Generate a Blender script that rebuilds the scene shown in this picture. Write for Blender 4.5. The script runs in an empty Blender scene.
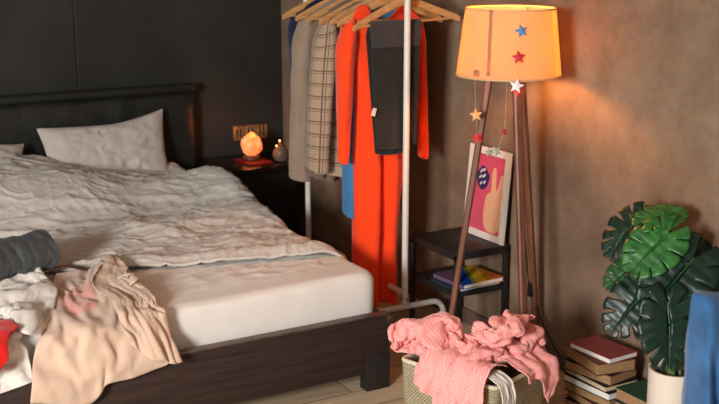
import bpy, bmesh, math, random
import numpy as np
from mathutils import Vector, Matrix, noise
S = bpy.context.scene
COL = S.collection
CLOTH = {}
# cloth shapes: per cloth rows, columns, step in mm, then along each row the x, y, z steps from point to point (first point of a row: from the row before)
CLOTH['duvet'] = (62, 78, 2, [
194,1915,222,12,-1,1,12,-1,3,10,-1,5,12,-1,-3,12,-2,0,12,-2,-1,12,-2,-3,11,-1,-2,12,-2,-1,12,-2,-3,11,-1,-2,12,-1,-2,12,-2,0,12,-2,2,12,-5,0,11,-4,0,12,-5,0,12,-5,0,12,-5,0,11,-5,-1,12,-5,0,12,-4,0,12,-5,0,12,-6,1,12,-7,1,12,-6,1,12,-6,1,12,-7,-1,12,-6,1,12,-6,0,12,-7,0,11,-7,1,12,-4,0,12,-4,1,12,-4,-1,12,-3,-1,11,-4,-1,12,-4,0,12,-3,-1,12,-4,0,12,-3,0,12,-4,1,12,-2,1,12,-4,0,12,-3,1,12,-3,0,12,-3,0,12,-3,0,11,-2,0,12,-3,-1,12,-3,0,12,-4,0,13,-2,0,12,-3,-1,12,-3,0,12,-3,0,12,-3,0,12,-3,0,12,-3,1,12,-2,2,12,-2,1,12,-2,-3,11,-2,-5,9,-2,-8,6,-2,-11,8,-1,-9,8,-1,-10,7,0,-10,11,3,-14,16,4,-17,19,4,-17,24,5,-17,29,6,-16,16,8,-31,-3,5,-16,-2,7,-9,-5,6,-9,
0,10,-1,12,-1,2,12,-1,2,11,-1,4,12,-1,-1,12,-2,1,12,-2,-2,11,-2,-1,11,-1,-4,12,-2,-1,12,-2,-2,12,-1,-1,11,-1,-1,12,-2,0,12,-2,0,12,-4,0,12,-5,-1,11,-5,0,12,-5,0,12,-4,0,12,-5,1,11,-5,-3,12,-4,0,12,-5,1,12,-7,0,12,-6,2,12,-6,0,12,-6,1,12,-6,0,12,-7,1,12,-6,0,11,-6,0,12,-7,2,12,-5,0,12,-3,1,12,-4,-1,12,-3,-1,11,-4,-2,12,-3,0,12,-4,0,12,-4,-1,12,-3,1,12,-3,0,12,-3,1,12,-3,1,11,-3,1,12,-3,-1,12,-3,0,12,-3,0,12,-3,0,12,-3,1,12,-3,0,12,-3,1,12,-3,-2,12,-3,2,12,-2,1,12,-3,0,12,-2,-4,12,-3,1,12,-3,1,12,-2,1,12,-2,0,12,-3,-1,11,-2,-7,10,-2,-6,4,-1,-12,6,-2,-10,9,0,-9,9,-1,-9,11,3,-13,18,3,-13,18,5,-20,22,5,-21,29,5,-13,15,9,-29,-1,5,-14,-7,5,-9,-6,5,-9,
0,10,0,12,-1,1,12,-1,3,11,-1,3,12,-2,0,12,-1,0,12,-2,0,11,-2,-3,12,-2,-1,11,-1,-3,12,-2,-1,12,-1,-2,12,-1,-1,11,-2,0,12,-2,1,12,-4,0,12,-5,-1,12,-5,0,11,-5,1,12,-4,-1,12,-4,-1,12,-5,-1,12,-5,0,11,-4,0,12,-7,0,12,-6,-1,12,-6,1,12,-6,2,12,-6,0,12,-6,1,11,-6,1,12,-7,0,12,-6,1,12,-4,1,12,-4,1,12,-4,1,11,-4,0,12,-3,-2,12,-3,-2,12,-4,-1,12,-3,0,12,-4,0,12,-3,0,12,-3,1,11,-3,1,12,-3,0,12,-2,1,12,-3,1,12,-3,-2,12,-3,0,12,-3,2,12,-2,-1,11,-3,1,12,-3,2,12,-3,-3,13,-3,1,11,-3,1,12,-2,0,12,-3,-1,12,-2,-1,12,-2,1,12,-3,0,12,-2,-1,11,-2,-6,11,-3,-6,3,-1,-11,11,-4,-5,10,-1,-7,9,-2,-7,11,3,-13,13,7,-21,13,4,-25,24,6,-15,28,5,-11,15,8,-29,0,6,-14,-3,5,-10,-2,5,-11,
1,11,0,11,-2,1,12,-1,2,12,-1,2,12,-2,1,11,-1,0,12,-2,0,12,-2,-2,11,-1,-2,12,-2,-1,11,-1,-3,12,-2,0,12,-1,-1,12,-2,1,12,-2,1,12,-4,0,11,-5,-1,12,-4,-1,12,-5,0,11,-5,2,12,-4,-2,12,-4,-1,12,-5,-1,12,-5,-1,11,-6,0,12,-6,-1,12,-6,0,12,-6,1,12,-6,1,12,-6,1,12,-6,1,11,-6,2,12,-6,0,12,-4,2,12,-4,0,12,-4,1,11,-4,0,12,-3,-2,12,-3,-1,12,-4,-1,12,-3,-1,12,-3,0,11,-4,1,12,-2,0,12,-3,3,12,-3,0,12,-3,-2,12,-3,0,12,-2,2,12,-3,0,12,-3,-2,11,-3,3,12,-3,2,12,-3,-2,12,-2,-1,12,-3,-1,12,-2,-1,12,-3,0,12,-2,0,12,-3,1,12,-2,1,12,-3,0,12,-2,-1,10,-2,-5,10,-2,-7,9,-2,-8,6,-3,-11,12,-2,0,10,-3,-6,9,4,-17,5,4,-26,22,6,-14,21,6,-17,29,6,-12,16,9,-30,7,3,-15,0,3,-12,0,3,-11,
0,10,-1,12,-2,1,11,-1,2,12,-1,2,12,-2,1,12,-1,0,11,-2,0,12,-1,-2,12,-2,-1,11,-1,-2,12,-2,0,11,-2,-2,12,-1,-1,12,-2,3,12,-2,0,12,-4,-1,11,-5,1,12,-4,-1,12,-4,-2,12,-5,1,11,-5,0,12,-4,-1,12,-4,0,12,-5,0,11,-6,-3,12,-6,-1,12,-6,1,12,-5,0,12,-6,1,12,-6,1,12,-6,1,12,-6,2,11,-6,1,12,-4,0,12,-4,1,12,-4,1,12,-3,0,11,-3,0,12,-4,-1,12,-3,-2,12,-3,0,12,-4,-1,12,-3,0,11,-3,5,11,-2,-5,12,-3,0,12,-3,3,12,-3,-2,13,-3,0,11,-3,1,12,-2,0,12,-3,1,12,-3,2,12,-3,-1,12,-2,-1,12,-3,-1,12,-2,0,12,-3,-1,11,-2,0,12,-3,1,12,-2,0,12,-2,1,12,-2,-1,11,-2,-6,10,-3,-6,5,-2,-11,9,-3,-8,11,-3,-5,12,-1,-1,7,4,-18,7,4,-26,22,5,-16,27,7,-12,28,6,-17,11,10,-32,7,2,-12,8,0,-9,-2,4,-12,
0,10,0,12,-2,1,12,-1,1,11,-2,2,12,-1,1,12,-1,0,12,-2,0,11,-1,-1,12,-2,-2,11,-1,-1,12,-2,-2,12,-2,1,11,-1,-1,12,-2,3,12,-2,-1,12,-4,0,12,-4,-1,11,-5,-1,12,-4,0,12,-5,0,12,-4,0,11,-5,2,12,-3,-3,12,-4,-1,11,-6,-1,12,-6,-1,12,-6,0,12,-6,-1,12,-6,1,12,-5,3,11,-6,2,12,-6,-1,12,-7,1,12,-3,3,12,-4,1,12,-3,-2,12,-4,2,11,-4,2,12,-3,-1,12,-3,-2,12,-3,-2,11,-3,-1,12,-4,1,12,-3,-1,11,-3,4,12,-2,-4,12,-2,0,12,-3,3,12,-3,-2,12,-3,0,12,-3,1,12,-2,1,11,-3,2,12,-3,-1,12,-2,-1,12,-3,-1,12,-2,0,12,-3,-1,12,-2,0,12,-2,-1,12,-3,2,12,-1,-1,12,-3,-1,11,-2,-5,9,-2,-6,6,-3,-11,10,-2,-5,10,-2,-6,11,-2,-7,3,2,-21,15,6,-21,23,6,-17,26,6,-13,26,6,-15,19,6,-26,5,2,-12,0,3,-12,3,4,-11,
1,10,1,11,-2,0,12,-1,1,12,-2,1,11,-1,1,12,-1,1,12,-2,-1,12,-1,-1,11,-2,2,12,-1,0,12,-2,-2,11,-1,-3,12,-2,1,11,-2,0,12,-1,1,12,-5,-1,12,-4,-1,11,-4,-1,12,-5,-1,12,-4,0,12,-5,1,11,-4,4,12,-5,0,11,-4,-1,12,-5,-1,12,-6,-2,12,-5,-2,11,-6,-4,13,-6,1,12,-5,1,11,-6,2,12,-5,4,12,-6,-2,12,-5,1,12,-3,4,12,-3,1,11,-3,-4,12,-4,1,12,-4,1,12,-3,1,11,-3,-2,12,-3,-1,12,-3,-1,12,-3,0,12,-3,1,11,-2,3,12,-3,0,12,-2,-3,12,-3,0,12,-3,1,12,-3,1,11,-3,2,12,-3,1,12,-2,0,12,-3,-1,12,-2,-1,12,-3,1,12,-2,-3,12,-2,1,12,-2,-2,12,-2,-1,12,-2,3,12,-2,-2,10,-2,-6,10,-2,-6,7,-3,-11,6,-2,-10,9,-3,-8,10,-1,-7,9,3,-18,18,6,-17,18,5,-17,22,4,-16,26,6,-16,28,6,-20,-2,4,-13,3,3,-11,3,3,-11,
0,9,1,11,-1,0,12,-1,-1,12,-2,1,12,-1,1,11,-1,1,12,-2,0,12,-1,1,11,-2,-3,12,-2,-1,12,-1,-1,11,-1,1,12,-2,0,12,-2,0,12,-1,0,11,-5,0,12,-4,-1,12,-4,-1,11,-4,-1,12,-4,0,11,-4,4,12,-5,1,11,-5,-3,12,-4,-2,11,-6,-1,12,-5,-2,12,-6,-1,12,-5,0,12,-5,0,12,-6,1,12,-5,2,12,-6,1,12,-6,1,12,-4,1,12,-4,0,12,-2,5,12,-3,1,11,-2,-4,12,-4,0,12,-3,0,11,-4,0,12,-4,-1,12,-3,-1,12,-3,-1,12,-2,1,11,-3,1,12,-2,1,12,-3,0,12,-3,0,12,-2,1,12,-3,1,11,-3,2,12,-3,1,12,-2,1,12,-3,-1,12,-2,-1,11,-3,-2,12,-2,1,12,-2,-3,12,-2,2,12,-2,-2,12,-2,-1,12,-2,0,11,-2,-5,10,-2,-7,8,-2,-10,7,-2,-10,8,-2,-9,7,-3,-10,14,3,-10,15,5,-15,19,4,-16,20,7,-22,27,5,-19,24,6,-21,8,3,-9,0,4,-11,1,3,-11,
0,10,1,12,-1,-1,11,-1,0,12,-2,-1,12,-1,1,12,-2,1,11,-1,1,12,-2,-2,12,-1,-1,11,-2,-1,12,-1,0,12,-1,-1,11,-2,1,12,-1,1,12,-2,0,12,-4,0,11,-4,-1,12,-5,-2,11,-4,-1,12,-4,2,12,-4,-1,11,-4,1,12,-4,3,11,-5,-3,12,-6,-1,11,-5,-1,12,-6,-1,12,-5,-1,13,-5,0,11,-5,-1,12,-6,1,12,-6,1,11,-5,4,12,-4,2,12,-3,-2,12,-3,0,11,-3,5,12,-3,1,12,-4,1,12,-3,0,12,-3,-1,12,-3,-3,12,-3,-2,12,-3,-1,11,-3,0,12,-2,1,12,-3,1,12,-2,1,12,-3,0,12,-3,1,11,-2,1,12,-3,2,12,-3,2,12,-2,0,11,-2,-2,12,-2,-1,12,-3,-2,12,-3,-1,12,-2,0,11,-2,-2,12,-1,4,12,-2,0,12,-2,-3,11,-2,-7,10,-3,-6,6,-2,-11,6,-3,-11,7,-2,-9,11,-1,-5,8,2,-14,23,3,-6,22,4,-19,20,9,-24,27,4,-17,21,7,-22,6,3,-11,2,4,-11,1,3,-11,
0,10,1,12,-1,-1,12,-2,0,11,-1,-1,12,-1,0,12,-2,0,12,-1,0,11,-2,2,12,-1,-1,12,-2,-1,11,-1,-1,12,-1,-1,12,-2,-1,11,-1,0,12,-2,1,12,-4,1,11,-4,-1,12,-4,-2,12,-4,-1,11,-4,-1,12,-4,1,11,-4,3,12,-5,-1,12,-4,1,11,-5,-1,12,-6,-1,12,-5,0,11,-6,-1,12,-5,0,12,-5,-1,12,-5,-1,12,-6,1,12,-5,1,11,-4,2,11,-3,5,12,-3,-4,12,-4,-1,12,-4,1,12,-3,0,12,-3,0,12,-3,0,12,-2,0,12,-3,-1,11,-3,1,12,-2,1,12,-3,1,12,-2,1,12,-3,1,11,-2,1,12,-3,-1,12,-2,3,12,-2,-1,12,-2,1,11,-3,0,12,-2,0,12,-3,-3,12,-3,-1,12,-3,-1,11,-2,-1,12,-2,1,12,-2,-3,11,-1,4,13,-2,-1,10,-2,-8,10,-2,-6,7,-2,-10,5,-2,-11,7,-2,-10,12,-1,-1,5,0,-17,25,3,-11,29,4,-11,16,9,-25,20,3,-23,22,8,-20,10,4,-6,2,3,-12,1,4,-11,
0,10,-1,12,-2,1,12,-1,0,12,-1,0,11,-1,-1,12,-2,-1,12,-1,2,11,-2,-4,12,-2,-1,11,-1,-1,12,-1,0,12,-2,0,12,-1,0,11,-1,2,12,-2,0,12,-4,-1,11,-4,0,12,-4,0,12,-3,-1,11,-4,1,12,-4,0,11,-4,-2,12,-5,1,12,-4,1,11,-5,2,12,-6,0,12,-5,0,12,-5,-2,11,-6,-1,12,-5,-1,12,-5,0,12,-5,0,12,-5,0,12,-4,2,11,-4,2,12,-3,3,11,-3,-3,12,-3,-1,12,-3,0,12,-3,-1,12,-3,0,11,-3,0,12,-3,0,12,-2,1,12,-3,1,12,-2,1,12,-3,1,12,-2,-1,11,-3,0,12,-2,1,12,-3,2,12,-1,4,11,-3,1,12,-2,-3,12,-2,-2,11,-3,-2,12,-2,-1,12,-3,-2,12,-2,0,12,-3,-1,11,-2,2,12,-2,-4,12,-2,0,12,-1,0,8,-2,-9,8,-2,-9,5,-2,-11,5,-2,-11,12,-1,-1,7,1,-18,25,3,-11,26,3,-8,24,4,-15,12,7,-28,25,8,-21,6,5,-11,6,4,-11,1,4,-11,
0,9,0,12,-1,1,12,-1,1,12,-2,0,12,-1,0,11,-1,-1,12,-2,-4,11,-1,-2,12,-2,-1,11,-1,0,12,-1,0,12,-2,0,12,-1,0,11,-1,1,12,-2,0,12,-4,1,11,-3,-1,12,-4,1,12,-4,-1,11,-4,-1,12,-4,0,12,-4,1,11,-4,-1,12,-4,1,11,-5,3,12,-6,0,12,-5,1,12,-5,-2,11,-5,-1,12,-5,-1,12,-5,-1,12,-6,0,12,-5,3,12,-3,2,12,-4,-2,11,-3,4,11,-3,-2,12,-3,-1,12,-3,0,12,-3,-1,11,-3,-1,12,-3,0,12,-3,0,12,-2,0,12,-2,1,12,-3,2,12,-2,1,12,-3,-2,11,-2,0,12,-3,1,12,-2,1,12,-2,1,12,-2,1,11,-2,4,11,-2,-5,12,-3,-2,12,-2,-1,12,-2,0,11,-2,-2,12,-3,0,12,-2,-2,12,-2,0,12,-2,0,11,-2,-5,11,-1,-2,4,-2,-11,6,-2,-11,6,-2,-10,10,-2,-6,10,2,-16,19,1,-12,24,4,-3,27,3,-10,13,8,-30,23,7,-28,12,6,-6,4,4,-11,2,4,-11,
0,10,0,12,-1,1,12,-1,1,12,-2,0,12,-1,-1,11,-1,-3,12,-2,-1,11,-1,-2,12,-2,-2,12,-1,0,12,-1,0,11,-2,1,12,-1,1,12,-1,-1,11,-2,0,12,-3,1,12,-4,0,11,-4,0,12,-4,2,11,-4,-2,12,-3,-1,12,-4,0,11,-4,2,12,-4,-2,12,-5,2,11,-5,3,12,-6,-2,12,-5,1,11,-5,-2,12,-5,1,11,-5,-4,12,-5,1,12,-5,3,12,-4,-2,12,-3,4,12,-3,-1,11,-3,2,12,-3,0,12,-3,-2,12,-3,-1,11,-3,0,12,-3,0,12,-2,0,12,-3,0,12,-2,0,12,-2,1,12,-3,1,11,-2,2,12,-2,-3,12,-3,1,12,-2,1,12,-2,2,11,-2,1,12,-3,-3,12,-1,3,11,-3,-4,11,-2,-2,12,-2,0,12,-2,1,11,-2,-3,12,-2,-1,12,-2,0,12,-2,-1,12,-3,0,9,-1,-8,10,-2,-7,3,-1,-11,8,-2,-10,6,-2,-10,10,1,-13,16,1,-15,25,4,-3,31,3,-6,12,8,-30,19,7,-28,12,5,-6,2,4,-11,7,5,-9,
1,10,0,12,-1,0,12,-2,2,12,-1,1,11,-1,-3,12,-1,-2,11,-2,-2,12,-1,-2,11,-2,0,12,-1,-2,12,-1,0,12,-2,1,11,-1,1,12,-1,2,11,-2,-2,12,-3,1,12,-4,0,11,-4,1,12,-4,0,12,-3,1,11,-4,-2,12,-4,2,11,-4,-3,12,-4,2,11,-5,-1,12,-4,4,11,-5,-3,12,-5,0,12,-5,-1,12,-6,-1,12,-4,2,11,-5,0,12,-6,-1,12,-3,0,12,-3,1,11,-3,2,12,-3,2,12,-3,-1,12,-3,1,11,-3,-3,12,-2,0,12,-3,1,12,-3,2,12,-2,0,12,-2,-2,11,-3,0,12,-2,1,12,-2,0,12,-3,2,12,-2,-3,11,-2,0,12,-3,0,12,-2,0,12,-2,0,12,-2,0,11,-2,3,11,-2,-5,12,-1,0,12,-3,0,12,-2,1,11,-3,2,12,-3,1,12,-1,-2,11,-2,-4,9,-1,-7,10,-1,-8,6,-2,-10,5,-2,-11,4,-1,-11,10,1,-13,18,1,-16,27,2,-9,29,5,3,12,7,-27,16,6,-27,10,6,-11,6,5,-9,9,4,-8,
0,10,0,12,-1,0,13,-1,0,11,-2,2,12,-1,0,11,-1,-5,11,-2,-2,12,-1,-1,12,-2,-1,11,-2,2,12,0,-2,12,-2,-1,11,-1,3,12,-1,0,12,-1,-1,11,-4,1,12,-4,0,11,-4,4,12,-4,0,12,-3,-3,11,-4,2,12,-3,-3,11,-4,-1,12,-4,0,12,-4,1,11,-5,3,12,-5,-2,11,-5,-2,12,-5,0,12,-5,-1,11,-5,-1,12,-5,0,12,-5,1,12,-3,2,12,-3,0,11,-3,1,12,-2,1,11,-3,4,12,-4,-2,12,-3,-2,12,-2,1,12,-3,1,12,-2,2,12,-2,0,12,-2,1,12,-3,1,11,-2,-4,12,-2,0,12,-3,0,12,-2,2,11,-3,-4,12,-2,0,12,-2,-1,12,-2,0,11,-2,0,12,-3,0,10,-2,7,12,-2,0,12,-2,0,12,-2,0,12,-2,0,10,-3,-6,12,-1,-1,11,-2,-5,12,-1,-2,5,-1,-11,5,-1,-10,6,-2,-11,5,-2,-11,13,1,-14,17,1,-15,24,2,-10,26,5,4,26,2,-16,6,11,-32,12,6,-12,6,5,-10,10,3,-6,
1,10,0,12,-1,-1,12,-2,0,12,-1,1,11,-2,-1,12,-1,1,11,-1,-6,11,-2,-1,12,-1,3,12,-2,2,11,-2,0,12,-1,0,11,0,-4,12,-1,0,12,-1,0,12,-4,1,11,-4,3,11,-4,-2,12,-3,1,12,-4,2,11,-3,-3,12,-4,-1,12,-3,1,12,-3,-2,11,-4,3,11,-5,-3,12,-5,-1,11,-6,1,12,-5,-1,12,-5,-1,11,-5,-1,12,-5,0,12,-4,1,12,-4,2,12,-2,1,11,-3,0,12,-3,1,11,-2,4,12,-4,-3,12,-3,2,12,-2,-1,12,-3,4,12,-2,4,12,-2,2,12,-3,2,12,-1,-2,11,-1,-6,11,-3,-2,12,-3,1,12,-2,-2,12,-3,1,12,-2,-3,12,-2,-1,11,-2,0,12,-2,-1,12,-3,1,12,-2,5,10,-3,-5,12,-3,-1,12,-2,0,12,-3,0,11,0,5,9,-1,-7,12,-1,-2,11,-2,-5,11,-2,-4,6,-1,-11,5,-2,-10,2,0,-12,8,1,-16,17,1,-15,21,2,-12,29,4,5,32,2,-13,3,11,-33,10,6,-12,11,3,-4,8,5,-8,
1,10,-1,12,-1,0,11,-2,-1,12,-1,1,12,-2,1,11,-2,-3,12,-1,1,11,-1,-5,11,-2,-1,12,-3,-1,12,-1,1,11,0,3,12,0,3,11,-2,0,12,0,-3,11,-4,3,11,-4,-3,12,-3,1,12,-4,1,12,-3,1,12,-3,-1,12,-4,-1,11,-3,-2,12,-3,0,11,-4,3,12,-5,-4,11,-5,-2,11,-5,0,12,-5,1,12,-6,-1,12,-4,1,11,-5,0,12,-4,-1,12,-4,2,12,-2,1,11,-3,0,11,-3,5,11,-3,-3,12,-3,3,12,-2,-1,12,-3,1,12,-2,3,13,-3,1,12,-2,3,12,-2,5,12,-2,0,11,-2,-3,12,-2,-3,11,-2,-5,12,-2,1,12,-3,-1,12,-2,-1,12,-2,-2,11,-2,-1,12,-2,-1,11,-3,5,12,-3,-5,12,-2,0,11,-3,1,12,-2,-1,12,-2,-1,12,-2,0,10,-1,5,10,0,-8,11,-3,0,6,-1,-11,6,-1,-10,6,-2,-10,9,0,-8,3,2,-18,17,1,-16,23,1,-14,30,4,3,33,2,-6,0,11,-32,15,2,-7,7,6,-7,7,5,-8,
1,10,0,11,-2,-1,12,-1,2,12,-1,1,11,-2,-3,12,-2,1,12,-1,-4,11,-1,4,12,-3,-2,10,-1,-6,12,-2,1,11,0,-1,12,-2,1,12,0,2,11,0,3,11,-5,-3,11,-3,1,12,-3,0,12,-3,1,12,-4,1,12,-3,0,11,-3,-3,12,-3,-1,12,-3,0,12,-5,1,11,-4,2,12,-5,-2,10,-5,-4,12,-5,1,12,-5,-2,11,-5,1,12,-4,1,12,-5,0,12,-3,1,12,-2,0,11,-3,3,12,-2,3,11,-3,-2,12,-3,2,11,-3,2,12,-3,1,11,-3,5,12,-2,0,13,-2,1,12,-2,4,12,-2,-3,11,-2,-3,12,-1,-2,12,-2,-2,12,-3,0,12,-2,0,12,-2,0,12,-2,-3,11,-2,-1,12,-3,2,11,-3,-3,12,-2,4,12,-3,0,11,-2,1,12,-3,0,12,-1,-3,11,-2,-3,12,-1,0,12,-2,4,6,0,-11,11,-2,-5,6,-2,-10,3,0,-12,6,-1,-10,7,2,-16,15,1,-17,23,1,-15,31,2,-3,33,4,5,2,11,-32,4,-2,-17,9,8,-2,11,2,4,
0,10,-2,12,-2,0,12,-1,2,11,-2,-1,12,-1,2,12,-2,-3,12,-2,2,10,-2,-5,12,-2,-2,9,-2,6,12,-2,0,12,-1,0,12,-1,0,10,2,-5,12,-2,-1,12,-3,4,11,-3,0,12,-3,1,12,-3,0,12,-3,-1,12,-3,0,11,-3,-2,12,-3,-1,12,-4,-1,12,-4,0,11,-4,3,12,-5,-1,10,-5,-5,12,-5,0,12,-4,0,11,-5,3,12,-4,-2,12,-5,0,11,-3,1,12,-2,1,13,-3,1,12,-3,1,10,-2,6,13,-2,0,11,-3,2,12,-2,2,12,-4,2,11,-2,2,13,-2,2,11,-3,2,11,-1,-3,12,-2,-2,12,-2,-2,12,-2,-2,12,-2,-1,11,-2,0,12,-2,0,12,-2,-2,12,-2,-1,12,-3,-2,12,-3,3,11,-3,-3,12,-2,1,12,-2,0,11,-3,1,12,-2,2,11,-1,-3,12,-2,3,11,-1,-5,12,-3,-1,7,1,-9,2,-1,-12,6,-1,-11,8,0,-8,4,2,-16,14,1,-20,24,1,-16,30,2,-5,31,3,8,18,2,-27,-14,4,-15,12,5,1,5,4,-9,
1,10,1,11,-2,-1,12,-2,0,12,-1,2,12,-2,-2,11,-1,-1,12,-2,-1,12,-1,-1,9,-4,5,12,-2,-1,10,-3,-6,12,0,-1,12,-1,1,11,2,5,11,0,-5,12,-4,0,11,-3,1,12,-3,1,12,-3,1,12,-3,0,11,-3,0,12,-3,0,12,-2,-1,12,-3,-2,11,-5,0,12,-4,2,11,-6,-4,12,-4,2,11,-5,-4,12,-4,1,11,-4,1,12,-4,2,11,-5,-2,12,-3,0,12,-3,2,13,-2,1,12,-3,1,12,-3,3,10,-1,7,12,-3,4,12,-3,2,12,-3,1,11,-2,1,12,-3,2,12,-1,0,12,-3,-1,11,-2,-1,12,-2,-1,12,-2,0,12,-1,-1,11,0,-5,12,-2,-2,12,-2,-1,12,-3,-1,12,-3,-1,12,-3,0,11,-2,0,12,-2,0,12,-2,2,12,-2,-2,11,-1,0,12,-2,0,11,-3,3,12,-2,-2,11,-2,-3,4,0,-11,6,-1,-11,6,0,-10,8,-1,-9,5,2,-16,11,2,-20,20,1,-17,28,1,-9,29,3,11,28,2,-18,-19,0,-16,6,3,-10,6,7,-8,
0,10,-1,12,-2,0,12,-2,2,11,-1,-2,12,-1,0,12,-1,-1,12,-2,1,9,-4,4,12,-2,-1,9,-4,-8,12,-1,-1,12,-1,3,11,0,-4,12,0,1,12,1,4,10,-3,-4,12,-3,1,12,-3,2,12,-3,0,12,-2,0,11,-3,1,12,-3,-2,12,-3,-1,11,-2,2,12,-4,1,11,-5,-4,12,-5,0,12,-4,1,11,-5,-3,12,-4,0,11,-5,1,12,-4,-1,12,-4,3,11,-3,-2,12,-3,1,13,-2,1,12,-3,2,11,-3,5,13,-2,1,10,-2,6,12,-4,-1,12,-2,3,12,-2,1,11,-2,3,11,-2,-4,12,-2,0,12,-2,0,12,-2,0,12,-2,4,11,-2,1,12,-2,0,12,-2,-1,12,-2,-2,12,-2,-1,12,-3,-1,12,-1,-1,11,-2,-2,12,-1,-2,12,-2,0,12,-1,-1,12,-2,0,11,-3,4,11,-2,-3,12,-2,-2,11,-2,-1,8,-1,-10,5,0,-10,3,-1,-12,6,0,-10,13,-1,-9,4,4,-20,16,2,-21,27,0,-14,30,3,12,32,2,-14,-22,1,-20,-1,-2,-11,10,-2,6,
0,7,6,12,0,-1,12,-1,-1,12,-1,0,12,-2,2,10,-5,4,12,0,-1,12,-1,-3,6,-5,-9,13,-1,-1,12,-1,2,11,-1,-4,12,0,-1,11,0,5,12,0,-5,12,-2,0,11,-2,1,12,-3,2,12,-3,0,11,-3,1,12,-3,0,12,-3,-2,11,-2,-1,12,-3,-1,12,-3,5,11,-5,0,12,-5,0,11,-3,-4,12,-4,-1,12,-5,0,12,-4,-1,11,-5,0,12,-4,0,12,-3,0,12,-3,1,11,-2,2,12,-3,2,12,-3,4,11,-2,5,12,-2,0,12,-3,3,12,-3,2,11,-2,3,12,-2,-2,11,-2,-2,12,-2,2,12,-2,-1,11,-2,0,12,-2,0,12,-2,0,12,-2,0,12,-2,0,12,-2,1,11,-1,0,12,-2,0,12,-2,-2,12,-2,0,12,-1,-1,12,-2,-1,12,-1,0,11,-3,3,11,-1,-2,12,-2,-1,12,-2,-1,12,-2,-2,4,-1,-11,5,0,-11,6,-1,-10,10,-4,-2,11,1,-12,4,5,-22,13,2,-23,24,1,-18,31,2,13,35,2,-14,-23,1,-22,7,-2,-8,11,-6,0,
0,-4,10,12,0,-1,11,1,1,13,1,0,12,1,1,11,1,-2,10,1,-6,7,-4,-9,13,-2,-2,11,-2,2,12,0,-3,12,-1,-1,11,-1,3,11,2,-4,13,0,-1,12,-2,0,11,-2,1,12,-4,2,12,-3,2,11,-3,-3,12,-2,0,12,-3,1,11,-3,-3,12,-2,-1,12,-4,0,12,-4,2,11,-5,4,11,-4,0,12,-5,0,12,-4,0,11,-5,0,12,-4,-1,12,-4,-1,12,-2,-1,11,-2,-3,12,-2,1,12,-3,2,10,-2,6,12,-2,5,11,-3,4,13,-3,2,12,-3,2,12,-2,0,11,-2,-1,12,-1,-1,12,-2,-3,12,-2,1,11,-2,0,12,-2,1,12,-2,0,12,-1,1,11,-2,-1,12,-2,-1,12,-2,0,12,-2,0,12,-2,2,11,-2,0,12,-2,0,12,-1,1,12,-2,1,12,-2,1,12,-2,-2,11,-2,-2,12,-2,-1,11,-1,-4,5,0,-11,6,-1,-11,8,-1,-8,11,-5,-1,9,2,-14,5,5,-21,12,2,-24,21,1,-22,31,2,14,34,3,-12,-15,-1,-27,11,-5,-4,8,-4,-6,
0,10,7,11,-1,0,12,1,-1,12,3,-1,11,1,-3,8,-2,-9,10,0,-6,13,-2,-2,11,-2,3,12,-2,0,12,1,-3,11,0,-1,12,-1,-1,12,0,1,12,1,-3,12,-1,-1,11,-3,1,11,-4,3,12,-3,-3,12,-2,0,12,-2,0,12,-3,-1,11,-3,-1,12,-3,1,12,-4,-1,11,-4,0,12,-4,0,11,-5,0,12,-5,0,11,-4,-1,11,-5,-1,12,-4,-1,12,-3,0,12,-2,1,12,-1,0,12,-3,2,12,-2,1,11,-2,2,11,-3,3,12,-2,4,12,-3,4,11,-2,4,12,-2,-1,12,-2,-1,12,-2,0,12,-2,0,11,-1,0,12,-2,0,12,-2,1,12,-2,1,11,-2,0,12,-2,0,12,-1,-1,12,-2,0,12,-2,0,12,-2,2,11,-1,1,12,-2,1,12,-2,-2,12,-2,0,12,-2,0,12,-2,0,11,-1,1,12,-2,-2,11,-2,-4,6,0,-11,5,-1,-10,11,-4,-2,10,-2,-7,8,3,-14,10,2,-21,12,3,-24,16,3,-25,30,2,14,34,2,-16,-9,-3,-29,8,-5,-5,12,-4,-1,
0,7,-8,9,2,6,12,2,0,12,1,-1,7,-2,-8,13,1,-3,11,1,-3,12,-1,0,12,-1,0,11,-2,0,12,-2,2,12,-1,-2,11,1,-4,12,0,-1,12,1,-1,12,-2,1,12,-2,0,12,-3,1,11,-5,1,11,-5,3,11,-4,1,12,-2,0,12,-3,0,12,-2,-1,12,-3,-1,12,-3,-2,12,-3,-1,11,-3,-4,12,-4,-1,11,-5,2,11,-4,-5,12,-4,2,11,-4,2,12,-2,1,12,-3,1,12,-2,1,11,-2,2,12,-2,1,12,-2,1,12,-1,-1,10,-2,6,13,-3,0,12,-2,0,12,-2,0,11,-1,0,12,-2,1,12,-2,-1,12,-2,0,12,-2,0,12,-2,2,11,-1,1,12,-2,0,12,-1,0,12,-2,0,12,-2,0,11,-1,0,12,-2,2,12,-2,1,12,-2,0,12,-2,0,12,-2,1,12,-2,0,11,-1,-1,12,-2,-3,11,-1,-3,10,-2,-8,8,-2,-8,1,-2,-12,9,-2,-7,6,0,-17,11,3,-20,12,4,-23,23,5,-19,32,1,14,29,2,-23,-4,-4,-29,11,-6,1,9,-3,-7,
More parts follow.
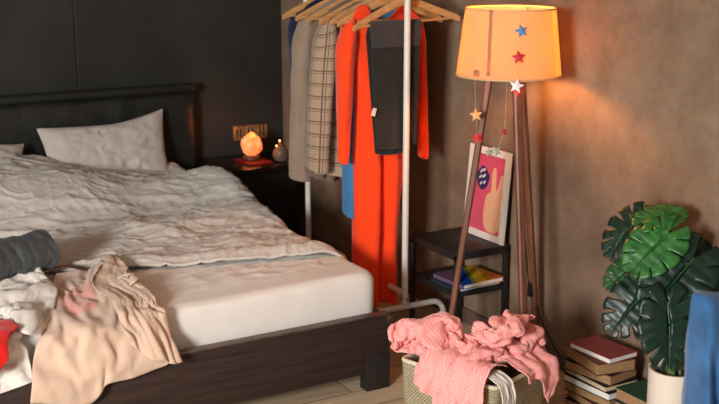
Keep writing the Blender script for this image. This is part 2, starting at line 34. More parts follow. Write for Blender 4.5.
-5,9,1,12,1,-2,12,0,-1,11,2,-1,12,1,0,10,-2,5,12,0,-1,11,4,-4,12,-1,-1,12,-2,-1,12,-2,-1,12,-2,2,11,1,-5,12,0,0,11,0,2,12,-3,0,12,-2,0,11,-5,2,12,-4,2,12,-3,-1,11,-2,-2,12,-3,-2,11,-2,-3,12,-3,-1,12,-2,1,12,-3,0,12,-3,0,12,-4,-1,12,-4,-1,11,-4,-2,11,-4,-6,12,-4,1,12,-4,0,11,-2,0,12,-3,1,12,-2,0,12,-2,2,11,-1,3,12,-2,3,11,-1,4,12,-2,3,12,-3,2,12,-1,-3,11,-2,-3,12,-2,0,12,-2,1,12,-1,0,12,-2,0,12,-2,1,11,-1,1,12,-2,1,12,-1,1,12,-2,-1,12,-2,1,11,-2,2,12,-2,2,12,-2,2,12,-1,0,12,-2,-1,11,-1,-1,12,-2,-2,12,-1,0,12,-1,1,11,-2,-3,11,-2,-5,7,-3,-9,7,-3,-9,9,-1,-8,2,-3,-11,10,2,-13,7,2,-21,15,4,-21,26,5,-17,31,2,12,20,-3,-29,12,-2,-21,11,-4,0,4,-3,-11,
-1,12,0,12,0,0,12,-1,3,11,1,-2,12,1,-1,12,0,1,11,-1,1,11,-1,4,11,3,-5,12,-1,-2,13,-2,-1,12,-1,-1,11,0,1,11,-4,4,12,-1,2,12,-1,-1,11,-2,-2,13,-2,-2,11,-4,-4,10,-5,-6,12,-2,-2,12,-2,-1,12,-1,-1,11,-2,-1,12,-4,-1,12,-4,-1,12,-3,-1,12,-3,-1,12,-3,0,12,-3,0,11,-3,-1,12,-4,0,12,-4,1,11,-3,3,12,-2,0,12,-1,-3,11,-2,1,12,-3,1,12,-2,2,12,-2,3,12,-1,2,12,-1,6,12,-2,1,11,-2,-1,11,-2,-6,12,-1,0,12,-2,0,12,-2,0,11,-1,1,12,-1,2,12,-1,1,12,-2,-1,11,-1,3,12,-3,2,12,-2,1,12,-2,1,12,-2,0,11,-2,-3,12,-1,2,12,-1,1,12,-1,0,11,-1,-3,12,-1,1,12,-2,-3,11,-2,-5,7,-3,-9,5,-3,-10,7,-3,-10,11,-2,-4,6,3,-15,5,2,-23,18,4,-21,27,5,-13,31,1,7,22,-4,-24,13,-3,-17,7,-3,-9,5,-2,-11,
-1,11,5,12,-1,2,11,0,1,12,-1,0,12,0,0,12,1,-1,12,1,-2,11,-1,3,10,-5,5,12,-1,-1,12,-1,-2,12,0,0,12,0,1,12,1,0,10,1,-6,12,-1,-4,11,-3,-3,12,-3,-4,12,-3,-3,12,-4,-1,11,-2,-2,12,-1,0,12,-3,3,12,-2,-2,12,-4,-3,12,-4,1,11,-3,-4,12,-3,-1,12,-3,0,12,-3,0,12,-3,-1,11,-5,4,12,-2,-3,12,-3,0,12,-2,-1,12,-2,0,11,-2,0,12,-2,2,12,-2,2,12,-2,3,11,-1,3,12,-2,-2,12,-3,0,12,-1,0,12,0,1,11,-2,-3,12,-2,-1,12,-2,-1,12,-1,0,12,-2,0,11,-1,1,12,0,4,11,-3,-1,12,-2,0,12,-3,0,12,-2,1,12,-1,1,12,0,2,11,-2,-1,12,-1,1,12,-1,1,11,-1,4,11,-1,-5,12,-1,-1,11,-2,-5,7,-3,-9,6,-3,-10,6,-2,-10,10,-3,-6,4,2,-16,12,3,-20,18,5,-21,29,1,-4,32,2,-4,22,-3,-26,6,-4,-18,8,-2,-8,8,-2,-9,
-1,10,6,12,0,1,11,0,-2,12,0,0,12,-1,-1,12,0,0,11,-2,5,11,-1,3,12,-1,-3,11,-1,-4,12,-1,1,12,-1,0,12,1,0,12,1,1,12,-1,-1,11,-3,-3,12,-2,-3,12,-2,-3,11,-3,-3,12,-1,-4,12,-2,-1,12,-1,-2,11,-2,-1,11,-4,4,12,-4,-4,12,-4,-3,12,-3,-1,12,-3,-2,12,-3,0,12,-3,1,12,-3,-1,10,-4,4,12,-4,0,12,-3,0,12,-2,0,12,-1,1,12,-2,0,12,-1,-1,12,-1,0,11,-2,-1,12,-2,-1,12,-2,3,12,-1,-1,11,-2,-2,12,-1,-1,12,-2,-2,12,-2,-1,12,-1,-1,11,-2,0,12,-2,-1,12,-1,1,12,-1,1,12,-2,1,11,-2,2,12,-2,0,12,-1,1,11,-1,1,12,-1,1,12,-2,0,12,-1,0,12,-2,1,11,-1,1,12,0,4,10,-2,-7,10,-2,-5,11,-2,-5,6,-2,-10,6,-2,-11,5,-3,-10,10,2,-14,13,3,-18,18,4,-19,29,1,-11,34,2,-4,21,-4,-29,-1,-3,-16,10,-2,-7,9,-2,-6,
-1,9,5,12,1,-1,12,0,-1,12,-1,-1,12,0,0,10,-3,4,12,0,1,11,0,-4,12,-1,-2,12,-1,-2,12,-1,-1,11,-1,-2,12,0,0,12,0,-1,12,0,0,12,-2,-1,11,-2,0,12,-1,-1,12,-3,-1,12,-2,-2,12,-1,-2,11,-1,-2,12,-2,-1,12,-3,0,11,-5,3,12,-5,-2,12,-4,-1,12,-3,-2,11,-1,-4,12,-2,-1,12,-4,1,12,-4,-2,11,-4,-1,12,-2,0,12,-1,0,12,0,1,12,-1,2,12,-2,-3,11,-2,0,12,-2,0,12,-3,-1,12,-2,1,11,-1,-1,12,-1,1,12,-2,-1,12,-1,-1,12,-2,-1,12,-2,-1,11,-1,-1,12,-2,-2,12,-1,-1,12,-2,0,12,-1,1,12,-1,2,12,-2,2,10,-1,5,12,-2,1,12,-1,-4,12,-2,0,12,-1,1,11,-2,0,12,-1,1,12,-2,0,12,0,3,10,-2,-6,6,-2,-10,5,-2,-10,6,-2,-11,10,-2,-6,9,2,-13,10,3,-19,23,3,-16,32,1,-11,33,2,-14,10,-8,-33,9,0,-9,11,-2,-3,6,-1,-10,
0,9,4,11,0,-1,12,1,-1,12,0,-1,11,-3,4,11,1,-3,12,-1,-1,12,0,-1,12,-1,-1,12,0,-1,11,-2,-2,12,-2,1,12,0,-1,11,-1,1,12,1,-1,12,-1,-1,12,-2,-1,12,-2,-1,12,-1,-2,11,-2,-1,12,-2,-2,12,-1,-2,12,-2,-1,12,-3,0,12,-3,-1,11,-3,0,12,-4,1,12,-3,1,11,-4,-1,12,-2,-3,12,-2,-3,12,-4,-1,11,-3,-2,12,-3,-2,12,-1,0,12,-1,1,12,-1,-1,12,-1,0,11,-2,0,12,-2,0,12,-2,0,12,-1,-1,11,-3,2,12,-1,-2,12,-2,-3,12,-2,-3,12,-1,-2,12,-2,-1,12,-2,-1,12,-1,0,11,-2,-1,12,-1,3,12,-1,2,11,-2,2,12,-1,2,11,-3,-4,12,-1,0,11,0,5,12,-1,1,12,-2,1,12,-1,1,12,-2,0,12,-2,0,10,-1,-6,12,0,-2,8,-2,-8,4,-3,-11,4,-2,-11,12,-2,0,9,2,-13,8,3,-23,29,1,-10,33,1,-12,19,-4,-29,19,-1,-29,12,1,0,8,-1,-9,5,-2,-11,
-1,10,5,12,0,-1,12,0,-1,11,-1,2,11,1,-3,12,-1,0,12,0,0,12,-1,-1,11,0,0,12,0,-1,12,-2,-1,12,-1,0,12,-2,2,11,0,0,12,2,-1,12,-1,-2,12,-2,-1,12,-3,-1,11,-2,-2,12,-3,-2,12,-2,-2,12,-1,-2,12,-1,-2,11,-2,0,12,-3,0,12,-3,-1,12,-2,-1,12,-2,0,12,-3,1,11,-4,2,12,-3,-1,12,-3,-1,12,-4,-3,11,-1,-3,12,-2,-2,12,-1,-1,12,-2,-1,12,-2,-1,11,-1,0,12,-2,0,12,-2,0,12,-2,0,11,-1,-3,12,-2,-3,12,-2,-2,12,-1,-2,12,-2,-2,12,-1,-1,12,-2,0,11,-2,1,12,-1,-3,12,-1,0,12,-2,0,12,-2,0,11,-2,2,12,-1,1,11,-2,4,11,0,-4,12,-2,1,12,-1,0,12,-3,0,11,-2,-1,12,0,1,11,2,4,7,-3,-10,10,-2,-6,10,-1,-7,2,-2,-12,12,-2,0,6,2,-18,17,3,-18,27,0,-13,30,1,-14,15,-5,-29,22,0,-27,9,-3,-7,12,3,0,3,-1,-12,
-1,11,5,12,-1,-1,12,-1,1,11,1,-2,12,0,0,12,0,0,12,-1,1,11,0,-1,12,0,-1,12,-1,-1,12,-1,-1,12,-1,0,11,-1,1,12,1,1,12,0,2,12,-1,-2,11,-1,-3,12,-4,0,12,-2,-2,12,-3,-1,12,-1,-3,12,-2,-3,11,-1,-2,12,-2,0,12,-2,-1,12,-4,0,12,-2,-1,12,-3,-1,11,-2,0,12,-3,-1,12,-3,-1,12,-2,0,12,-3,-1,11,-3,1,12,-1,-3,12,-2,-2,12,-2,-2,11,-2,-2,12,-2,0,12,-2,-1,12,-1,0,12,-2,-2,11,-2,-2,12,-1,-3,12,-1,-2,12,-2,-3,12,-1,-2,11,-2,-1,12,-1,0,12,-2,0,12,-1,-1,12,-1,-1,12,-1,-1,11,-2,0,12,-2,2,11,-1,4,12,-2,-2,12,-1,-2,11,-2,0,12,-1,0,12,-2,2,11,-2,-3,10,-1,6,11,1,-6,10,-2,-5,12,-3,-2,4,0,-12,7,-1,-9,10,-1,-6,11,2,-16,22,0,-12,22,1,-15,19,-4,-23,22,0,-24,28,-4,-18,-1,0,-13,9,2,-7,10,1,-7,
0,9,4,12,-1,1,12,0,-1,11,0,-1,12,1,0,12,-1,2,12,0,0,11,0,-3,12,-1,-1,12,0,0,12,-1,0,11,0,1,12,0,1,12,-1,3,12,2,-1,11,-2,-2,12,-2,-1,12,-3,-1,12,-3,-1,12,-3,-1,12,-1,-3,11,-2,-3,12,-1,-2,12,-1,-1,12,-3,-1,12,-3,-1,11,-3,0,12,-3,-1,12,-2,0,12,-3,0,12,-2,-2,12,-2,-1,11,-4,2,12,0,-1,12,-1,-1,11,-2,-3,12,-2,-2,12,-2,-3,12,-1,-1,12,-2,-2,12,-1,-1,11,-2,-2,12,-2,-1,12,-3,-1,11,0,-6,13,-2,-3,12,-2,-2,12,-1,-2,11,-2,0,12,-1,1,12,-1,-1,12,-2,1,11,-1,-1,12,0,-2,12,-2,1,11,-1,2,12,-2,-3,11,-1,-1,12,-2,1,12,-2,-2,12,-2,0,12,-2,0,11,-1,3,11,-2,4,11,0,-5,9,-1,-8,8,-1,-9,7,-1,-10,6,0,-10,13,1,-13,15,-1,-17,19,-1,-17,21,-1,-20,27,1,-15,21,-4,-25,6,1,-12,10,1,-8,7,0,-9,
0,10,4,11,-1,1,12,-1,-1,12,1,0,12,0,1,12,0,-2,11,0,1,12,-1,-1,12,0,0,12,0,0,12,0,1,11,0,1,12,0,2,12,-1,0,11,-1,3,12,-1,-3,12,-2,-2,12,-3,0,12,-3,-2,12,-2,-1,11,-2,-3,12,-1,-2,12,-1,-3,12,-2,-1,12,-2,-1,11,-3,-1,12,-3,-1,12,-2,-1,12,-3,1,12,-1,-2,11,-3,1,12,-3,0,12,-2,1,12,-2,1,11,-2,-1,12,-1,-2,12,-2,-3,12,-1,-3,12,-2,-2,12,-2,-1,12,-2,-2,12,-1,-2,12,-1,-4,11,-2,-4,12,0,-5,11,-2,-4,12,-1,-2,12,-1,-2,12,-2,-1,12,-1,0,12,-2,2,11,-1,-1,12,-1,-2,12,-1,0,12,-1,1,11,-1,-1,11,-3,4,12,1,-4,12,-2,-1,12,-1,-2,12,-3,0,12,-2,1,8,-3,7,10,-1,-6,10,-1,-6,10,-1,-7,8,0,-9,8,0,-8,11,0,-5,3,0,-17,16,0,-16,17,-2,-19,22,-1,-19,27,-1,-19,28,-1,-19,6,0,-15,9,1,-8,6,0,-10,
-1,9,5,12,-1,0,12,0,-1,11,1,-1,12,0,0,12,0,1,12,-1,0,12,0,0,12,0,1,12,1,1,12,0,1,11,0,1,12,-1,1,12,-1,2,11,1,0,12,-4,2,12,-2,-2,12,-2,-3,12,-3,-1,11,-2,-2,12,-1,-2,12,-1,-2,12,-2,-2,12,-1,-1,11,-2,-3,12,-3,-1,12,-3,-1,12,-2,-1,12,-2,-1,11,-3,0,12,-2,-3,12,-2,0,12,-2,0,12,-1,1,11,-3,2,12,-1,-5,12,-2,-3,12,-1,-3,12,-2,-3,12,-2,-3,11,-2,-2,12,-1,-2,12,-1,-3,12,-1,-2,12,-1,-3,11,-1,-4,12,-1,-2,12,-2,-2,12,-1,-1,12,-2,-1,12,-2,0,11,-1,3,11,0,-3,13,-1,0,12,-1,1,10,-3,4,12,-1,1,12,-1,-1,12,-2,-2,12,-1,-1,11,0,-4,12,-2,0,12,-2,2,11,-3,2,10,0,-7,9,-1,-8,7,1,-9,5,1,-11,12,-1,-3,1,0,-17,11,-2,-20,20,-1,-18,23,-1,-20,28,-1,-17,29,-2,-20,7,0,-16,7,1,-10,5,1,-10,
0,9,4,12,0,0,12,0,-1,11,1,-1,12,0,-1,12,0,1,12,0,2,12,-1,0,12,1,1,11,0,1,12,0,1,12,-1,1,12,0,1,12,0,1,11,-1,3,12,-2,0,11,-2,-3,12,-3,1,12,-2,-2,12,-2,-1,12,-1,-2,12,-1,-2,11,-2,-2,12,-1,-3,12,-3,-2,12,-3,-1,12,-2,-2,12,-2,-1,12,-2,-1,11,-3,-1,12,-2,-2,12,-1,-1,12,-2,-1,12,-2,1,11,-2,1,13,-2,-3,12,-2,-3,12,-2,-3,11,-1,-3,13,-2,-2,11,-1,-4,12,-2,-1,11,0,-3,12,-1,-3,11,0,-3,12,-2,-4,12,-1,-3,12,-1,-2,12,-2,-1,12,-1,-1,11,-1,0,12,-1,0,12,-1,1,11,-3,3,12,-1,1,11,-1,-4,12,-1,-1,12,-2,-1,12,-1,1,12,-1,1,11,-2,3,12,-2,1,11,-1,0,10,0,-6,11,-1,-6,10,0,-7,5,1,-10,6,0,-10,12,0,-1,1,-1,-17,8,-2,-23,20,-1,-20,25,-2,-19,29,-1,-16,28,-1,-19,8,0,-19,5,0,-11,6,1,-10,
0,10,4,12,0,0,12,1,-1,12,0,0,11,2,-1,12,-1,2,12,-1,1,12,0,-1,11,-1,1,12,0,1,12,0,2,12,0,0,11,0,2,12,-1,1,12,0,1,12,-2,0,11,-3,0,12,-3,0,12,-1,-1,12,-2,-2,12,-1,-2,11,-1,-2,12,-1,-2,12,-2,-1,12,-2,-2,12,-3,-2,12,-2,-1,12,-2,-2,11,-2,-1,12,-3,-1,12,-1,-3,12,-2,-1,12,-2,-1,11,-2,1,12,-1,-1,12,-2,-1,12,-2,-3,12,-1,-2,12,-2,-2,12,-1,-5,12,-2,-3,11,-1,-3,12,-1,-1,11,0,-3,12,0,-4,11,-1,-3,12,-2,0,12,-2,-1,12,-2,0,12,-1,0,12,-1,1,12,-2,-1,11,-1,0,12,-1,-2,12,-1,-4,11,-2,-1,12,-1,1,12,-1,-3,11,-1,3,12,-1,2,12,-1,0,12,-2,-3,11,-1,0,12,-1,-1,9,0,-7,10,0,-7,5,1,-11,6,1,-10,11,-1,0,5,-1,-18,5,-2,-27,21,-2,-21,25,-1,-19,28,-1,-15,28,-2,-17,6,0,-21,8,1,-8,4,1,-12,
0,11,4,12,1,0,12,0,0,12,1,-2,12,0,1,11,0,-1,12,-1,1,11,-1,2,12,0,0,12,0,2,12,0,1,12,0,1,11,-1,0,12,-1,2,12,-1,1,11,-1,0,12,-3,1,12,-2,0,12,-2,0,12,-1,-2,12,-2,-1,11,-1,-3,12,0,-2,12,-1,-1,12,-2,-1,12,-3,-2,11,-3,-2,12,-2,-1,12,-3,-2,12,-2,-2,12,-1,-3,12,-1,-2,11,-2,0,12,-1,0,12,-2,1,12,-1,-2,12,-1,-3,11,-2,-1,12,-2,-2,12,-1,-4,12,-1,-5,12,-2,-3,12,-1,-2,11,0,-2,12,-1,-3,11,-1,-3,12,-1,-4,12,-2,-1,12,-1,-1,12,-2,-1,12,-1,-1,11,-2,3,12,-1,-2,12,-1,-2,12,-2,0,11,-1,-1,12,-1,0,12,-1,-2,11,-1,-1,12,-1,0,12,-1,0,12,-2,0,11,-1,2,12,0,-3,11,-1,-4,8,1,-9,4,1,-11,6,0,-10,11,0,-4,4,-2,-20,9,-2,-26,20,-2,-21,23,-1,-17,26,-1,-15,29,-1,-14,7,0,-24,10,0,-7,3,1,-11,
0,11,4,12,0,0,12,1,-2,12,0,0,11,0,-1,12,0,0,12,0,1,12,0,2,11,-1,3,12,0,1,12,0,1,11,-1,-1,12,0,0,12,-1,0,12,0,2,12,-1,1,11,-2,2,12,-2,2,11,-2,-1,12,-2,-2,12,-2,-2,12,-1,-1,12,-1,-1,12,0,-1,11,-3,-3,12,-2,-3,12,-4,0,12,-3,-2,12,-2,-2,12,-2,-2,12,-1,-3,11,-1,-2,12,-2,-1,12,-1,0,12,-1,0,12,-1,0,11,-1,-3,12,-1,-1,12,-2,-2,12,-1,-2,12,-1,-5,11,-2,-4,12,-1,-3,12,-1,-3,12,-1,-3,12,-1,-3,11,-1,-3,13,-1,-2,11,-2,-2,12,-2,1,12,-2,-1,12,0,-2,12,-2,1,11,-2,2,12,0,-3,12,-1,0,11,-1,-1,12,-1,-2,12,-1,-1,11,-1,-1,12,-1,1,12,-1,-1,12,-2,0,11,-1,0,11,0,-5,7,1,-9,5,1,-11,6,1,-10,8,-1,-9,8,-1,-17,6,-2,-25,18,-2,-21,23,-1,-19,27,-1,-16,30,-2,-12,9,0,-26,10,1,-6,3,0,-11,
0,11,2,12,-1,1,12,0,-1,12,0,0,11,1,-3,12,0,2,12,0,1,12,0,1,11,0,0,12,-1,3,12,0,0,11,-1,1,12,0,-1,12,0,1,12,1,0,11,-2,5,12,-2,1,11,-2,0,12,-2,0,12,-1,-3,12,-1,0,11,-2,-2,12,0,-3,12,-1,-2,12,-2,-1,12,-3,-1,12,-3,0,12,-4,-2,12,-3,-1,12,-2,-3,12,-2,-1,11,0,-4,12,-2,-1,12,0,-1,12,-1,1,11,-2,-1,12,-1,-1,12,-1,-2,12,0,-3,11,-2,-3,13,-1,-3,12,-2,-3,11,-1,-3,12,-1,-3,12,0,-3,11,-1,-3,12,-1,-4,13,-2,-1,12,-1,-4,12,-3,0,11,-1,0,12,-1,-1,11,-2,3,12,1,-2,12,-1,1,12,0,-1,12,-1,0,11,-1,-2,12,-1,0,12,-1,-1,11,-1,-2,12,-2,-1,12,-1,0,12,-2,-1,10,0,-5,7,1,-10,6,1,-9,8,1,-10,10,-2,-6,5,0,-18,2,-2,-25,15,-2,-24,24,-1,-20,27,-1,-16,31,-2,-11,13,0,-28,9,0,-7,3,1,-11,
0,10,0,12,-1,2,11,0,-2,12,0,0,12,0,1,12,1,-2,12,0,1,11,0,1,12,-1,3,12,0,1,11,0,1,12,0,0,12,-1,0,12,1,-1,11,-1,4,12,-1,1,12,-2,-2,11,-2,2,12,-1,2,12,-2,-2,11,-1,0,12,-1,-3,12,-1,-1,12,-1,-1,11,0,-3,12,-2,-1,12,-3,-1,12,-3,0,12,-4,-1,12,-2,-2,12,-2,-3,12,-2,0,12,-2,-1,12,0,-1,11,-1,-1,12,-1,-1,12,-1,-1,12,-1,-2,12,0,-3,11,-2,-3,12,-1,-2,12,-1,-2,12,-1,-1,12,0,-2,11,-1,-3,12,-1,-4,12,-1,-5,12,-2,-5,13,-2,-1,11,-1,-2,12,-2,2,12,0,1,12,0,1,12,-1,-1,11,0,-3,12,-1,-2,12,-1,0,11,-1,-1,12,-1,-1,12,-1,-1,12,-1,0,11,-2,-1,12,-2,1,11,0,-4,11,-1,-6,10,0,-6,7,0,-9,7,1,-9,6,0,-11,0,-2,-18,8,0,-23,13,-2,-25,23,-1,-20,28,-2,-18,34,-1,-11,11,-1,-33,11,1,-1,2,0,-12,
0,10,0,12,-1,0,11,0,3,12,-1,2,12,2,-3,12,0,-1,12,0,1,11,0,-1,12,-1,2,12,0,2,11,0,1,12,0,1,12,0,-1,12,-1,2,11,0,-2,12,-1,1,12,-2,2,11,-1,2,12,-2,1,12,-1,-2,12,-1,0,11,-2,1,11,0,-5,12,-1,1,12,-1,0,12,-2,-1,12,-2,-1,12,-2,-2,12,-3,-3,12,-2,-1,12,-2,-2,12,-2,-1,11,-2,-1,12,-1,-1,12,-1,0,12,-1,-1,12,-1,-1,12,-1,-2,12,-1,-2,11,-1,-3,12,-1,-3,12,0,-2,11,-1,-2,11,0,-5,12,-1,-3,12,-1,-4,13,-2,-4,12,-1,-2,12,-2,-1,12,-1,0,12,-1,-1,12,0,0,12,-1,2,12,-1,1,11,-1,-2,12,-1,-1,12,-1,-1,12,-1,0,11,-1,0,12,-1,-1,12,-1,-1,12,-1,-1,11,-1,-2,12,-1,-4,11,-1,-4,6,0,-11,5,-1,-10,6,0,-11,6,0,-10,6,1,-17,12,-1,-21,9,-1,-26,24,-2,-21,28,-1,-17,32,-2,-10,12,-1,-31,11,1,-4,3,1,-12,
1,10,-2,11,-1,2,12,0,2,12,0,3,12,0,3,11,0,-1,11,1,-5,12,0,0,12,-1,0,12,0,2,11,0,1,12,0,1,12,0,1,12,-1,-1,11,0,2,12,-1,-1,12,-2,1,12,-1,1,12,-2,1,11,-1,3,12,-1,0,11,-2,-5,12,0,1,11,0,-5,11,-2,-1,12,-2,-1,12,-1,0,12,-2,-1,12,-2,-1,12,-2,-1,12,-2,-1,12,-2,-1,12,-1,0,12,-2,-1,12,0,0,12,-2,-1,12,-1,-1,11,-1,-2,13,-1,-2,11,-1,-4,12,-1,-2,11,0,-2,12,-1,-3,11,0,-3,12,-1,-3,12,-1,-4,13,-1,-4,12,-2,-1,12,-1,-2,12,-1,-1,12,-1,-1,12,-1,-2,12,0,0,11,-1,-1,12,-1,-1,12,-1,-1,12,-1,0,12,-1,-1,11,-1,1,12,-1,0,12,-1,0,12,0,0,12,-1,0,11,-1,-3,10,0,-7,8,-1,-9,7,-1,-10,6,0,-10,6,-1,-11,4,1,-17,9,0,-23,11,-2,-27,22,-1,-20,27,-2,-17,33,-1,-7,16,-1,-30,6,1,-10,7,0,-10,
0,9,-1,11,0,2,12,0,3,12,0,4,11,0,3,12,0,0,12,-1,-1,11,2,-4,12,-1,1,12,0,1,12,0,0,11,0,-1,12,0,1,12,-1,1,11,0,0,12,-1,-1,12,-1,0,12,-2,1,11,-1,1,12,-1,3,11,-2,-3,12,0,-1,12,-1,2,11,-1,-4,11,-1,-2,12,-2,0,12,-1,-2,13,-2,0,11,-2,-1,12,-2,0,12,-1,-1,12,-2,0,12,-1,0,12,-1,-1,11,-1,0,12,-1,-2,12,-1,-1,12,-2,-3,12,-1,-2,12,-1,-1,12,0,-2,12,0,-2,11,-1,-2,12,-1,-3,11,0,-6,12,-2,-3,13,-1,-3,12,-1,-4,12,-1,-2,12,-2,-1,12,0,-1,12,-1,0,12,-1,0,11,-1,-1,12,0,-2,12,-1,-2,12,-1,0,11,-1,2,12,-1,1,12,-1,0,12,-1,0,12,0,-1,12,-1,-1,11,0,-4,9,-1,-7,9,0,-8,4,-1,-11,6,0,-11,11,-1,-5,7,0,-18,7,0,-24,7,-1,-28,22,-1,-21,28,-2,-18,34,-2,-8,14,-1,-32,10,1,-6,4,1,-11,
0,10,0,11,0,2,12,0,1,12,-1,2,11,0,2,12,0,2,12,0,0,11,0,2,12,1,-3,12,0,0,11,0,1,12,0,-1,12,0,1,12,0,1,12,-1,0,12,-1,-1,11,-1,4,11,0,0,12,-1,-2,12,-1,-1,11,-2,3,12,-1,-1,11,-1,-3,12,-1,2,12,-2,-1,12,-1,-4,12,-1,1,12,-2,-2,12,-1,-2,11,-2,2,12,-2,-2,12,-1,0,12,-2,0,11,-1,-1,12,0,-1,12,-1,-1,12,-1,-3,12,-1,-2,12,-2,-2,12,0,-2,11,-1,-2,12,0,-2,11,-1,-3,12,0,-2,12,-1,-3,12,-1,-4,12,-1,-4,12,-1,-4,13,-2,-2,12,-1,-1,12,0,-1,12,-1,0,11,-1,0,12,-1,-1,12,-1,-2,12,0,-1,12,-1,0,11,-1,0,12,-1,0,12,0,0,12,-1,0,11,-1,2,12,0,-2,12,-1,-3,9,-1,-8,10,0,-7,6,0,-10,4,0,-11,10,-2,-6,6,0,-19,5,0,-26,12,0,-26,22,-2,-22,28,-2,-17,33,-2,-9,12,0,-34,11,1,-4,9,-1,-8,
-1,10,0,12,0,3,12,0,0,11,-1,3,12,0,2,12,0,2,11,0,0,12,0,-1,12,1,2,11,0,-3,12,0,0,12,0,1,12,0,1,11,0,0,12,-1,-2,11,-1,4,12,0,2,12,-1,1,12,-1,0,12,-1,0,12,-1,-1,10,-2,-5,12,0,0,12,-1,1,12,-2,-1,13,-1,2,11,-1,-5,12,-1,-2,12,-2,-1,11,-2,3,12,-1,-3,12,-2,0,11,-1,0,12,-1,-1,12,-1,-1,12,0,-1,12,-1,-3,12,-1,-3,11,-1,-2,12,-1,-1,12,0,-1,11,-1,-3,12,0,-3,11,-1,-2,12,0,-4,12,-1,-3,12,-1,-3,12,-1,-2,13,-1,-2,12,-1,-2,12,-1,-1,12,-1,-1,12,-1,-2,12,-1,0,12,-1,-2,12,0,-1,12,-1,-1,11,-1,1,12,-1,0,12,0,2,11,-1,-3,12,0,0,12,-1,1,12,-1,-3,10,0,-6,9,-1,-8,5,0,-11,6,0,-10,10,-1,-7,1,-1,-20,9,0,-25,13,0,-25,21,-1,-21,26,-2,-18,33,-2,-7,14,-1,-34,10,0,-10,11,1,-4,
0,10,0,12,0,2,11,0,4,12,-1,2,12,1,0,11,-1,1,12,0,2,12,0,0,11,0,-2,12,1,1,12,0,-2,12,0,1,12,0,1,11,0,-1,12,-1,0,11,-2,-2,12,-1,0,12,-1,0,12,-2,0,12,0,0,12,0,1,11,1,3,12,-1,-2,12,-1,0,12,-2,0,12,-1,3,12,-1,-4,11,-1,-3,12,-1,-1,12,-2,3,11,-2,-4,11,-1,-1,12,-1,0,12,-1,-1,12,-1,0,12,-1,-2,11,0,-3,12,-1,-2,12,-1,-2,12,-1,-1,11,0,-3,12,-1,0,12,0,-2,12,-1,-1,12,-1,-2,12,-1,-2,11,-1,-3,13,0,-3,12,-1,-3,12,-1,-3,12,0,-3,12,-1,-2,12,-1,-1,12,-1,-1,12,0,-2,11,-1,-1,12,0,0,12,-1,0,12,-1,0,12,-1,0,12,0,1,11,-1,-1,12,0,-2,12,-1,-1,10,-1,-6,7,0,-10,9,0,-7,7,-1,-9,7,0,-10,0,-1,-21,11,0,-23,13,0,-24,18,-1,-21,24,-2,-17,34,-3,-6,18,0,-33,10,0,-12,8,0,-9,
0,10,0,12,0,2,11,0,2,12,0,4,11,0,1,12,-1,2,12,0,-2,12,1,1,11,0,-2,12,0,0,12,0,2,12,0,-2,11,0,1,12,0,0,12,0,-3,12,-1,-1,11,-1,1,12,-1,0,12,-1,1,12,-1,1,11,0,1,12,-1,-1,12,-1,1,12,-1,-1,12,-1,1,12,-1,2,12,-2,1,12,-1,-1,12,-1,-2,10,-1,-5,12,-1,-2,11,-1,-1,12,-2,-1,12,0,1,12,-1,-3,11,-1,-1,13,0,-2,11,-1,-2,12,-1,-2,12,-1,-2,11,0,-1,12,-1,-3,12,-1,-3,12,0,-2,12,-1,-3,12,-1,-3,12,-1,-3,12,0,-3,13,-1,-3,12,0,-1,12,-1,-1,11,0,0,12,-1,0,12,-1,0,12,0,-2,12,-1,1,11,0,-2,12,-1,-1,12,-1,0,12,0,0,11,-1,-2,12,0,-1,12,-1,2,11,-1,-3,11,0,-6,9,-1,-8,3,-1,-11,6,0,-10,6,-1,-11,9,0,-17,7,0,-21,14,0,-21,17,-1,-23,26,-1,-19,36,-4,-7,14,0,-36,9,0,-12,11,0,-4,
0,10,0,12,0,2,12,0,1,11,0,2,12,0,2,12,0,1,11,0,3,12,0,-2,12,0,1,11,0,0,12,0,-2,12,0,1,11,0,-2,12,0,1,12,0,-1,12,-1,-4,11,0,1,12,-1,1,12,-1,2,11,-1,1,12,0,0,12,-1,1,12,-1,0,12,-1,0,12,-1,-1,12,-2,0,12,-1,0,11,-1,3,12,-1,-3,11,-1,-3,12,-1,-2,11,-1,-2,12,-1,-1,12,-1,-2,12,0,-1,12,-1,-1,12,0,-2,11,-1,-2,12,-1,-1,11,-1,-3,12,0,-2,12,-1,-1,12,0,-3,12,-1,-3,13,-1,-3,12,0,-3,12,-1,-3,12,0,-3,12,-1,1,12,0,-3,12,-1,0,12,-1,2,11,0,-2,12,-1,-1,12,0,-2,12,-1,-1,11,0,1,12,-1,-2,12,0,-1,12,-1,-2,11,0,0,12,-1,2,12,-1,0,11,0,-5,11,-1,-5,8,0,-9,8,-1,-9,5,-1,-11,4,-1,-11,6,1,-17,12,0,-20,16,-1,-22,16,0,-25,28,-2,-18,34,-4,-8,10,0,-36,10,0,-9,9,1,-7,
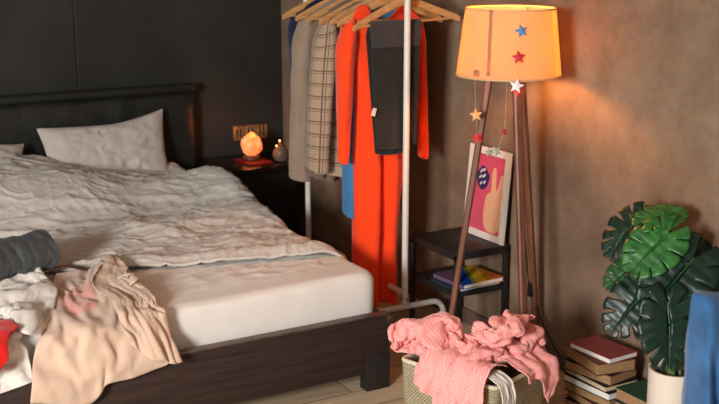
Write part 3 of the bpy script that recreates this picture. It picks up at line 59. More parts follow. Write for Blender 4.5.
0,10,0,12,0,2,11,0,4,12,0,2,12,0,1,11,0,-1,12,-1,0,12,1,2,11,0,-2,12,-1,0,12,1,1,11,0,-2,12,0,0,12,0,-2,12,0,0,12,-1,0,11,0,-2,12,-1,1,12,-1,2,11,0,1,12,-1,1,12,0,0,12,-1,1,12,-1,1,11,0,-2,12,-2,0,12,-1,0,12,-1,1,12,-1,1,12,-2,-2,11,0,-4,12,-1,-2,11,-1,-1,12,-1,-2,11,0,-2,12,-1,-2,12,0,-2,12,-1,-1,12,-1,-3,11,0,-2,12,-1,0,12,0,-3,12,-1,-2,13,-1,-2,11,0,-4,12,-1,-3,12,0,-3,12,-1,-3,13,0,-1,12,-1,3,12,0,-3,12,-1,3,11,-1,-1,12,0,-2,12,-1,-3,11,0,-2,12,0,-1,12,-1,-2,12,0,-1,11,-1,0,12,0,0,12,-1,-1,12,0,0,12,-1,-2,11,0,-5,8,-1,-9,4,-1,-11,6,-1,-10,7,0,-10,8,0,-17,12,0,-20,12,-1,-23,18,0,-22,27,-2,-18,34,-3,-9,11,0,-36,11,-1,-7,7,1,-10,
0,10,1,12,-1,2,11,0,0,12,0,2,12,0,1,11,1,3,12,0,0,12,-1,-1,11,1,2,12,-1,0,11,1,-3,12,0,-1,12,0,-1,12,0,-1,12,0,-1,11,-1,1,12,0,0,12,-1,-1,12,0,1,12,0,2,11,-1,0,12,-1,1,12,0,1,12,-1,1,11,-1,2,12,-1,0,12,0,-1,11,-1,1,12,-1,-2,12,-1,-1,12,-2,0,12,0,-4,11,-1,-2,12,-1,-2,11,-1,-3,12,0,-2,12,0,-2,12,-1,-1,12,-1,-2,11,0,-3,12,-1,-3,12,0,-2,12,-1,-2,11,0,-2,12,-1,-3,12,0,-2,12,0,-4,12,-1,-2,13,-1,0,13,0,0,12,0,2,11,-1,-3,12,-1,-1,12,0,-1,11,0,-2,12,-1,-2,12,0,-1,12,-1,-2,11,0,-1,12,-1,0,12,0,-1,12,-1,0,12,0,0,12,0,-1,11,-1,-5,7,0,-9,6,-1,-11,8,-1,-8,8,-1,-9,0,1,-17,10,-1,-21,15,0,-22,20,0,-23,29,-2,-19,35,-4,-10,10,0,-35,13,-1,-7,1,1,-11,
0,10,0,11,-1,2,12,0,1,12,1,1,12,0,1,11,0,0,12,-1,0,12,1,3,11,0,-2,12,0,0,12,1,2,12,0,-1,12,0,-1,11,0,-4,12,0,1,11,-1,-2,12,-1,1,12,0,1,12,-1,0,12,0,1,11,-1,1,12,0,1,12,0,2,12,-1,0,11,-1,1,12,-1,0,12,-1,2,12,0,-1,11,-1,1,12,-1,-3,12,-1,-1,12,-1,-1,12,-1,-2,12,0,-4,11,0,-2,12,-1,-3,12,0,-2,11,-1,-3,12,-1,-2,11,0,-2,12,-1,-3,12,0,-3,11,-1,-2,12,0,-3,12,0,-3,11,-1,-2,13,-1,2,12,0,-1,13,0,-2,13,0,-3,11,-1,-1,12,0,-1,12,0,-1,12,0,-1,12,0,1,11,-1,-3,11,-1,-4,13,0,0,11,-1,0,12,-1,1,12,0,0,12,-1,0,12,0,-1,11,0,-4,12,0,-5,8,-1,-8,6,-1,-10,4,-1,-11,11,0,-5,4,0,-17,5,0,-23,17,0,-22,21,-1,-21,27,-2,-19,34,-4,-8,13,0,-34,8,0,-11,2,1,-12,
-1,9,1,12,0,1,12,1,1,12,0,0,11,0,1,12,0,0,12,0,0,12,0,-1,11,1,3,12,0,-1,12,0,-1,12,0,1,11,1,-2,12,0,2,11,-1,-4,12,-1,0,12,0,1,12,-1,1,11,0,1,12,0,0,12,-1,1,12,0,2,12,-1,1,12,0,1,11,0,1,12,-1,1,12,-1,1,12,-1,-1,11,-1,0,12,-1,-1,12,-1,-1,12,0,-2,12,-1,-2,13,-1,-2,11,0,-3,11,0,-4,12,0,-3,11,-1,-2,12,0,-3,12,-1,-2,12,0,-3,11,0,-4,12,-1,-2,11,0,-2,12,-1,-3,12,0,0,13,-1,-3,13,0,-1,13,0,-1,11,-1,2,11,0,-5,12,0,0,12,0,1,12,0,-1,11,-1,-5,11,-1,-3,12,0,0,13,0,-1,12,-1,-2,12,0,-1,12,0,-1,12,-1,0,11,1,3,11,-1,-5,12,-1,-2,6,-1,-10,5,-1,-10,6,0,-11,9,-1,-7,5,0,-16,9,0,-21,17,0,-21,22,-1,-20,26,-2,-19,34,-3,-8,13,-1,-33,6,1,-13,4,0,-11,
0,10,1,12,0,0,12,0,2,11,1,1,12,0,0,12,0,0,12,0,-2,12,0,1,11,0,-1,12,1,3,12,0,0,11,1,-2,12,-1,2,11,0,-4,12,0,-1,12,-1,2,12,0,0,11,0,1,12,-1,0,12,0,1,12,0,2,11,-1,2,12,0,3,12,0,1,12,-1,1,12,-1,0,12,0,-1,12,-1,-1,12,-1,0,11,0,-1,12,-1,-1,12,-1,-1,12,0,-2,12,-1,-4,11,0,-3,12,0,-3,12,0,-3,12,-1,-3,12,0,-2,11,-1,-1,12,0,-5,11,0,-3,12,-1,-3,11,0,-2,12,0,-2,13,-1,-2,13,0,-2,12,-1,2,12,0,-1,12,0,-3,11,0,-3,12,0,-1,12,-1,-2,11,0,-1,12,0,-2,12,0,0,12,-1,-2,12,0,-2,12,0,-2,12,0,-1,12,0,0,12,-1,0,12,0,-1,11,-2,2,9,0,-8,10,-1,-6,6,0,-11,5,-1,-10,5,0,-11,8,0,-15,12,0,-20,17,-1,-21,23,-1,-20,28,-2,-18,32,-4,-10,11,1,-32,2,0,-15,10,-1,-6,
0,10,0,12,0,2,12,0,-1,11,1,1,12,0,1,12,0,0,12,0,-1,11,0,-2,12,0,2,12,0,-1,12,0,0,11,1,4,11,0,-3,12,0,-1,12,0,1,11,-1,-2,12,0,1,13,0,1,11,0,0,12,0,1,12,-1,1,12,-1,0,12,0,2,11,0,1,12,0,2,12,0,1,12,-1,2,12,-1,-1,12,0,-1,12,-1,0,11,-1,-2,12,0,-1,12,0,-2,12,-1,-3,11,0,-4,12,0,-3,12,0,-3,11,-1,-3,12,0,-2,12,0,-3,12,0,-1,11,-1,-3,12,0,-3,11,-1,-3,12,0,-3,13,0,-2,12,0,-1,12,0,-1,12,-1,-2,12,0,-1,12,0,-1,12,0,-1,12,-1,-1,11,0,-1,12,0,-1,12,0,-2,12,0,-1,12,-1,-2,12,0,-1,12,0,-2,12,0,0,12,-1,-1,12,-1,3,11,0,-3,11,-1,-6,7,0,-9,4,-1,-11,6,0,-10,9,-1,-8,4,0,-17,14,0,-19,20,0,-21,25,-2,-20,28,-2,-18,31,-4,-12,4,1,-32,7,0,-13,8,0,-8,
0,10,1,11,0,1,12,0,0,12,0,0,12,1,1,11,0,-2,12,0,-1,12,0,1,12,0,-1,11,0,3,12,0,1,12,1,-2,11,0,2,12,0,0,11,0,-4,13,0,0,12,0,1,12,0,2,12,0,-1,11,-1,0,12,0,0,12,-1,1,12,0,2,12,1,1,11,0,2,12,-1,3,12,-1,1,12,-1,0,11,0,-1,12,0,-2,12,0,-1,12,-1,0,11,0,-3,12,0,-3,12,-1,-3,11,0,-3,12,0,-3,12,-1,-3,12,0,-3,12,0,-2,12,0,-4,11,-1,-3,12,0,-3,11,0,-3,12,-1,-2,12,0,-1,13,0,-1,12,0,-1,12,0,-1,12,0,-2,12,0,0,12,-1,-1,11,0,-1,12,0,-1,12,0,-1,12,-1,-1,12,0,1,12,0,-1,12,-1,-2,12,0,-1,12,0,-1,12,0,0,12,-1,-2,10,0,-5,12,-1,-4,6,0,-10,5,0,-10,6,-1,-11,10,0,-5,3,0,-18,16,0,-19,21,-1,-21,24,-2,-19,26,-2,-17,29,-3,-11,11,-1,-30,6,1,-16,-7,-6,-8,
-1,10,1,12,0,1,12,0,0,12,0,-1,12,1,0,11,0,-1,12,0,0,12,0,-1,12,0,0,11,0,0,12,0,1,12,1,3,11,0,-2,12,0,2,12,0,-1,12,1,-1,12,-1,0,12,0,-2,12,0,1,11,0,0,12,-1,2,12,1,2,11,0,3,12,0,-1,12,0,3,12,-1,1,12,-1,0,11,0,0,12,1,-1,12,0,-1,11,0,1,11,-1,-4,12,-1,-2,13,0,-2,12,-1,-2,12,0,-3,12,0,-3,12,-1,-4,12,0,-1,12,0,-4,11,0,-3,12,0,-4,11,0,-3,12,-1,-2,12,0,-2,12,0,-2,12,0,-2,12,0,-1,12,0,-1,12,-1,-1,12,0,0,12,0,-1,11,0,0,12,0,-1,12,0,-2,12,-1,0,12,0,-2,13,0,-1,12,-1,-2,11,0,-2,12,0,-2,12,-1,-1,12,0,0,12,0,0,10,0,-6,7,-1,-9,5,0,-11,5,0,-10,9,-1,-8,6,1,-17,17,-1,-18,20,-1,-18,22,-1,-19,25,-2,-17,32,-4,-11,12,-1,-32,-10,-9,-12,-4,-11,-4,
0,10,0,12,0,1,12,0,0,12,0,0,11,0,-2,12,1,1,12,0,-2,12,0,2,11,0,-2,12,0,1,12,0,1,12,1,-1,11,0,2,12,0,-2,12,1,0,12,-1,-1,12,0,-1,11,0,1,12,0,0,12,0,1,12,0,1,12,0,1,12,0,2,11,1,5,12,0,-1,11,0,0,12,-1,0,12,1,1,12,0,1,11,0,0,11,-1,-4,12,-1,-2,13,0,-2,12,-1,-1,12,0,-2,12,0,-2,13,-1,-3,12,0,-2,11,0,-5,11,0,-4,12,0,-3,12,0,-2,11,0,-3,12,0,-3,12,-1,-2,12,0,-3,12,0,-2,12,0,-1,12,0,-1,12,0,-1,12,0,-1,12,0,-1,11,0,0,12,0,0,12,0,-1,12,-1,-1,13,0,-1,12,0,0,12,-1,-1,12,0,-1,12,0,-3,11,0,-3,12,-1,2,11,0,-3,11,0,-5,8,0,-9,4,0,-11,6,0,-10,8,-1,-9,9,0,-15,17,-1,-17,19,-1,-18,22,-1,-19,27,-2,-17,31,-4,-14,-3,-10,-32,-6,-16,-2,0,-11,-1,
0,10,0,12,0,1,12,0,-1,11,0,0,12,0,-1,12,1,0,12,0,1,12,1,0,12,0,3,11,1,-4,12,-1,2,12,0,-1,11,0,-1,12,0,0,12,1,-1,12,0,0,11,0,0,12,0,-1,12,0,1,12,0,1,12,0,1,11,0,1,12,0,2,12,0,2,11,1,3,12,0,0,12,-1,-3,12,0,0,11,1,0,12,0,-1,12,-1,-1,12,0,0,11,-1,-3,13,0,-1,12,0,-2,12,0,-1,12,0,-2,12,0,-4,12,0,-2,11,0,-3,12,0,-3,11,-1,-3,12,0,-4,12,0,-2,12,0,-3,12,0,-3,12,0,-3,12,0,-2,12,0,-2,12,0,0,12,0,-1,12,0,0,11,0,0,12,0,-1,12,0,0,12,0,-1,12,0,-2,12,-1,-1,12,0,-2,12,0,-1,12,0,-1,12,0,-1,12,-1,1,11,0,-3,11,0,-5,8,-1,-9,7,0,-10,6,0,-10,6,0,-10,13,-1,-13,16,-1,-18,18,-1,-19,22,-1,-19,28,-3,-14,25,-2,-21,-12,-25,-20,5,-16,4,-1,-12,-2,
0,9,0,12,0,1,11,0,0,12,1,-2,12,0,0,11,1,2,13,0,-1,11,0,3,12,1,2,12,0,-2,11,0,-3,12,0,1,12,0,-1,12,0,-2,12,1,0,11,0,0,12,0,-1,12,0,0,12,0,1,11,0,2,12,1,0,12,0,1,11,1,2,12,0,2,12,0,0,12,0,0,12,0,0,12,0,0,11,0,0,12,0,-2,12,0,0,11,-1,-3,12,0,0,12,0,-2,12,0,-2,13,0,-2,12,0,-1,11,0,-4,12,0,-3,11,0,-3,12,0,-3,12,0,-2,13,-1,-3,12,0,-2,12,0,-3,12,0,-3,11,0,-2,12,0,-2,12,0,-2,12,1,-2,12,0,0,12,0,1,11,0,-2,12,0,0,12,0,-2,12,0,2,12,0,0,11,0,0,12,0,0,12,0,-1,12,0,-1,12,-1,-2,13,0,-2,11,-1,-4,11,0,-6,8,0,-9,6,0,-10,6,-1,-10,7,0,-10,11,-1,-14,19,0,-15,20,-1,-20,23,-2,-19,27,-2,-16,15,-8,-28,-9,-33,1,-2,-16,-2,-2,-11,-3,
0,10,1,11,0,0,12,0,0,12,0,2,11,1,-3,12,1,0,12,0,2,12,1,0,11,0,0,12,0,0,12,0,0,12,0,-1,12,0,-2,11,1,-1,12,0,-1,12,0,0,12,0,0,12,0,-1,11,1,1,12,0,3,11,1,0,12,0,1,12,1,1,12,0,1,12,0,1,12,0,0,12,0,1,11,0,0,12,0,-1,12,0,-2,12,0,-2,12,0,-1,12,0,-2,12,0,-1,12,0,-2,12,0,-2,12,-1,-2,12,1,0,10,0,-5,12,0,-3,12,0,-3,12,0,-1,12,0,-3,12,0,-1,12,0,-2,13,0,-3,12,0,-3,12,-1,1,11,1,-5,12,1,-2,12,0,0,12,0,-1,11,0,-1,12,-1,0,12,1,-2,12,0,-1,12,0,-1,11,-1,-1,12,0,-1,12,0,-1,13,0,0,12,0,0,12,0,1,12,0,-3,10,0,-6,8,-1,-9,6,0,-11,7,0,-10,2,0,-11,13,-1,-14,20,-1,-17,23,-1,-17,23,-2,-18,18,-5,-23,10,-14,-27,-7,-32,-1,-4,-17,1,-4,-11,0,
])
CLOTH['pile'] = (58, 54, 2, [
913,1160,133,4,3,0,5,0,0,4,1,1,4,4,1,4,4,0,5,0,3,4,0,7,-6,4,6,-9,-6,-1,2,5,2,-1,5,3,2,-2,4,4,3,-3,2,2,-6,5,4,2,3,-5,-2,5,5,3,2,-7,1,0,-5,0,4,2,2,3,3,0,3,5,-1,-2,2,5,3,3,-1,2,-3,-4,4,4,2,5,1,0,2,4,1,7,-1,-1,6,3,-2,3,3,1,2,-2,-2,1,-3,4,4,-2,-3,-6,1,0,5,3,0,5,-1,-1,2,-6,-2,0,3,-4,1,-4,1,2,-3,-3,4,3,-3,3,-3,-1,1,-5,1,2,-4,-3,8,0,-1,8,-1,0,2,4,2,2,-1,5,1,2,5,-4,3,2,0,2,4,-1,5,3,
2,-7,0,3,4,0,1,4,3,4,3,1,3,3,1,3,3,3,4,0,2,4,-2,4,4,4,6,-10,0,2,-6,0,0,-2,7,-1,4,-2,2,5,0,1,1,5,-2,2,5,-1,6,-4,1,5,-2,-1,-1,4,3,4,-1,2,3,-1,3,2,4,-3,-2,1,-3,3,2,-4,4,1,-1,4,1,0,4,1,0,5,1,0,5,5,2,7,4,4,3,1,-5,5,1,0,5,-1,4,3,-4,4,-5,-4,1,5,-3,-2,5,0,-2,1,4,3,3,-1,-5,2,-2,-3,2,-4,-2,-2,-2,4,1,-4,-3,5,-2,0,-1,-3,-3,6,1,-4,5,3,-5,4,-1,4,3,-2,4,2,5,2,3,5,0,0,-1,5,-6,3,3,-4,3,5,
-6,2,1,6,-1,3,4,0,3,2,7,1,2,2,1,2,3,3,3,1,2,4,-1,3,3,1,3,1,3,4,-6,3,1,-7,2,0,1,5,2,3,-3,2,3,4,-2,5,5,0,3,-7,-3,4,-2,-3,0,4,4,2,2,4,2,5,-1,2,2,6,4,3,1,2,4,-3,2,2,-5,5,1,-2,5,-1,-3,5,-1,0,4,6,0,8,5,1,4,-1,0,2,-5,2,4,-4,1,2,4,4,6,-5,0,4,-4,0,-3,-2,-2,4,-1,-1,4,0,-1,5,0,-1,2,0,-4,0,-4,-1,0,-4,1,0,-5,1,4,-2,-3,5,1,-5,-2,6,-2,4,0,3,6,3,-5,0,6,5,1,2,4,4,1,6,-5,1,3,-4,4,0,
-5,1,3,5,-3,3,4,4,-3,1,6,3,2,3,3,3,1,3,4,1,3,4,-3,2,2,4,3,4,-4,4,1,5,5,-7,1,-3,-5,4,1,0,2,3,4,2,2,6,1,-5,7,0,2,2,-4,-3,5,0,0,3,4,2,-4,3,4,8,2,5,6,2,-1,-1,2,-5,2,6,-4,2,3,3,4,3,-1,4,2,-2,6,1,0,5,1,0,5,1,2,4,-2,0,-1,-6,1,6,1,4,6,-1,1,0,-5,-1,4,-3,-3,3,-4,-2,3,-3,-2,4,2,-4,4,6,1,3,-4,-1,-2,-5,2,1,-5,-1,4,-2,-3,4,5,-5,-4,6,0,3,2,-7,6,6,0,5,-1,3,1,3,4,-1,4,6,-4,1,4,-4,3,4,
-3,1,4,3,-3,1,6,5,0,5,-4,-1,0,6,4,0,1,4,1,3,3,5,4,1,4,-5,2,3,5,2,4,-3,3,-1,4,5,-6,0,-3,-4,3,1,6,1,0,3,5,3,6,-1,1,4,3,-2,4,-1,0,1,-5,-2,4,2,4,5,8,-2,4,-1,1,5,3,-2,2,5,-2,0,1,4,4,3,1,3,3,-1,4,0,-2,4,2,2,5,0,1,4,0,2,3,-5,-1,6,-1,-2,1,-4,4,5,1,2,5,-1,-3,4,-4,-4,2,-4,-1,0,6,-3,6,-1,2,3,-3,-1,2,-3,-3,1,-5,2,3,1,-4,1,6,-3,-2,7,-3,-4,1,-8,6,3,4,5,2,-2,1,4,5,0,4,5,-4,3,5,-7,1,2,
-7,0,0,4,-3,4,6,1,0,7,-2,-1,5,0,0,4,2,2,-2,3,5,4,4,1,-3,2,3,4,1,2,4,-1,3,-1,4,1,-2,2,6,-5,-2,-1,3,6,1,8,-1,-3,7,0,-2,1,2,5,3,0,-3,5,-2,3,6,0,-3,4,7,3,2,-1,-6,3,4,-1,5,1,2,2,1,4,1,5,-3,4,3,5,4,1,-3,4,1,-2,4,1,1,3,-1,5,4,-4,-5,7,-2,-2,2,-3,3,5,1,3,3,-2,3,5,-2,-1,-1,5,-2,6,1,-2,1,-6,-1,3,-4,-2,2,5,2,4,-2,-4,4,1,-4,-6,3,0,-3,2,-5,2,5,-2,2,6,-2,4,-1,3,1,2,6,-5,7,-1,-2,7,1,1,2,5,
8,8,0,-9,-5,1,6,-1,6,8,-6,0,6,2,0,4,-2,1,5,0,1,0,3,3,-5,2,3,0,4,3,3,3,2,5,-3,-2,-2,1,7,0,2,5,3,6,1,7,4,-3,4,-4,-2,5,0,-1,2,4,3,-2,4,-2,6,-4,2,9,-1,-4,3,7,2,3,-1,-3,4,-2,-3,3,4,0,3,4,3,3,3,5,4,3,0,2,-2,-4,4,0,-2,4,-1,4,6,-1,-1,2,-5,-4,6,-1,0,4,1,2,2,-3,4,3,2,-3,4,1,4,4,4,2,2,-6,-2,4,-2,-2,4,2,-3,3,4,-1,-5,3,-4,-3,4,-3,-4,0,-1,-1,3,-3,5,1,3,1,1,4,-3,8,2,-5,7,-2,1,4,4,2,4,-3,
7,7,8,-8,-4,-5,-11,-5,2,12,-7,6,9,2,-2,3,-1,2,1,-5,0,4,-2,2,-1,1,5,3,4,-1,2,3,2,0,2,5,8,2,-3,-4,4,2,3,1,2,4,2,3,1,5,3,3,-4,-2,2,3,0,4,3,2,5,4,0,7,-1,-2,3,-5,-2,5,0,-1,2,5,-1,5,0,0,5,3,2,3,3,5,5,2,-1,3,2,-2,3,-4,-3,7,-2,-1,4,0,3,-1,-4,-3,3,-2,-3,5,0,3,4,0,-2,3,0,4,5,1,0,2,2,5,3,6,-5,5,-2,2,3,2,-3,-5,1,-2,-1,5,-3,-3,3,-2,-4,1,-1,-2,4,-3,2,3,-1,-1,4,4,-4,4,6,1,6,2,-2,2,-6,3,3,-4,
-4,3,6,4,-5,-1,-10,-7,-2,-7,-7,0,13,-4,-1,3,2,3,3,-2,2,3,-4,1,-1,6,3,4,-2,2,4,2,2,-4,3,-2,8,0,2,4,2,3,1,2,4,-1,6,-1,1,3,4,7,-2,2,4,-1,-4,4,2,-2,1,5,3,5,1,1,6,2,0,5,1,-2,5,0,0,5,-1,-1,7,0,0,1,6,-3,5,-2,2,4,2,1,5,4,0,6,-4,0,3,-6,1,3,3,-2,-1,-6,-2,3,-3,-1,5,0,-1,3,1,4,5,1,0,6,5,1,-4,7,4,3,4,-4,4,2,0,-3,2,-4,-5,0,-2,-2,4,0,-2,5,-1,-2,4,-2,-3,1,-5,-2,7,3,0,5,4,2,3,4,0,2,-6,-1,-3,-6,
-7,-7,0,5,4,3,0,-6,1,-3,-7,-4,-4,-8,-2,5,1,4,3,-4,-2,3,1,4,2,0,5,4,-2,2,5,2,2,2,5,-1,-2,5,1,4,-2,-1,0,4,4,2,3,3,6,2,2,4,0,-4,3,0,-4,4,1,-4,2,-1,5,6,1,0,6,5,-1,6,-1,3,5,1,0,5,0,-2,5,3,-3,4,3,-2,6,1,1,5,2,1,2,0,5,5,-1,5,5,1,0,5,-3,1,2,-3,-3,-1,-8,-2,5,-3,-2,5,1,1,1,7,4,7,7,1,1,9,1,-5,4,0,3,4,-1,-2,2,-4,-5,-2,-2,-4,0,-6,-1,3,-4,-2,5,-2,-2,3,5,1,7,4,-3,4,2,0,3,-4,1,2,-5,0,1,-7,
-3,0,-5,1,1,5,2,-1,4,-1,-6,-3,-2,-8,2,0,-5,-1,3,-4,3,4,-1,3,3,0,3,4,1,4,3,4,-1,5,1,2,0,5,1,4,1,1,4,-3,-2,4,5,-1,5,1,2,-1,3,-5,5,-2,0,0,3,-4,5,1,0,5,1,1,5,0,4,7,2,-1,5,2,-2,5,1,-1,5,-1,0,5,4,-3,9,1,2,7,1,4,-2,-1,4,5,2,0,2,-1,5,3,-1,4,5,1,0,0,-8,-2,6,-1,-2,4,-3,0,4,6,3,4,10,2,-1,9,1,-1,5,0,-3,5,-3,-5,0,-3,1,4,-5,-6,-3,-5,-3,0,-5,-2,5,-1,-1,6,1,2,1,8,0,3,-5,-2,3,-5,-2,4,-3,0,4,-3,
-6,-2,1,2,1,5,2,-1,5,7,-3,0,0,-8,-2,-2,-4,3,-4,-3,1,5,0,2,3,0,5,2,-2,4,4,4,-1,6,3,1,3,-4,2,4,1,-3,-1,5,4,4,2,1,4,-2,-5,3,0,-6,4,2,-3,4,0,0,5,2,2,5,1,0,2,3,-3,8,2,-2,6,0,0,5,2,-1,5,1,-2,5,-1,5,11,2,1,8,1,2,-3,-1,5,1,2,4,4,-2,0,4,0,2,0,2,5,7,0,1,2,-6,1,2,3,-4,2,7,-1,5,9,1,-2,3,4,0,5,2,-3,7,-3,-3,4,-4,-1,3,-7,-4,-2,-7,-3,-3,2,-4,1,-4,-1,6,2,2,7,0,-1,-1,-4,-4,4,-3,1,5,-1,4,4,1,
-5,-3,1,2,4,4,4,-4,2,5,-2,3,4,-3,4,-5,-1,-1,1,-4,3,-2,-5,2,4,2,3,2,-2,4,6,1,2,5,3,0,5,1,2,4,-4,-1,2,4,3,5,0,0,4,1,-5,5,2,-4,0,-4,-4,3,0,-3,7,2,-3,5,2,-1,5,1,-1,7,2,0,4,1,-4,5,2,0,4,0,2,6,0,2,7,1,4,7,2,4,4,-1,4,0,1,6,3,3,3,3,-5,-2,1,3,5,4,4,3,4,2,-2,5,-1,0,3,5,-2,-5,7,-3,-1,6,1,-2,5,3,0,3,-8,-5,3,1,1,8,-3,-4,0,-6,-3,-4,1,-4,0,-4,0,6,-5,0,4,6,3,5,-3,-4,3,-2,2,4,-1,5,-1,2,
-4,3,3,2,-1,4,4,-2,3,4,-2,2,5,0,3,1,-4,1,-6,0,3,-3,-4,2,4,-1,3,6,1,2,5,0,3,5,0,2,4,-3,0,5,-1,1,5,-2,0,4,-1,-4,5,2,-1,4,5,0,5,0,-3,-3,-3,-4,10,2,-4,6,-1,-3,5,2,-1,7,2,-1,1,7,1,5,-1,0,4,-3,-1,6,1,3,7,0,3,6,1,4,2,2,3,5,-2,5,-2,3,4,6,-2,0,8,2,2,4,4,2,0,4,3,5,3,-1,-6,4,-5,-5,6,-4,-2,6,2,2,1,-7,-1,4,-6,0,6,1,-4,4,5,-2,6,-6,-4,-4,1,-3,2,-5,-1,4,-4,1,5,-1,1,3,6,-2,4,-1,5,3,-1,5,0,1,
4,7,1,-1,-2,5,2,-3,3,4,-2,-2,1,-3,5,5,-1,3,0,-3,4,-7,0,1,0,-4,4,6,-2,4,5,0,2,5,0,2,7,1,1,5,-1,1,5,-2,0,5,-4,-3,5,0,-1,3,0,-5,2,5,1,4,-2,-3,5,-4,-8,6,1,-2,5,0,-1,5,6,1,3,8,0,5,-1,1,6,-2,0,6,-4,1,5,1,3,4,1,3,3,1,4,2,4,4,3,-3,4,6,2,3,6,1,1,6,3,2,3,4,2,-3,7,-2,-5,6,-5,-5,2,-4,-3,5,-3,2,4,-7,2,4,2,-3,2,-3,-3,5,-1,0,7,4,-6,1,-5,-4,-2,-2,-1,4,-2,1,5,-1,1,5,4,5,3,1,5,-3,-3,5,2,1,
9,0,-2,-3,3,4,-1,-2,6,3,-3,0,-3,-3,4,3,-3,5,5,0,2,-4,-3,3,-3,-1,4,5,-2,-1,3,-1,5,5,0,2,8,1,1,5,1,-2,1,-4,-4,7,-1,4,5,-2,-3,5,-2,0,6,0,1,2,3,-5,2,-7,-3,6,0,-1,6,2,-4,9,2,-2,2,6,2,2,-4,-3,6,-2,3,4,2,4,3,4,1,4,3,2,3,0,5,2,1,5,5,-1,3,4,3,2,3,4,0,5,0,4,5,4,1,-1,6,-2,-4,4,-3,0,4,-2,-2,6,-4,-5,1,-6,0,5,0,0,4,-4,-4,1,-2,0,5,4,-5,1,-3,-4,3,-3,0,5,-2,4,3,0,6,0,0,4,4,3,3,-5,-3,5,2,1,
1,6,4,6,1,-4,0,-4,4,-3,2,5,-1,-4,4,0,-6,-1,-2,1,5,-2,0,5,2,-2,5,5,-2,2,4,-3,0,1,3,5,8,1,0,2,-2,-6,2,-3,-4,5,0,4,7,1,2,3,-4,-3,6,-1,5,6,-1,0,3,-2,-5,-1,-2,-6,10,2,1,8,3,-4,2,-3,5,3,-6,-2,4,5,3,3,0,4,7,1,0,1,4,3,1,4,4,3,4,3,4,-1,3,5,0,3,3,6,2,2,3,-4,3,1,5,3,4,0,2,5,-2,-4,2,-3,-4,4,-6,-3,4,-5,-2,4,-3,2,4,1,-5,2,-1,-2,5,-1,0,4,-2,-5,1,-1,3,5,-2,6,0,1,3,-3,-1,4,3,3,5,-3,-3,5,0,0,
6,2,3,3,7,-4,5,-2,-2,2,-5,2,-3,-5,5,0,-4,3,-4,-1,6,-4,-2,6,-1,4,2,6,-3,0,4,-1,3,0,4,3,8,0,-2,1,-2,-6,-2,-4,-3,4,-3,0,2,2,5,8,-1,0,7,-2,6,7,-2,0,5,-2,-3,-2,-1,-7,8,-2,-5,6,-1,7,-1,-6,-1,6,2,4,4,4,3,4,2,2,6,1,-6,0,5,4,2,6,3,5,4,1,1,0,5,4,0,4,5,2,-3,-2,4,4,7,2,2,2,1,5,3,5,-1,0,4,-4,-2,4,-7,-4,4,-4,-6,-2,-1,-1,5,-2,2,7,2,-2,5,-1,-5,-1,-3,-2,5,-1,6,2,-1,2,-4,1,6,0,1,2,-4,-4,7,2,2,5,2,0,
4,4,-3,1,7,3,7,2,-5,-4,-4,2,3,-5,5,-3,-3,3,-6,-2,-2,3,-5,3,2,-2,5,4,3,1,-5,2,2,5,-1,2,7,1,0,-4,-1,-4,4,-4,0,2,-4,-3,1,1,7,7,-1,5,10,-1,2,7,-1,0,-2,-4,-2,6,-2,-3,1,0,-8,3,-3,7,5,-4,3,5,2,3,3,4,0,4,-2,-4,7,7,-3,7,2,2,5,-1,5,6,5,0,1,4,3,-4,4,0,0,4,3,7,0,3,-6,-1,6,4,3,3,4,4,4,0,3,-6,-2,0,-4,-1,7,-1,-4,3,-4,-5,2,-2,1,5,1,-3,2,-3,-3,5,0,3,5,-1,4,-3,-1,6,-1,3,5,-3,1,2,-6,-7,8,2,0,3,3,3,
0,4,-4,-3,4,4,6,4,-3,1,-1,6,1,-5,4,-3,-3,-4,1,0,5,-2,-4,3,-1,-4,4,3,0,-4,4,0,1,2,3,3,5,-1,-1,1,-6,2,-3,0,-5,5,-2,1,3,2,8,7,-2,3,7,-2,-1,5,-2,0,-2,-5,-1,6,0,-1,5,1,-5,5,-4,2,1,0,5,4,1,5,2,0,-6,6,0,-2,6,4,5,7,5,0,7,-4,-4,6,6,0,2,4,2,2,3,4,1,4,3,-5,5,2,-1,-2,10,-2,-2,8,3,5,1,-1,2,-6,0,3,-4,-2,2,-6,-2,4,4,-2,5,-3,-5,1,-2,-2,5,-1,2,5,2,4,3,0,6,-1,1,2,-6,2,3,-5,-4,8,-5,-6,6,3,1,3,3,3,
-6,-1,0,6,5,0,-1,7,1,0,-4,5,4,1,3,-1,-4,4,-5,-1,0,0,-8,-2,1,2,7,5,0,-2,4,-1,1,4,0,-3,0,-5,-1,4,4,3,5,-3,-4,3,0,6,1,0,7,3,-4,-3,5,1,1,2,-4,-1,3,-4,-2,5,0,0,5,0,1,5,-2,1,0,-1,5,4,-2,-2,5,4,-1,6,1,-2,3,2,6,7,0,-6,8,1,4,5,6,-4,-2,1,5,5,4,0,2,4,2,-7,-1,4,-3,1,13,-1,2,9,3,5,-1,-1,-1,-5,-2,3,-4,-1,-1,-5,0,5,-2,-4,6,1,-2,4,2,6,2,-1,-3,4,3,7,2,4,6,-1,3,2,-4,-3,1,-8,-6,6,-4,-5,5,4,1,6,-1,0,
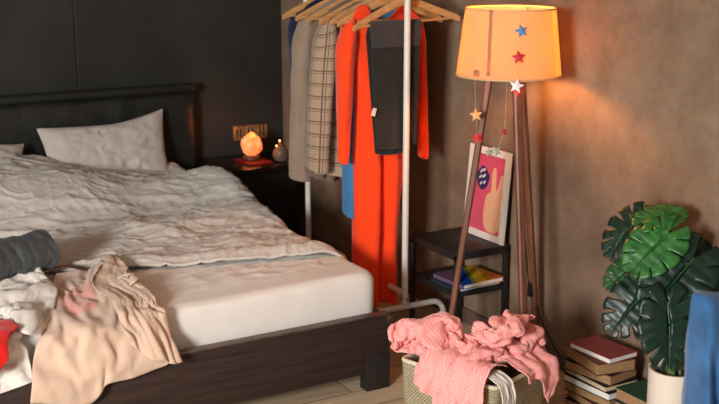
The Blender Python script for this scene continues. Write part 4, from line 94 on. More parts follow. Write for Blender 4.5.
-2,1,4,2,3,-5,0,6,4,5,3,1,0,-3,4,2,-1,5,-2,-3,-5,-5,-5,2,6,0,6,3,1,3,5,1,-3,-2,-4,-3,6,-1,-2,7,1,0,-1,-2,6,4,2,4,5,-2,0,-1,-4,-4,4,2,0,3,-5,-1,4,-2,5,3,-2,3,3,-2,3,6,-1,1,3,1,-5,5,-1,2,3,0,5,5,-2,-1,2,7,-4,8,-2,2,7,4,1,4,1,-9,4,4,3,-1,5,2,1,4,4,-4,0,8,-6,-2,10,0,3,8,3,6,0,0,-1,-5,-5,-3,-4,2,4,-3,3,5,2,-6,2,-1,1,6,4,5,-2,-1,-1,4,4,6,4,6,6,-2,0,1,-6,-6,3,-6,-5,2,-5,-4,7,5,1,6,1,1,
1,5,0,-5,-4,-2,6,3,5,0,6,-2,4,4,2,-3,-4,2,-2,-3,4,4,-2,-1,-2,0,5,5,-1,-2,4,0,3,2,0,-5,7,-1,-4,2,-5,6,3,3,4,5,2,-2,-1,-6,-2,6,1,-1,3,-1,-4,3,-2,7,4,-2,3,4,-3,0,3,-1,6,3,-4,-2,5,2,4,-1,-4,5,-4,-6,-1,7,1,3,9,7,-1,6,6,-3,5,1,-8,9,5,0,0,-4,5,1,3,4,-2,5,-1,-3,3,6,-4,0,6,-2,-1,6,-1,3,4,2,2,-5,-2,2,-5,2,4,-1,3,-1,5,-4,6,2,4,5,4,3,-5,0,4,3,3,3,3,4,4,-3,-2,3,-5,-5,0,-5,-4,4,-5,-3,7,5,1,6,-1,-2,
-2,4,-3,-5,-4,-1,2,-1,8,4,4,2,-1,6,-3,3,-2,7,0,0,-6,4,-1,4,-3,-1,5,4,-2,2,5,2,-1,3,-1,-5,2,-7,0,4,0,6,3,5,-1,1,-5,-3,6,3,-1,4,0,-5,4,-1,2,5,-4,0,4,-1,3,0,-2,7,8,-3,1,0,-3,6,-1,-4,4,-2,-5,-1,-2,-1,5,5,0,3,6,5,-6,9,7,-1,8,3,-6,6,4,-4,1,3,6,-3,-1,4,-1,-3,4,0,0,6,-4,4,1,0,6,3,-7,0,1,-1,4,3,2,4,-4,6,2,2,2,-6,1,3,2,4,-1,6,4,5,-3,2,4,3,4,5,0,1,0,-2,-6,3,-6,-4,5,-3,0,2,-5,-3,8,3,0,5,-2,-4,
-6,-1,-1,5,2,0,-4,-1,5,-1,1,5,4,-1,-3,-2,4,5,6,1,2,4,4,-1,2,-5,-1,2,0,6,-2,-4,-2,6,-1,2,4,0,-5,4,-1,5,1,-2,-5,5,3,5,2,5,-8,8,2,-1,4,-4,0,-1,-7,5,4,-1,5,6,-1,-3,4,-3,7,-4,-6,7,-3,-7,-3,3,1,4,4,-2,4,-1,0,4,6,4,-1,6,5,-9,8,5,-4,5,4,0,2,2,6,1,3,4,-2,-4,3,-3,-4,3,0,-1,6,1,7,-5,-5,8,0,-4,6,1,0,2,6,7,-3,4,0,-6,-1,3,3,3,4,-3,1,0,3,7,7,2,4,5,-2,-2,-1,-2,-7,5,-7,-2,5,-2,2,5,-1,-2,5,-1,-5,5,-2,-2,
1,4,3,3,3,-4,4,-2,4,-3,4,1,-4,0,4,2,6,3,-4,-6,-1,4,-1,5,5,3,0,2,-6,2,6,2,-1,5,-2,2,4,0,-3,-2,-5,0,5,3,2,5,7,2,8,-3,-1,5,6,-5,4,-5,0,-6,-9,4,8,0,-1,1,-3,5,3,-3,5,-1,-8,-3,-6,-6,6,2,-2,4,5,3,3,3,3,5,5,4,-6,5,3,-8,6,3,2,6,3,1,2,5,0,0,2,5,-1,-3,5,-3,-4,3,-2,-3,4,6,2,2,-7,5,-4,-5,7,0,1,2,6,5,3,4,0,-6,1,4,-1,3,5,-5,-2,4,1,2,2,1,7,3,-1,-4,4,-4,-3,5,-3,1,5,-2,-2,4,-1,-3,6,-1,-1,4,-2,-2,
-6,2,-3,5,0,3,6,4,-1,4,0,5,-3,0,3,-8,3,-3,-5,-2,7,3,-1,5,4,1,-5,7,-1,5,7,1,0,2,-3,-5,4,0,-3,2,0,5,5,0,-1,8,4,-1,9,2,3,3,-3,3,0,-5,-1,-3,-3,-7,3,0,7,1,-6,6,3,-5,-5,0,-2,5,-3,-4,5,6,-4,2,-5,1,4,9,2,-1,5,9,-2,9,3,-4,4,2,-4,2,2,4,0,3,5,0,-6,3,5,-5,0,-4,-3,3,-4,-2,3,3,2,6,-3,6,3,-7,5,-2,4,3,3,-2,5,3,3,-2,5,6,-6,1,4,-5,-1,4,0,-4,1,-1,5,5,-2,1,4,-3,-2,4,-1,-3,5,-1,-3,5,-2,2,5,-1,0,5,-1,-2,
2,4,0,0,0,6,7,4,-1,5,1,0,1,0,6,-6,2,-2,-7,-1,4,-3,-2,5,6,1,1,7,0,-4,5,-5,0,3,3,-1,5,-3,2,4,3,-4,4,1,2,6,2,1,8,1,4,-1,-7,1,1,0,-6,-1,-6,0,3,0,8,1,-7,-4,3,-3,7,-1,-6,2,0,-5,-2,6,4,4,-2,1,6,7,2,2,6,3,-10,8,9,-4,2,4,5,-1,-2,5,1,-3,4,4,-7,-4,3,-7,3,2,-3,5,-2,0,5,-6,3,-1,0,2,6,-3,8,4,-5,6,-2,-1,3,4,4,-2,5,6,-8,1,4,-4,-5,4,-2,-4,3,-1,4,4,-2,4,4,-2,-4,4,-1,-3,5,-1,2,7,-1,1,5,-1,3,5,-2,-1,
3,5,-1,1,-5,2,3,5,-1,-1,2,5,5,2,2,-2,0,6,-5,2,2,-6,-3,-2,3,2,4,4,-4,4,7,-1,-1,5,3,-1,3,-3,-6,4,3,1,4,1,2,5,1,2,6,-2,5,1,-3,-7,1,-5,3,-2,-5,0,4,-6,5,0,-6,-3,3,2,5,0,-5,-3,1,-4,5,3,2,4,4,7,2,9,-4,-5,3,9,-6,8,9,2,-3,-4,5,1,-5,1,0,0,6,3,-7,-3,4,-5,5,3,-7,0,1,-3,5,-5,1,2,-5,4,2,0,5,6,-5,8,2,-3,7,3,4,-3,3,7,-8,1,4,-4,-8,4,-3,-1,2,-1,5,5,-2,0,4,-1,-4,4,-2,0,5,-1,-1,6,0,5,8,0,6,3,-5,-3,
-7,-2,-2,3,3,3,4,2,3,4,4,0,3,2,4,-1,0,6,-6,-1,-2,-4,0,3,-2,-2,8,4,-1,7,5,2,-7,3,-4,-6,8,3,-1,3,0,3,4,3,1,2,-3,3,5,-3,-3,5,-2,4,0,-6,1,-1,-5,-1,3,-3,-3,1,-5,6,4,-5,-3,-1,-1,4,6,1,-2,-2,-1,6,8,-2,-2,7,8,2,1,7,-7,9,8,5,2,-3,7,-4,-6,-1,-2,-6,0,4,-4,4,4,-9,-2,4,-10,1,-2,-3,5,2,-1,5,-4,4,4,-5,5,3,-5,11,-1,-3,8,6,3,-2,3,7,-7,0,4,-5,-6,4,-3,0,4,-1,3,4,-2,-3,4,-2,-4,6,-1,-1,3,-1,4,5,-2,2,5,6,6,6,-5,2,
-3,-2,5,3,5,2,2,6,-1,2,4,5,3,5,2,4,2,3,1,-6,3,-7,2,0,-5,-4,9,0,-7,0,4,5,-2,7,1,-2,5,2,-3,5,1,1,1,-4,2,3,-5,2,6,3,1,2,-6,-2,6,0,-2,-1,-6,-1,7,0,3,2,-4,4,4,-6,-2,-4,-1,4,4,-1,2,6,-1,2,5,-2,-5,-1,7,5,7,1,-2,2,12,0,4,-3,9,-2,-5,2,0,-9,0,-1,-8,0,7,-9,2,-1,-11,-4,4,-4,1,-2,0,5,-3,3,5,-4,7,0,-5,8,7,-5,10,3,4,-1,4,5,-6,-1,6,-6,-4,4,-3,0,5,-3,0,3,-1,-5,4,-3,-3,4,2,4,4,-3,2,4,-2,3,5,4,5,3,7,3,
-3,4,-1,1,3,3,3,5,-3,3,6,5,4,5,0,-1,2,5,3,-7,2,1,4,8,-10,-4,-1,-1,-5,7,6,2,0,5,1,-1,4,-3,-1,6,2,0,6,1,-1,-1,-5,2,5,-2,3,5,1,-3,0,-7,-1,4,0,-3,3,-3,5,4,2,-6,3,-3,4,6,-3,2,1,-5,-4,5,-2,2,-1,2,5,6,4,-6,-1,2,8,6,1,2,0,4,10,3,-3,4,2,-9,-1,1,-12,-2,-2,-11,-3,3,-10,2,0,-5,-5,0,-2,5,-4,3,2,-4,4,4,-4,10,1,-4,5,6,4,0,4,5,-3,0,5,-6,-4,4,-5,0,4,-1,-4,4,-2,-3,4,-2,2,1,3,5,5,-3,2,4,0,3,5,8,2,2,6,3,
-4,3,-2,0,1,6,4,4,2,-1,6,-3,6,6,0,1,-4,5,3,2,5,4,4,1,0,-2,7,-8,-5,6,4,-6,4,5,-1,-1,4,5,-2,7,5,-4,0,-6,4,5,0,0,7,-1,1,6,-3,-1,-5,-5,-2,2,-3,1,7,3,0,6,1,-3,-3,-2,3,4,-5,-5,1,-5,3,5,0,4,4,3,-4,5,4,1,2,2,6,0,-3,7,0,-2,9,3,-1,4,0,-9,-5,3,-13,1,1,-11,-2,2,-8,-8,-3,-8,2,1,-5,0,-3,1,4,-3,5,0,-4,9,2,-4,3,5,4,-2,2,5,-2,0,4,-3,2,4,-3,-2,4,-2,-5,5,-6,0,1,0,5,3,5,5,4,5,3,5,-1,4,3,10,-1,3,5,2,
-1,5,0,-3,1,6,3,4,1,3,-1,6,2,8,-2,4,4,2,1,-2,5,5,0,4,5,5,0,-2,-7,6,-3,-4,7,6,-4,-1,0,7,-4,9,0,3,2,-5,2,6,1,1,5,0,-1,1,-2,-8,4,-5,2,5,-2,1,3,-2,4,2,3,-3,2,-4,2,-3,-1,-4,4,-4,-4,5,-1,-1,2,7,4,1,-6,5,2,5,7,1,0,10,1,-2,5,1,-6,1,2,-10,-3,1,-10,-6,2,-10,-3,1,-12,-1,1,-8,-6,-2,-5,2,-3,-1,4,-3,5,3,-2,6,-2,-3,0,3,4,-1,2,2,-2,5,4,-2,-2,5,-1,-2,5,-4,-1,4,-6,3,4,-2,4,2,7,6,1,9,4,5,4,4,2,10,-3,3,6,2,
3,5,-2,-6,1,6,-1,0,6,3,-1,5,5,4,1,2,6,2,4,3,2,6,0,-1,0,0,6,6,-2,3,-6,0,1,0,-6,6,5,0,0,7,2,3,6,-1,-4,6,2,4,2,0,-5,5,-4,-2,5,-3,0,4,-3,1,-5,-4,1,2,-1,4,7,1,-2,2,-1,-4,-3,-7,1,4,-4,-3,1,6,-4,0,1,7,1,1,9,2,1,11,0,-4,4,2,-6,0,2,-9,1,2,-10,-4,4,-9,-3,-3,-12,-7,1,-7,-7,-1,-3,5,-2,-5,-2,-4,4,4,-1,6,-2,-1,-3,4,1,0,5,3,-3,2,6,-4,-2,5,-2,1,5,2,3,4,-5,3,2,-5,2,3,4,5,2,10,5,2,7,4,2,9,-4,3,8,0,
1,6,-1,-7,0,7,2,0,7,-5,0,3,5,0,6,6,1,3,5,2,1,3,7,-2,4,3,2,4,-1,4,-4,-2,4,2,-2,4,5,-1,2,4,-2,-4,5,-1,4,6,3,-1,5,-3,1,5,-3,-1,2,-6,1,0,-6,-1,-5,5,-1,1,-4,-3,6,-5,0,3,-4,-1,-3,-4,-3,3,-2,-2,3,6,1,6,-4,3,-4,4,8,6,0,7,-3,-3,5,2,-5,1,5,-6,-1,-2,-11,-1,3,-13,-2,2,-6,-10,-5,-6,-3,4,-5,1,-4,-3,0,-6,1,3,-2,5,1,1,1,6,0,-5,4,2,-5,-1,5,-3,3,8,2,3,6,-5,-1,2,0,6,2,-5,0,3,6,3,3,7,7,1,8,3,2,9,-2,2,7,-2,
-4,4,0,3,-3,9,-7,4,1,-1,2,5,-1,-2,7,6,2,3,7,1,0,5,2,6,2,6,-1,4,-2,4,2,-1,5,6,0,-1,3,-3,-3,5,0,3,0,-1,4,5,-4,3,6,1,1,4,-5,-1,-2,-8,0,-2,-4,-3,-3,2,-5,2,-5,2,4,-4,-1,0,-2,-5,1,-1,-6,0,-3,3,5,-2,2,4,6,-1,6,-5,4,5,1,7,0,1,7,-5,-4,0,7,-5,0,-5,-10,0,8,-9,0,-2,-5,-7,0,-5,2,-4,-5,-2,-4,-4,-1,-5,-1,-2,-4,-1,4,5,-1,3,-2,-4,4,1,-2,5,3,-1,4,8,3,0,11,-3,-2,1,-8,5,1,-3,5,4,4,3,2,7,4,1,10,2,2,9,-2,3,4,-4,
5,2,4,-1,0,7,-5,2,3,1,-3,4,-4,5,2,2,2,4,7,1,0,4,2,7,4,2,5,4,1,2,4,-1,-4,5,0,-1,3,-2,4,4,0,3,6,-2,3,4,-3,5,2,-5,4,-2,-3,-7,-2,-9,1,0,-1,-6,-2,-4,1,1,-5,-1,3,-1,-4,1,-6,-2,-1,1,-8,3,-4,-2,1,-1,6,7,0,-2,-1,1,6,8,0,0,2,0,11,7,-3,-1,-5,-2,3,6,-4,-1,-2,-8,-4,-2,-4,6,-2,-5,0,-2,-6,-1,-2,-3,-6,-4,-3,-2,2,-2,4,-4,-3,3,0,-3,4,1,-2,6,1,-2,6,4,-3,0,11,3,-2,10,-4,2,-2,-4,5,5,1,-1,0,3,6,1,9,3,2,10,-2,3,3,-5,
-5,3,1,6,2,4,-1,-3,5,-2,3,4,-5,4,0,0,2,4,6,1,4,7,0,2,2,4,5,6,0,0,5,-1,1,3,-1,4,0,-3,4,4,0,3,3,-5,2,5,0,6,0,-5,-4,-1,-7,0,-2,-6,-6,-2,-3,-6,0,-4,-2,-1,-5,2,3,-3,-3,4,3,-1,2,-5,0,-1,-3,-7,5,3,2,4,-3,4,-1,-5,-2,6,1,-3,2,5,9,8,-3,1,3,-4,2,1,-4,1,-3,-3,5,-4,-6,0,2,-5,-3,-5,-3,2,-2,-6,2,-3,-2,-4,1,-4,4,3,-2,3,-5,-1,3,1,-3,4,3,-2,4,5,-2,1,2,-2,5,9,0,-3,2,-5,-1,4,-1,3,4,3,2,0,3,6,0,11,0,5,5,-6,
0,4,1,2,-2,7,5,2,0,-2,4,5,-5,3,2,5,-1,2,2,5,4,8,0,0,4,0,5,0,3,5,6,-1,1,2,-1,5,1,-3,4,-1,-4,3,1,-5,2,2,-5,1,1,-5,-1,-1,-5,-4,-2,-5,-8,-1,-4,-5,1,-3,-3,1,-5,1,5,2,-3,4,-3,-4,-2,-3,5,5,2,0,3,-5,2,2,-3,-4,0,3,2,2,-3,-5,5,-1,8,8,0,-2,4,-3,3,-1,-1,5,2,-5,1,0,-6,0,-4,-3,-2,-4,-3,0,-5,-4,3,-4,-3,4,3,-4,4,5,0,0,-1,-3,3,-2,0,6,2,-4,4,3,-3,-3,2,1,4,4,-3,7,3,-4,-4,3,-4,1,6,0,0,3,3,1,0,7,4,3,9,-3,
4,2,1,-3,1,4,5,4,1,-2,4,5,5,-2,1,-1,4,4,5,0,3,1,2,6,6,1,-2,3,1,4,0,0,8,-1,-4,4,0,-5,2,-1,-5,1,1,-4,2,2,-6,0,-1,-5,-2,0,-3,-5,-2,-9,-3,-2,-4,-7,2,-4,0,3,2,-5,6,-2,-3,4,-5,2,5,-1,-3,-1,-1,6,3,-2,-3,2,-5,2,-1,4,3,1,-2,-6,5,-3,4,7,2,-3,3,-1,7,1,-5,2,5,0,-1,-1,-2,4,-3,-3,-2,-4,-2,1,-4,-3,3,1,-4,6,-4,-5,4,5,0,-2,3,-3,2,0,-2,5,1,-1,5,0,-5,1,2,-4,-6,4,-1,5,2,3,8,2,-6,1,1,-6,0,7,1,0,3,4,-2,0,9,0,
-2,3,-3,-3,3,5,4,7,2,6,-3,1,2,2,3,1,3,5,-3,-1,5,3,4,5,7,1,0,2,0,6,-4,-3,8,0,-7,-1,1,-5,-1,0,-5,0,-1,-4,3,0,-5,1,-2,-7,-2,-1,-6,-2,-3,-7,-4,0,-4,-5,4,-3,-4,4,2,-3,5,-3,-1,6,-3,0,4,1,3,0,-4,-2,2,0,6,5,1,0,-4,-2,-3,3,-6,-2,7,3,-3,3,-3,6,1,-4,0,2,-1,-4,1,-1,6,2,1,5,-1,2,3,2,-3,2,-2,-4,1,-3,0,4,-3,-6,5,4,-4,2,4,2,-3,3,-4,1,1,-6,3,-4,-1,1,2,-3,0,3,-4,-2,4,0,6,3,3,8,0,-5,3,0,-7,2,8,2,-1,0,4,-4,
3,7,-1,-1,0,5,-4,-2,6,5,6,-1,2,0,4,0,2,5,1,3,4,8,2,1,3,3,5,-2,-2,6,-3,-9,1,-3,-6,2,1,-5,0,1,-5,-2,1,-4,-1,-3,-7,-1,-4,-7,-1,-1,-5,-1,-2,-6,-1,2,-1,-5,1,-2,-4,2,-5,1,7,-4,-1,6,4,3,5,3,-3,5,-1,3,4,-1,5,0,-4,2,-2,-4,-3,5,-2,0,0,0,-6,2,-4,-2,3,-5,-1,3,-4,1,3,-2,4,6,3,4,-2,2,7,-2,1,4,0,1,4,4,-1,2,-5,-1,2,0,-7,2,4,-3,2,5,0,-3,4,-6,1,0,-4,2,-5,-1,3,2,-4,-2,5,-1,-2,3,0,7,3,0,6,0,-4,4,0,-5,4,5,2,-2,
-5,4,1,1,-6,1,-3,3,3,2,3,7,3,4,3,2,3,3,5,0,0,2,3,6,1,2,5,-1,-5,4,-1,-10,-2,-3,-6,2,1,-5,1,-1,-5,1,2,-2,-4,-2,-7,-3,-5,-9,-3,-2,-5,0,-2,-5,1,2,-5,3,-2,-3,-5,2,-4,1,6,-2,3,6,6,-3,8,3,1,5,-1,2,5,3,4,0,-6,-1,2,-1,-5,2,-5,-3,-4,-3,1,2,-6,0,2,-5,-4,7,-3,4,4,2,4,6,0,5,0,9,3,0,5,5,4,-1,1,-2,-1,4,4,-5,0,-4,-1,3,-3,-5,3,5,-4,0,6,-3,-1,2,-3,1,0,-6,1,-3,-2,3,2,-2,-3,3,-1,-2,4,-4,5,3,1,5,1,-3,5,-1,-4,6,
-4,-5,1,1,6,0,4,3,3,0,2,6,5,1,-1,0,4,4,0,0,6,-1,-2,4,2,-3,4,-1,-4,3,0,-8,-1,0,-6,-2,-1,-4,2,-1,-5,2,2,-4,-3,-1,-5,4,-6,-4,-4,-3,-7,-1,1,-5,3,-3,-5,-3,0,-5,0,6,-2,3,8,1,1,5,5,-2,5,-2,3,5,5,-6,5,-6,2,1,1,-4,-1,-4,-2,1,-5,-2,-4,-5,2,2,-2,-5,2,-8,4,8,-2,6,6,0,4,6,3,5,-2,10,1,6,6,-3,-1,4,4,3,-1,2,3,-4,3,4,-5,1,-3,-4,3,-6,-3,5,7,-5,0,2,-3,2,2,-4,-2,1,-7,1,-2,0,4,-2,-3,-1,3,-2,-4,4,-6,1,4,2,6,2,-3,5,
-4,3,2,2,4,3,3,4,1,4,3,-4,3,5,1,-2,0,8,-2,-7,8,0,-5,1,-1,0,5,1,-5,1,3,-4,-2,-3,-4,0,-2,-5,3,1,-6,-1,2,-3,4,1,-2,5,-4,-5,-1,-5,-6,-4,-1,-7,1,2,-4,2,5,-2,1,8,2,1,7,1,-1,4,-3,1,0,5,-4,7,-4,4,1,3,-5,2,-7,-1,3,-6,-4,-5,-2,0,-2,-1,-8,-3,-6,2,7,-3,1,5,-8,9,7,-1,6,5,5,-4,0,9,0,4,8,-3,2,5,2,2,-3,1,3,-1,3,6,-4,2,0,-7,2,-2,-4,6,-4,-2,7,5,-4,0,-2,-4,1,4,-5,1,2,-4,1,-5,0,5,1,-5,-1,2,-2,-5,3,-5,0,3,1,6,
0,5,-2,-1,3,5,4,3,-4,2,6,3,4,3,-1,-3,-9,7,-1,-7,6,-2,-2,4,4,-2,0,0,-5,2,0,1,6,5,-4,2,-1,-4,2,-1,-6,1,-5,1,1,1,-3,4,-4,-6,-3,-3,-9,1,3,-5,1,6,1,-2,7,0,3,6,-1,2,3,-4,2,3,5,-3,4,-5,2,3,5,-5,3,0,-4,2,-10,1,-4,-6,-4,-4,0,-7,-3,-7,-1,3,-2,5,0,-9,-1,12,-1,1,1,1,9,7,1,1,1,7,0,1,8,-6,3,7,-1,4,1,0,2,-3,2,5,-3,2,1,-7,3,0,-6,1,0,-4,6,-4,-3,5,5,-2,0,-2,-4,2,2,-5,2,0,-3,2,0,1,5,3,-5,-1,1,-3,-3,0,-6,0,
-5,3,0,2,5,3,5,4,-4,4,4,0,0,1,9,-1,-9,8,-3,-6,3,2,-1,4,-1,-6,1,0,-4,2,1,-5,4,5,1,4,3,-2,4,3,-4,2,-5,-3,1,-7,1,-1,-2,-7,0,2,-8,1,3,-2,-3,6,-2,5,5,-2,3,4,-3,1,6,4,-2,8,-1,2,1,3,-5,4,-2,-2,2,-2,-4,-5,-8,2,-5,-5,-6,-1,-8,-5,-5,-4,-1,4,-3,5,3,-1,-7,7,-2,5,5,-6,0,4,0,3,0,6,2,1,6,0,5,7,1,2,5,-7,3,3,3,4,-3,2,3,-5,3,1,-5,2,-2,-6,0,2,-7,3,-4,-2,6,7,-1,-1,-1,-5,0,-3,-2,4,-1,-3,4,6,0,2,3,-4,1,0,-5,-1,
-3,3,1,3,5,-2,5,6,0,3,3,3,-1,-5,8,-1,-6,9,-2,-5,4,1,-4,3,2,-3,3,2,-4,2,2,-3,3,-1,-4,4,5,-1,5,5,-1,2,-5,-4,2,-7,-1,-1,1,-5,0,4,-4,-2,4,-2,0,5,-2,4,5,-3,3,5,-1,-2,8,-1,1,3,6,-3,4,-3,0,3,-2,-4,3,-5,-1,-7,-2,-5,-3,-9,-1,-2,-8,-5,-7,-1,-5,-2,-3,5,7,0,-4,7,-3,0,-1,-9,1,8,1,2,5,2,0,-4,2,0,0,6,1,2,7,3,6,5,-4,3,2,3,3,-3,2,1,-7,1,1,-4,2,-2,-5,1,3,-8,2,-3,-4,5,7,2,-3,2,-5,3,-6,1,2,1,-3,5,6,-1,4,2,-5,-2,
-5,4,0,5,5,0,4,2,3,4,-4,0,-1,-6,8,-4,-3,10,-1,-7,-1,2,-2,5,1,-2,4,1,-1,4,4,3,1,7,-4,4,3,-1,6,-3,-3,3,-5,-4,-1,0,-4,5,3,-5,-2,4,-3,-1,6,1,-1,8,-1,1,4,-2,5,6,-2,2,2,1,-5,5,1,-1,4,-1,-3,4,-3,0,-5,-4,-2,0,-6,-3,1,-5,-1,-3,-3,-7,-4,-8,-4,-6,1,2,1,-5,0,3,-3,-9,4,-5,6,6,-1,4,5,2,-4,-1,-2,-4,-3,3,2,2,3,3,0,8,2,5,5,-3,3,1,5,3,-5,1,6,-4,-1,-2,-5,1,1,-4,6,-2,-7,1,-3,-4,4,5,-1,-3,2,-4,3,-4,1,2,1,-1,6,8,-1,2,
-2,4,6,6,-5,-2,5,-1,1,-2,2,7,-2,-5,7,-2,-5,3,4,0,2,-2,-3,4,2,-1,5,1,-2,5,5,2,1,6,-2,3,-3,-4,2,-2,-2,5,3,-2,2,4,-3,1,3,-5,0,4,-2,1,7,-2,0,6,1,-1,6,-2,0,5,-2,0,3,-4,0,0,-5,0,4,3,0,-1,-3,-3,3,-6,-1,1,-3,-4,2,0,-5,-1,-5,-3,-4,-4,0,-2,-5,-3,-1,-3,-3,-7,-5,-1,2,-6,4,5,-2,-1,4,3,-3,2,4,-4,0,-3,-5,0,3,3,1,2,3,-1,7,3,5,6,0,3,-3,4,7,-3,-2,4,-3,-1,-4,-4,6,0,-5,4,-2,-4,2,-5,-4,1,6,-4,-2,4,-5,2,-3,-1,4,0,-1,6,
-1,-2,5,6,1,-1,-2,-5,1,1,-3,5,-2,-3,6,5,2,3,3,-1,4,-5,-1,3,1,-2,4,3,-1,4,3,-1,4,4,1,3,-2,-3,3,3,-3,3,6,-4,-1,5,-3,1,3,-3,0,5,-2,2,6,-2,2,4,-2,1,4,-3,0,5,-3,0,2,-4,0,2,-5,0,2,-2,-4,4,1,-2,3,-2,-4,1,-3,-3,0,-6,-2,-2,-6,-2,-3,-4,-1,-2,-3,-3,-5,-1,-2,-3,1,-4,-4,-7,1,4,-4,4,2,1,-3,5,3,-5,1,1,-5,-1,-4,-4,3,2,2,2,3,3,-2,5,4,5,4,-1,5,-2,2,5,-3,0,4,-2,2,-6,-2,4,-1,-3,6,-2,-4,1,-2,-5,-3,7,-4,-1,5,-5,5,-2,-3,3,
2,-4,3,-1,4,2,5,-1,0,0,-3,4,-3,-2,5,1,-1,5,5,3,-1,2,-4,4,-2,1,6,0,-2,5,3,-1,4,3,0,3,3,-3,2,5,-3,-2,7,-3,1,5,-2,0,2,-3,3,7,-2,0,7,-1,0,4,-3,0,4,-3,0,2,-4,1,2,-5,1,2,-5,1,2,-5,-1,1,-4,-2,4,1,-3,1,-4,-2,-1,-6,-3,-7,-4,0,-3,-4,0,-4,-1,-3,3,3,-4,-3,1,-4,-7,-4,-2,-1,-8,4,3,1,-3,3,0,-4,5,2,-3,0,-2,-3,-1,-4,-4,4,-1,1,5,5,0,-2,3,6,4,3,4,4,-2,1,4,-3,-2,1,4,1,-3,-5,3,-2,-1,5,-2,-4,0,1,-5,-3,8,-2,0,3,-6,5,
-4,0,4,5,1,2,2,5,0,3,-2,3,-3,-2,5,0,0,5,6,-1,3,4,-2,-2,0,-3,5,-1,3,4,5,-1,2,3,-1,3,4,-2,3,7,-4,-1,7,-4,-5,4,0,3,3,-2,3,7,-2,-1,6,-1,1,3,-3,-1,3,-3,1,2,-5,1,1,-6,2,2,-5,1,1,-6,3,0,-6,2,-1,-4,-2,-1,-3,-3,-2,-5,-4,-7,2,1,2,0,-6,1,-2,-5,-3,3,0,-4,-2,1,0,-1,-6,-6,-5,2,0,-7,3,2,3,-6,6,-2,-2,4,0,-2,-4,-4,-5,1,-6,-4,5,1,0,5,4,1,-1,7,2,3,-2,3,4,1,-3,4,-2,3,2,-1,4,-5,-2,2,-3,-1,3,-3,-5,2,5,1,-3,7,-4,1,
1,5,2,1,-2,5,4,5,-1,5,0,2,2,-2,3,1,0,6,6,-1,-2,2,-2,3,-2,-1,5,3,-3,-2,2,-3,3,4,-3,2,7,2,1,8,-1,1,5,-4,-5,4,-3,1,4,-1,2,7,0,0,4,-2,2,3,-2,2,3,-1,4,0,-5,2,0,-7,4,-1,-6,2,-2,-8,2,-3,-6,-1,0,-4,-2,-1,-5,-2,-2,-5,-2,-2,-3,-4,-6,2,-4,6,4,0,0,4,-1,-3,-2,0,-1,1,-3,-3,-1,-5,-4,-6,0,3,-6,5,2,-2,-6,4,-4,-2,4,1,-4,-2,-4,-7,0,-4,-4,6,0,1,3,5,3,-1,5,-3,2,-2,5,2,-1,3,4,3,0,2,0,5,-5,-3,0,-3,-3,4,0,-4,3,6,0,-3,
1,3,4,-1,-2,5,7,1,1,4,5,0,4,-1,1,3,-2,4,-1,-3,4,5,2,0,2,-4,0,1,-2,4,4,-3,1,5,-3,-5,8,-2,0,7,2,2,6,-4,-3,2,0,3,3,0,4,7,0,1,3,-2,3,1,-3,4,1,-3,3,-1,-7,4,-3,-9,2,-3,-7,2,-2,-7,-2,-2,-5,0,0,-3,-3,0,-5,1,-1,-5,-2,-2,-4,-1,-2,3,-2,-2,0,-6,2,6,0,5,3,1,-3,2,-3,3,-1,-2,-4,-2,-4,-6,-5,-1,6,-7,3,-1,-5,-7,3,-5,-3,3,-1,-4,1,-3,-4,1,-4,-3,5,2,3,0,4,-5,4,2,0,3,-2,5,-2,1,5,1,3,1,2,4,5,-3,-3,1,-2,-2,3,1,-5,2,
-1,3,3,4,-1,6,5,0,3,4,6,0,4,-1,-1,1,-4,5,0,-3,5,4,-3,0,4,3,-4,3,-4,-1,5,-2,1,6,-4,1,5,1,-6,7,0,0,5,-1,3,-1,-1,4,5,1,2,4,-3,5,2,-3,4,0,-4,2,0,-4,3,-3,-9,0,-3,-9,4,-3,-8,3,-3,-7,-1,0,0,-5,0,-5,0,2,-4,3,-1,-5,0,-2,-2,-3,-4,-2,-2,-2,0,-5,3,5,2,5,4,0,5,3,-1,0,4,-4,-1,0,-4,-5,-2,-4,-4,-7,2,6,-6,-2,-2,-6,-9,2,-7,-2,4,-2,-3,4,-2,-3,0,-4,-1,5,2,0,1,0,-4,1,2,4,4,-1,3,-2,2,5,-1,6,2,2,5,2,-1,-2,4,-2,-4,2,
5,4,3,3,1,4,2,-2,6,4,-2,0,4,4,1,5,-3,1,0,-3,5,4,-4,1,5,2,-4,2,0,-5,4,-3,2,1,-3,-4,5,2,3,6,0,0,4,2,1,-1,-1,4,3,-8,4,3,-4,3,0,-4,2,-1,-6,2,0,-5,2,-2,-7,4,-3,-8,3,0,-8,-5,-4,0,4,0,-4,-3,1,-5,2,1,-4,2,1,-5,1,-2,2,-4,-3,0,-4,-4,-4,0,1,3,-5,3,4,-1,5,2,3,6,2,2,0,4,-6,0,1,-4,-3,-2,-3,-4,-7,1,5,-7,-6,-2,-8,-5,2,-5,-4,5,-3,-3,4,-2,-5,0,-2,4,3,-2,-2,2,0,-3,2,4,3,2,-1,3,-2,3,4,0,7,2,-3,5,4,0,-1,5,
])
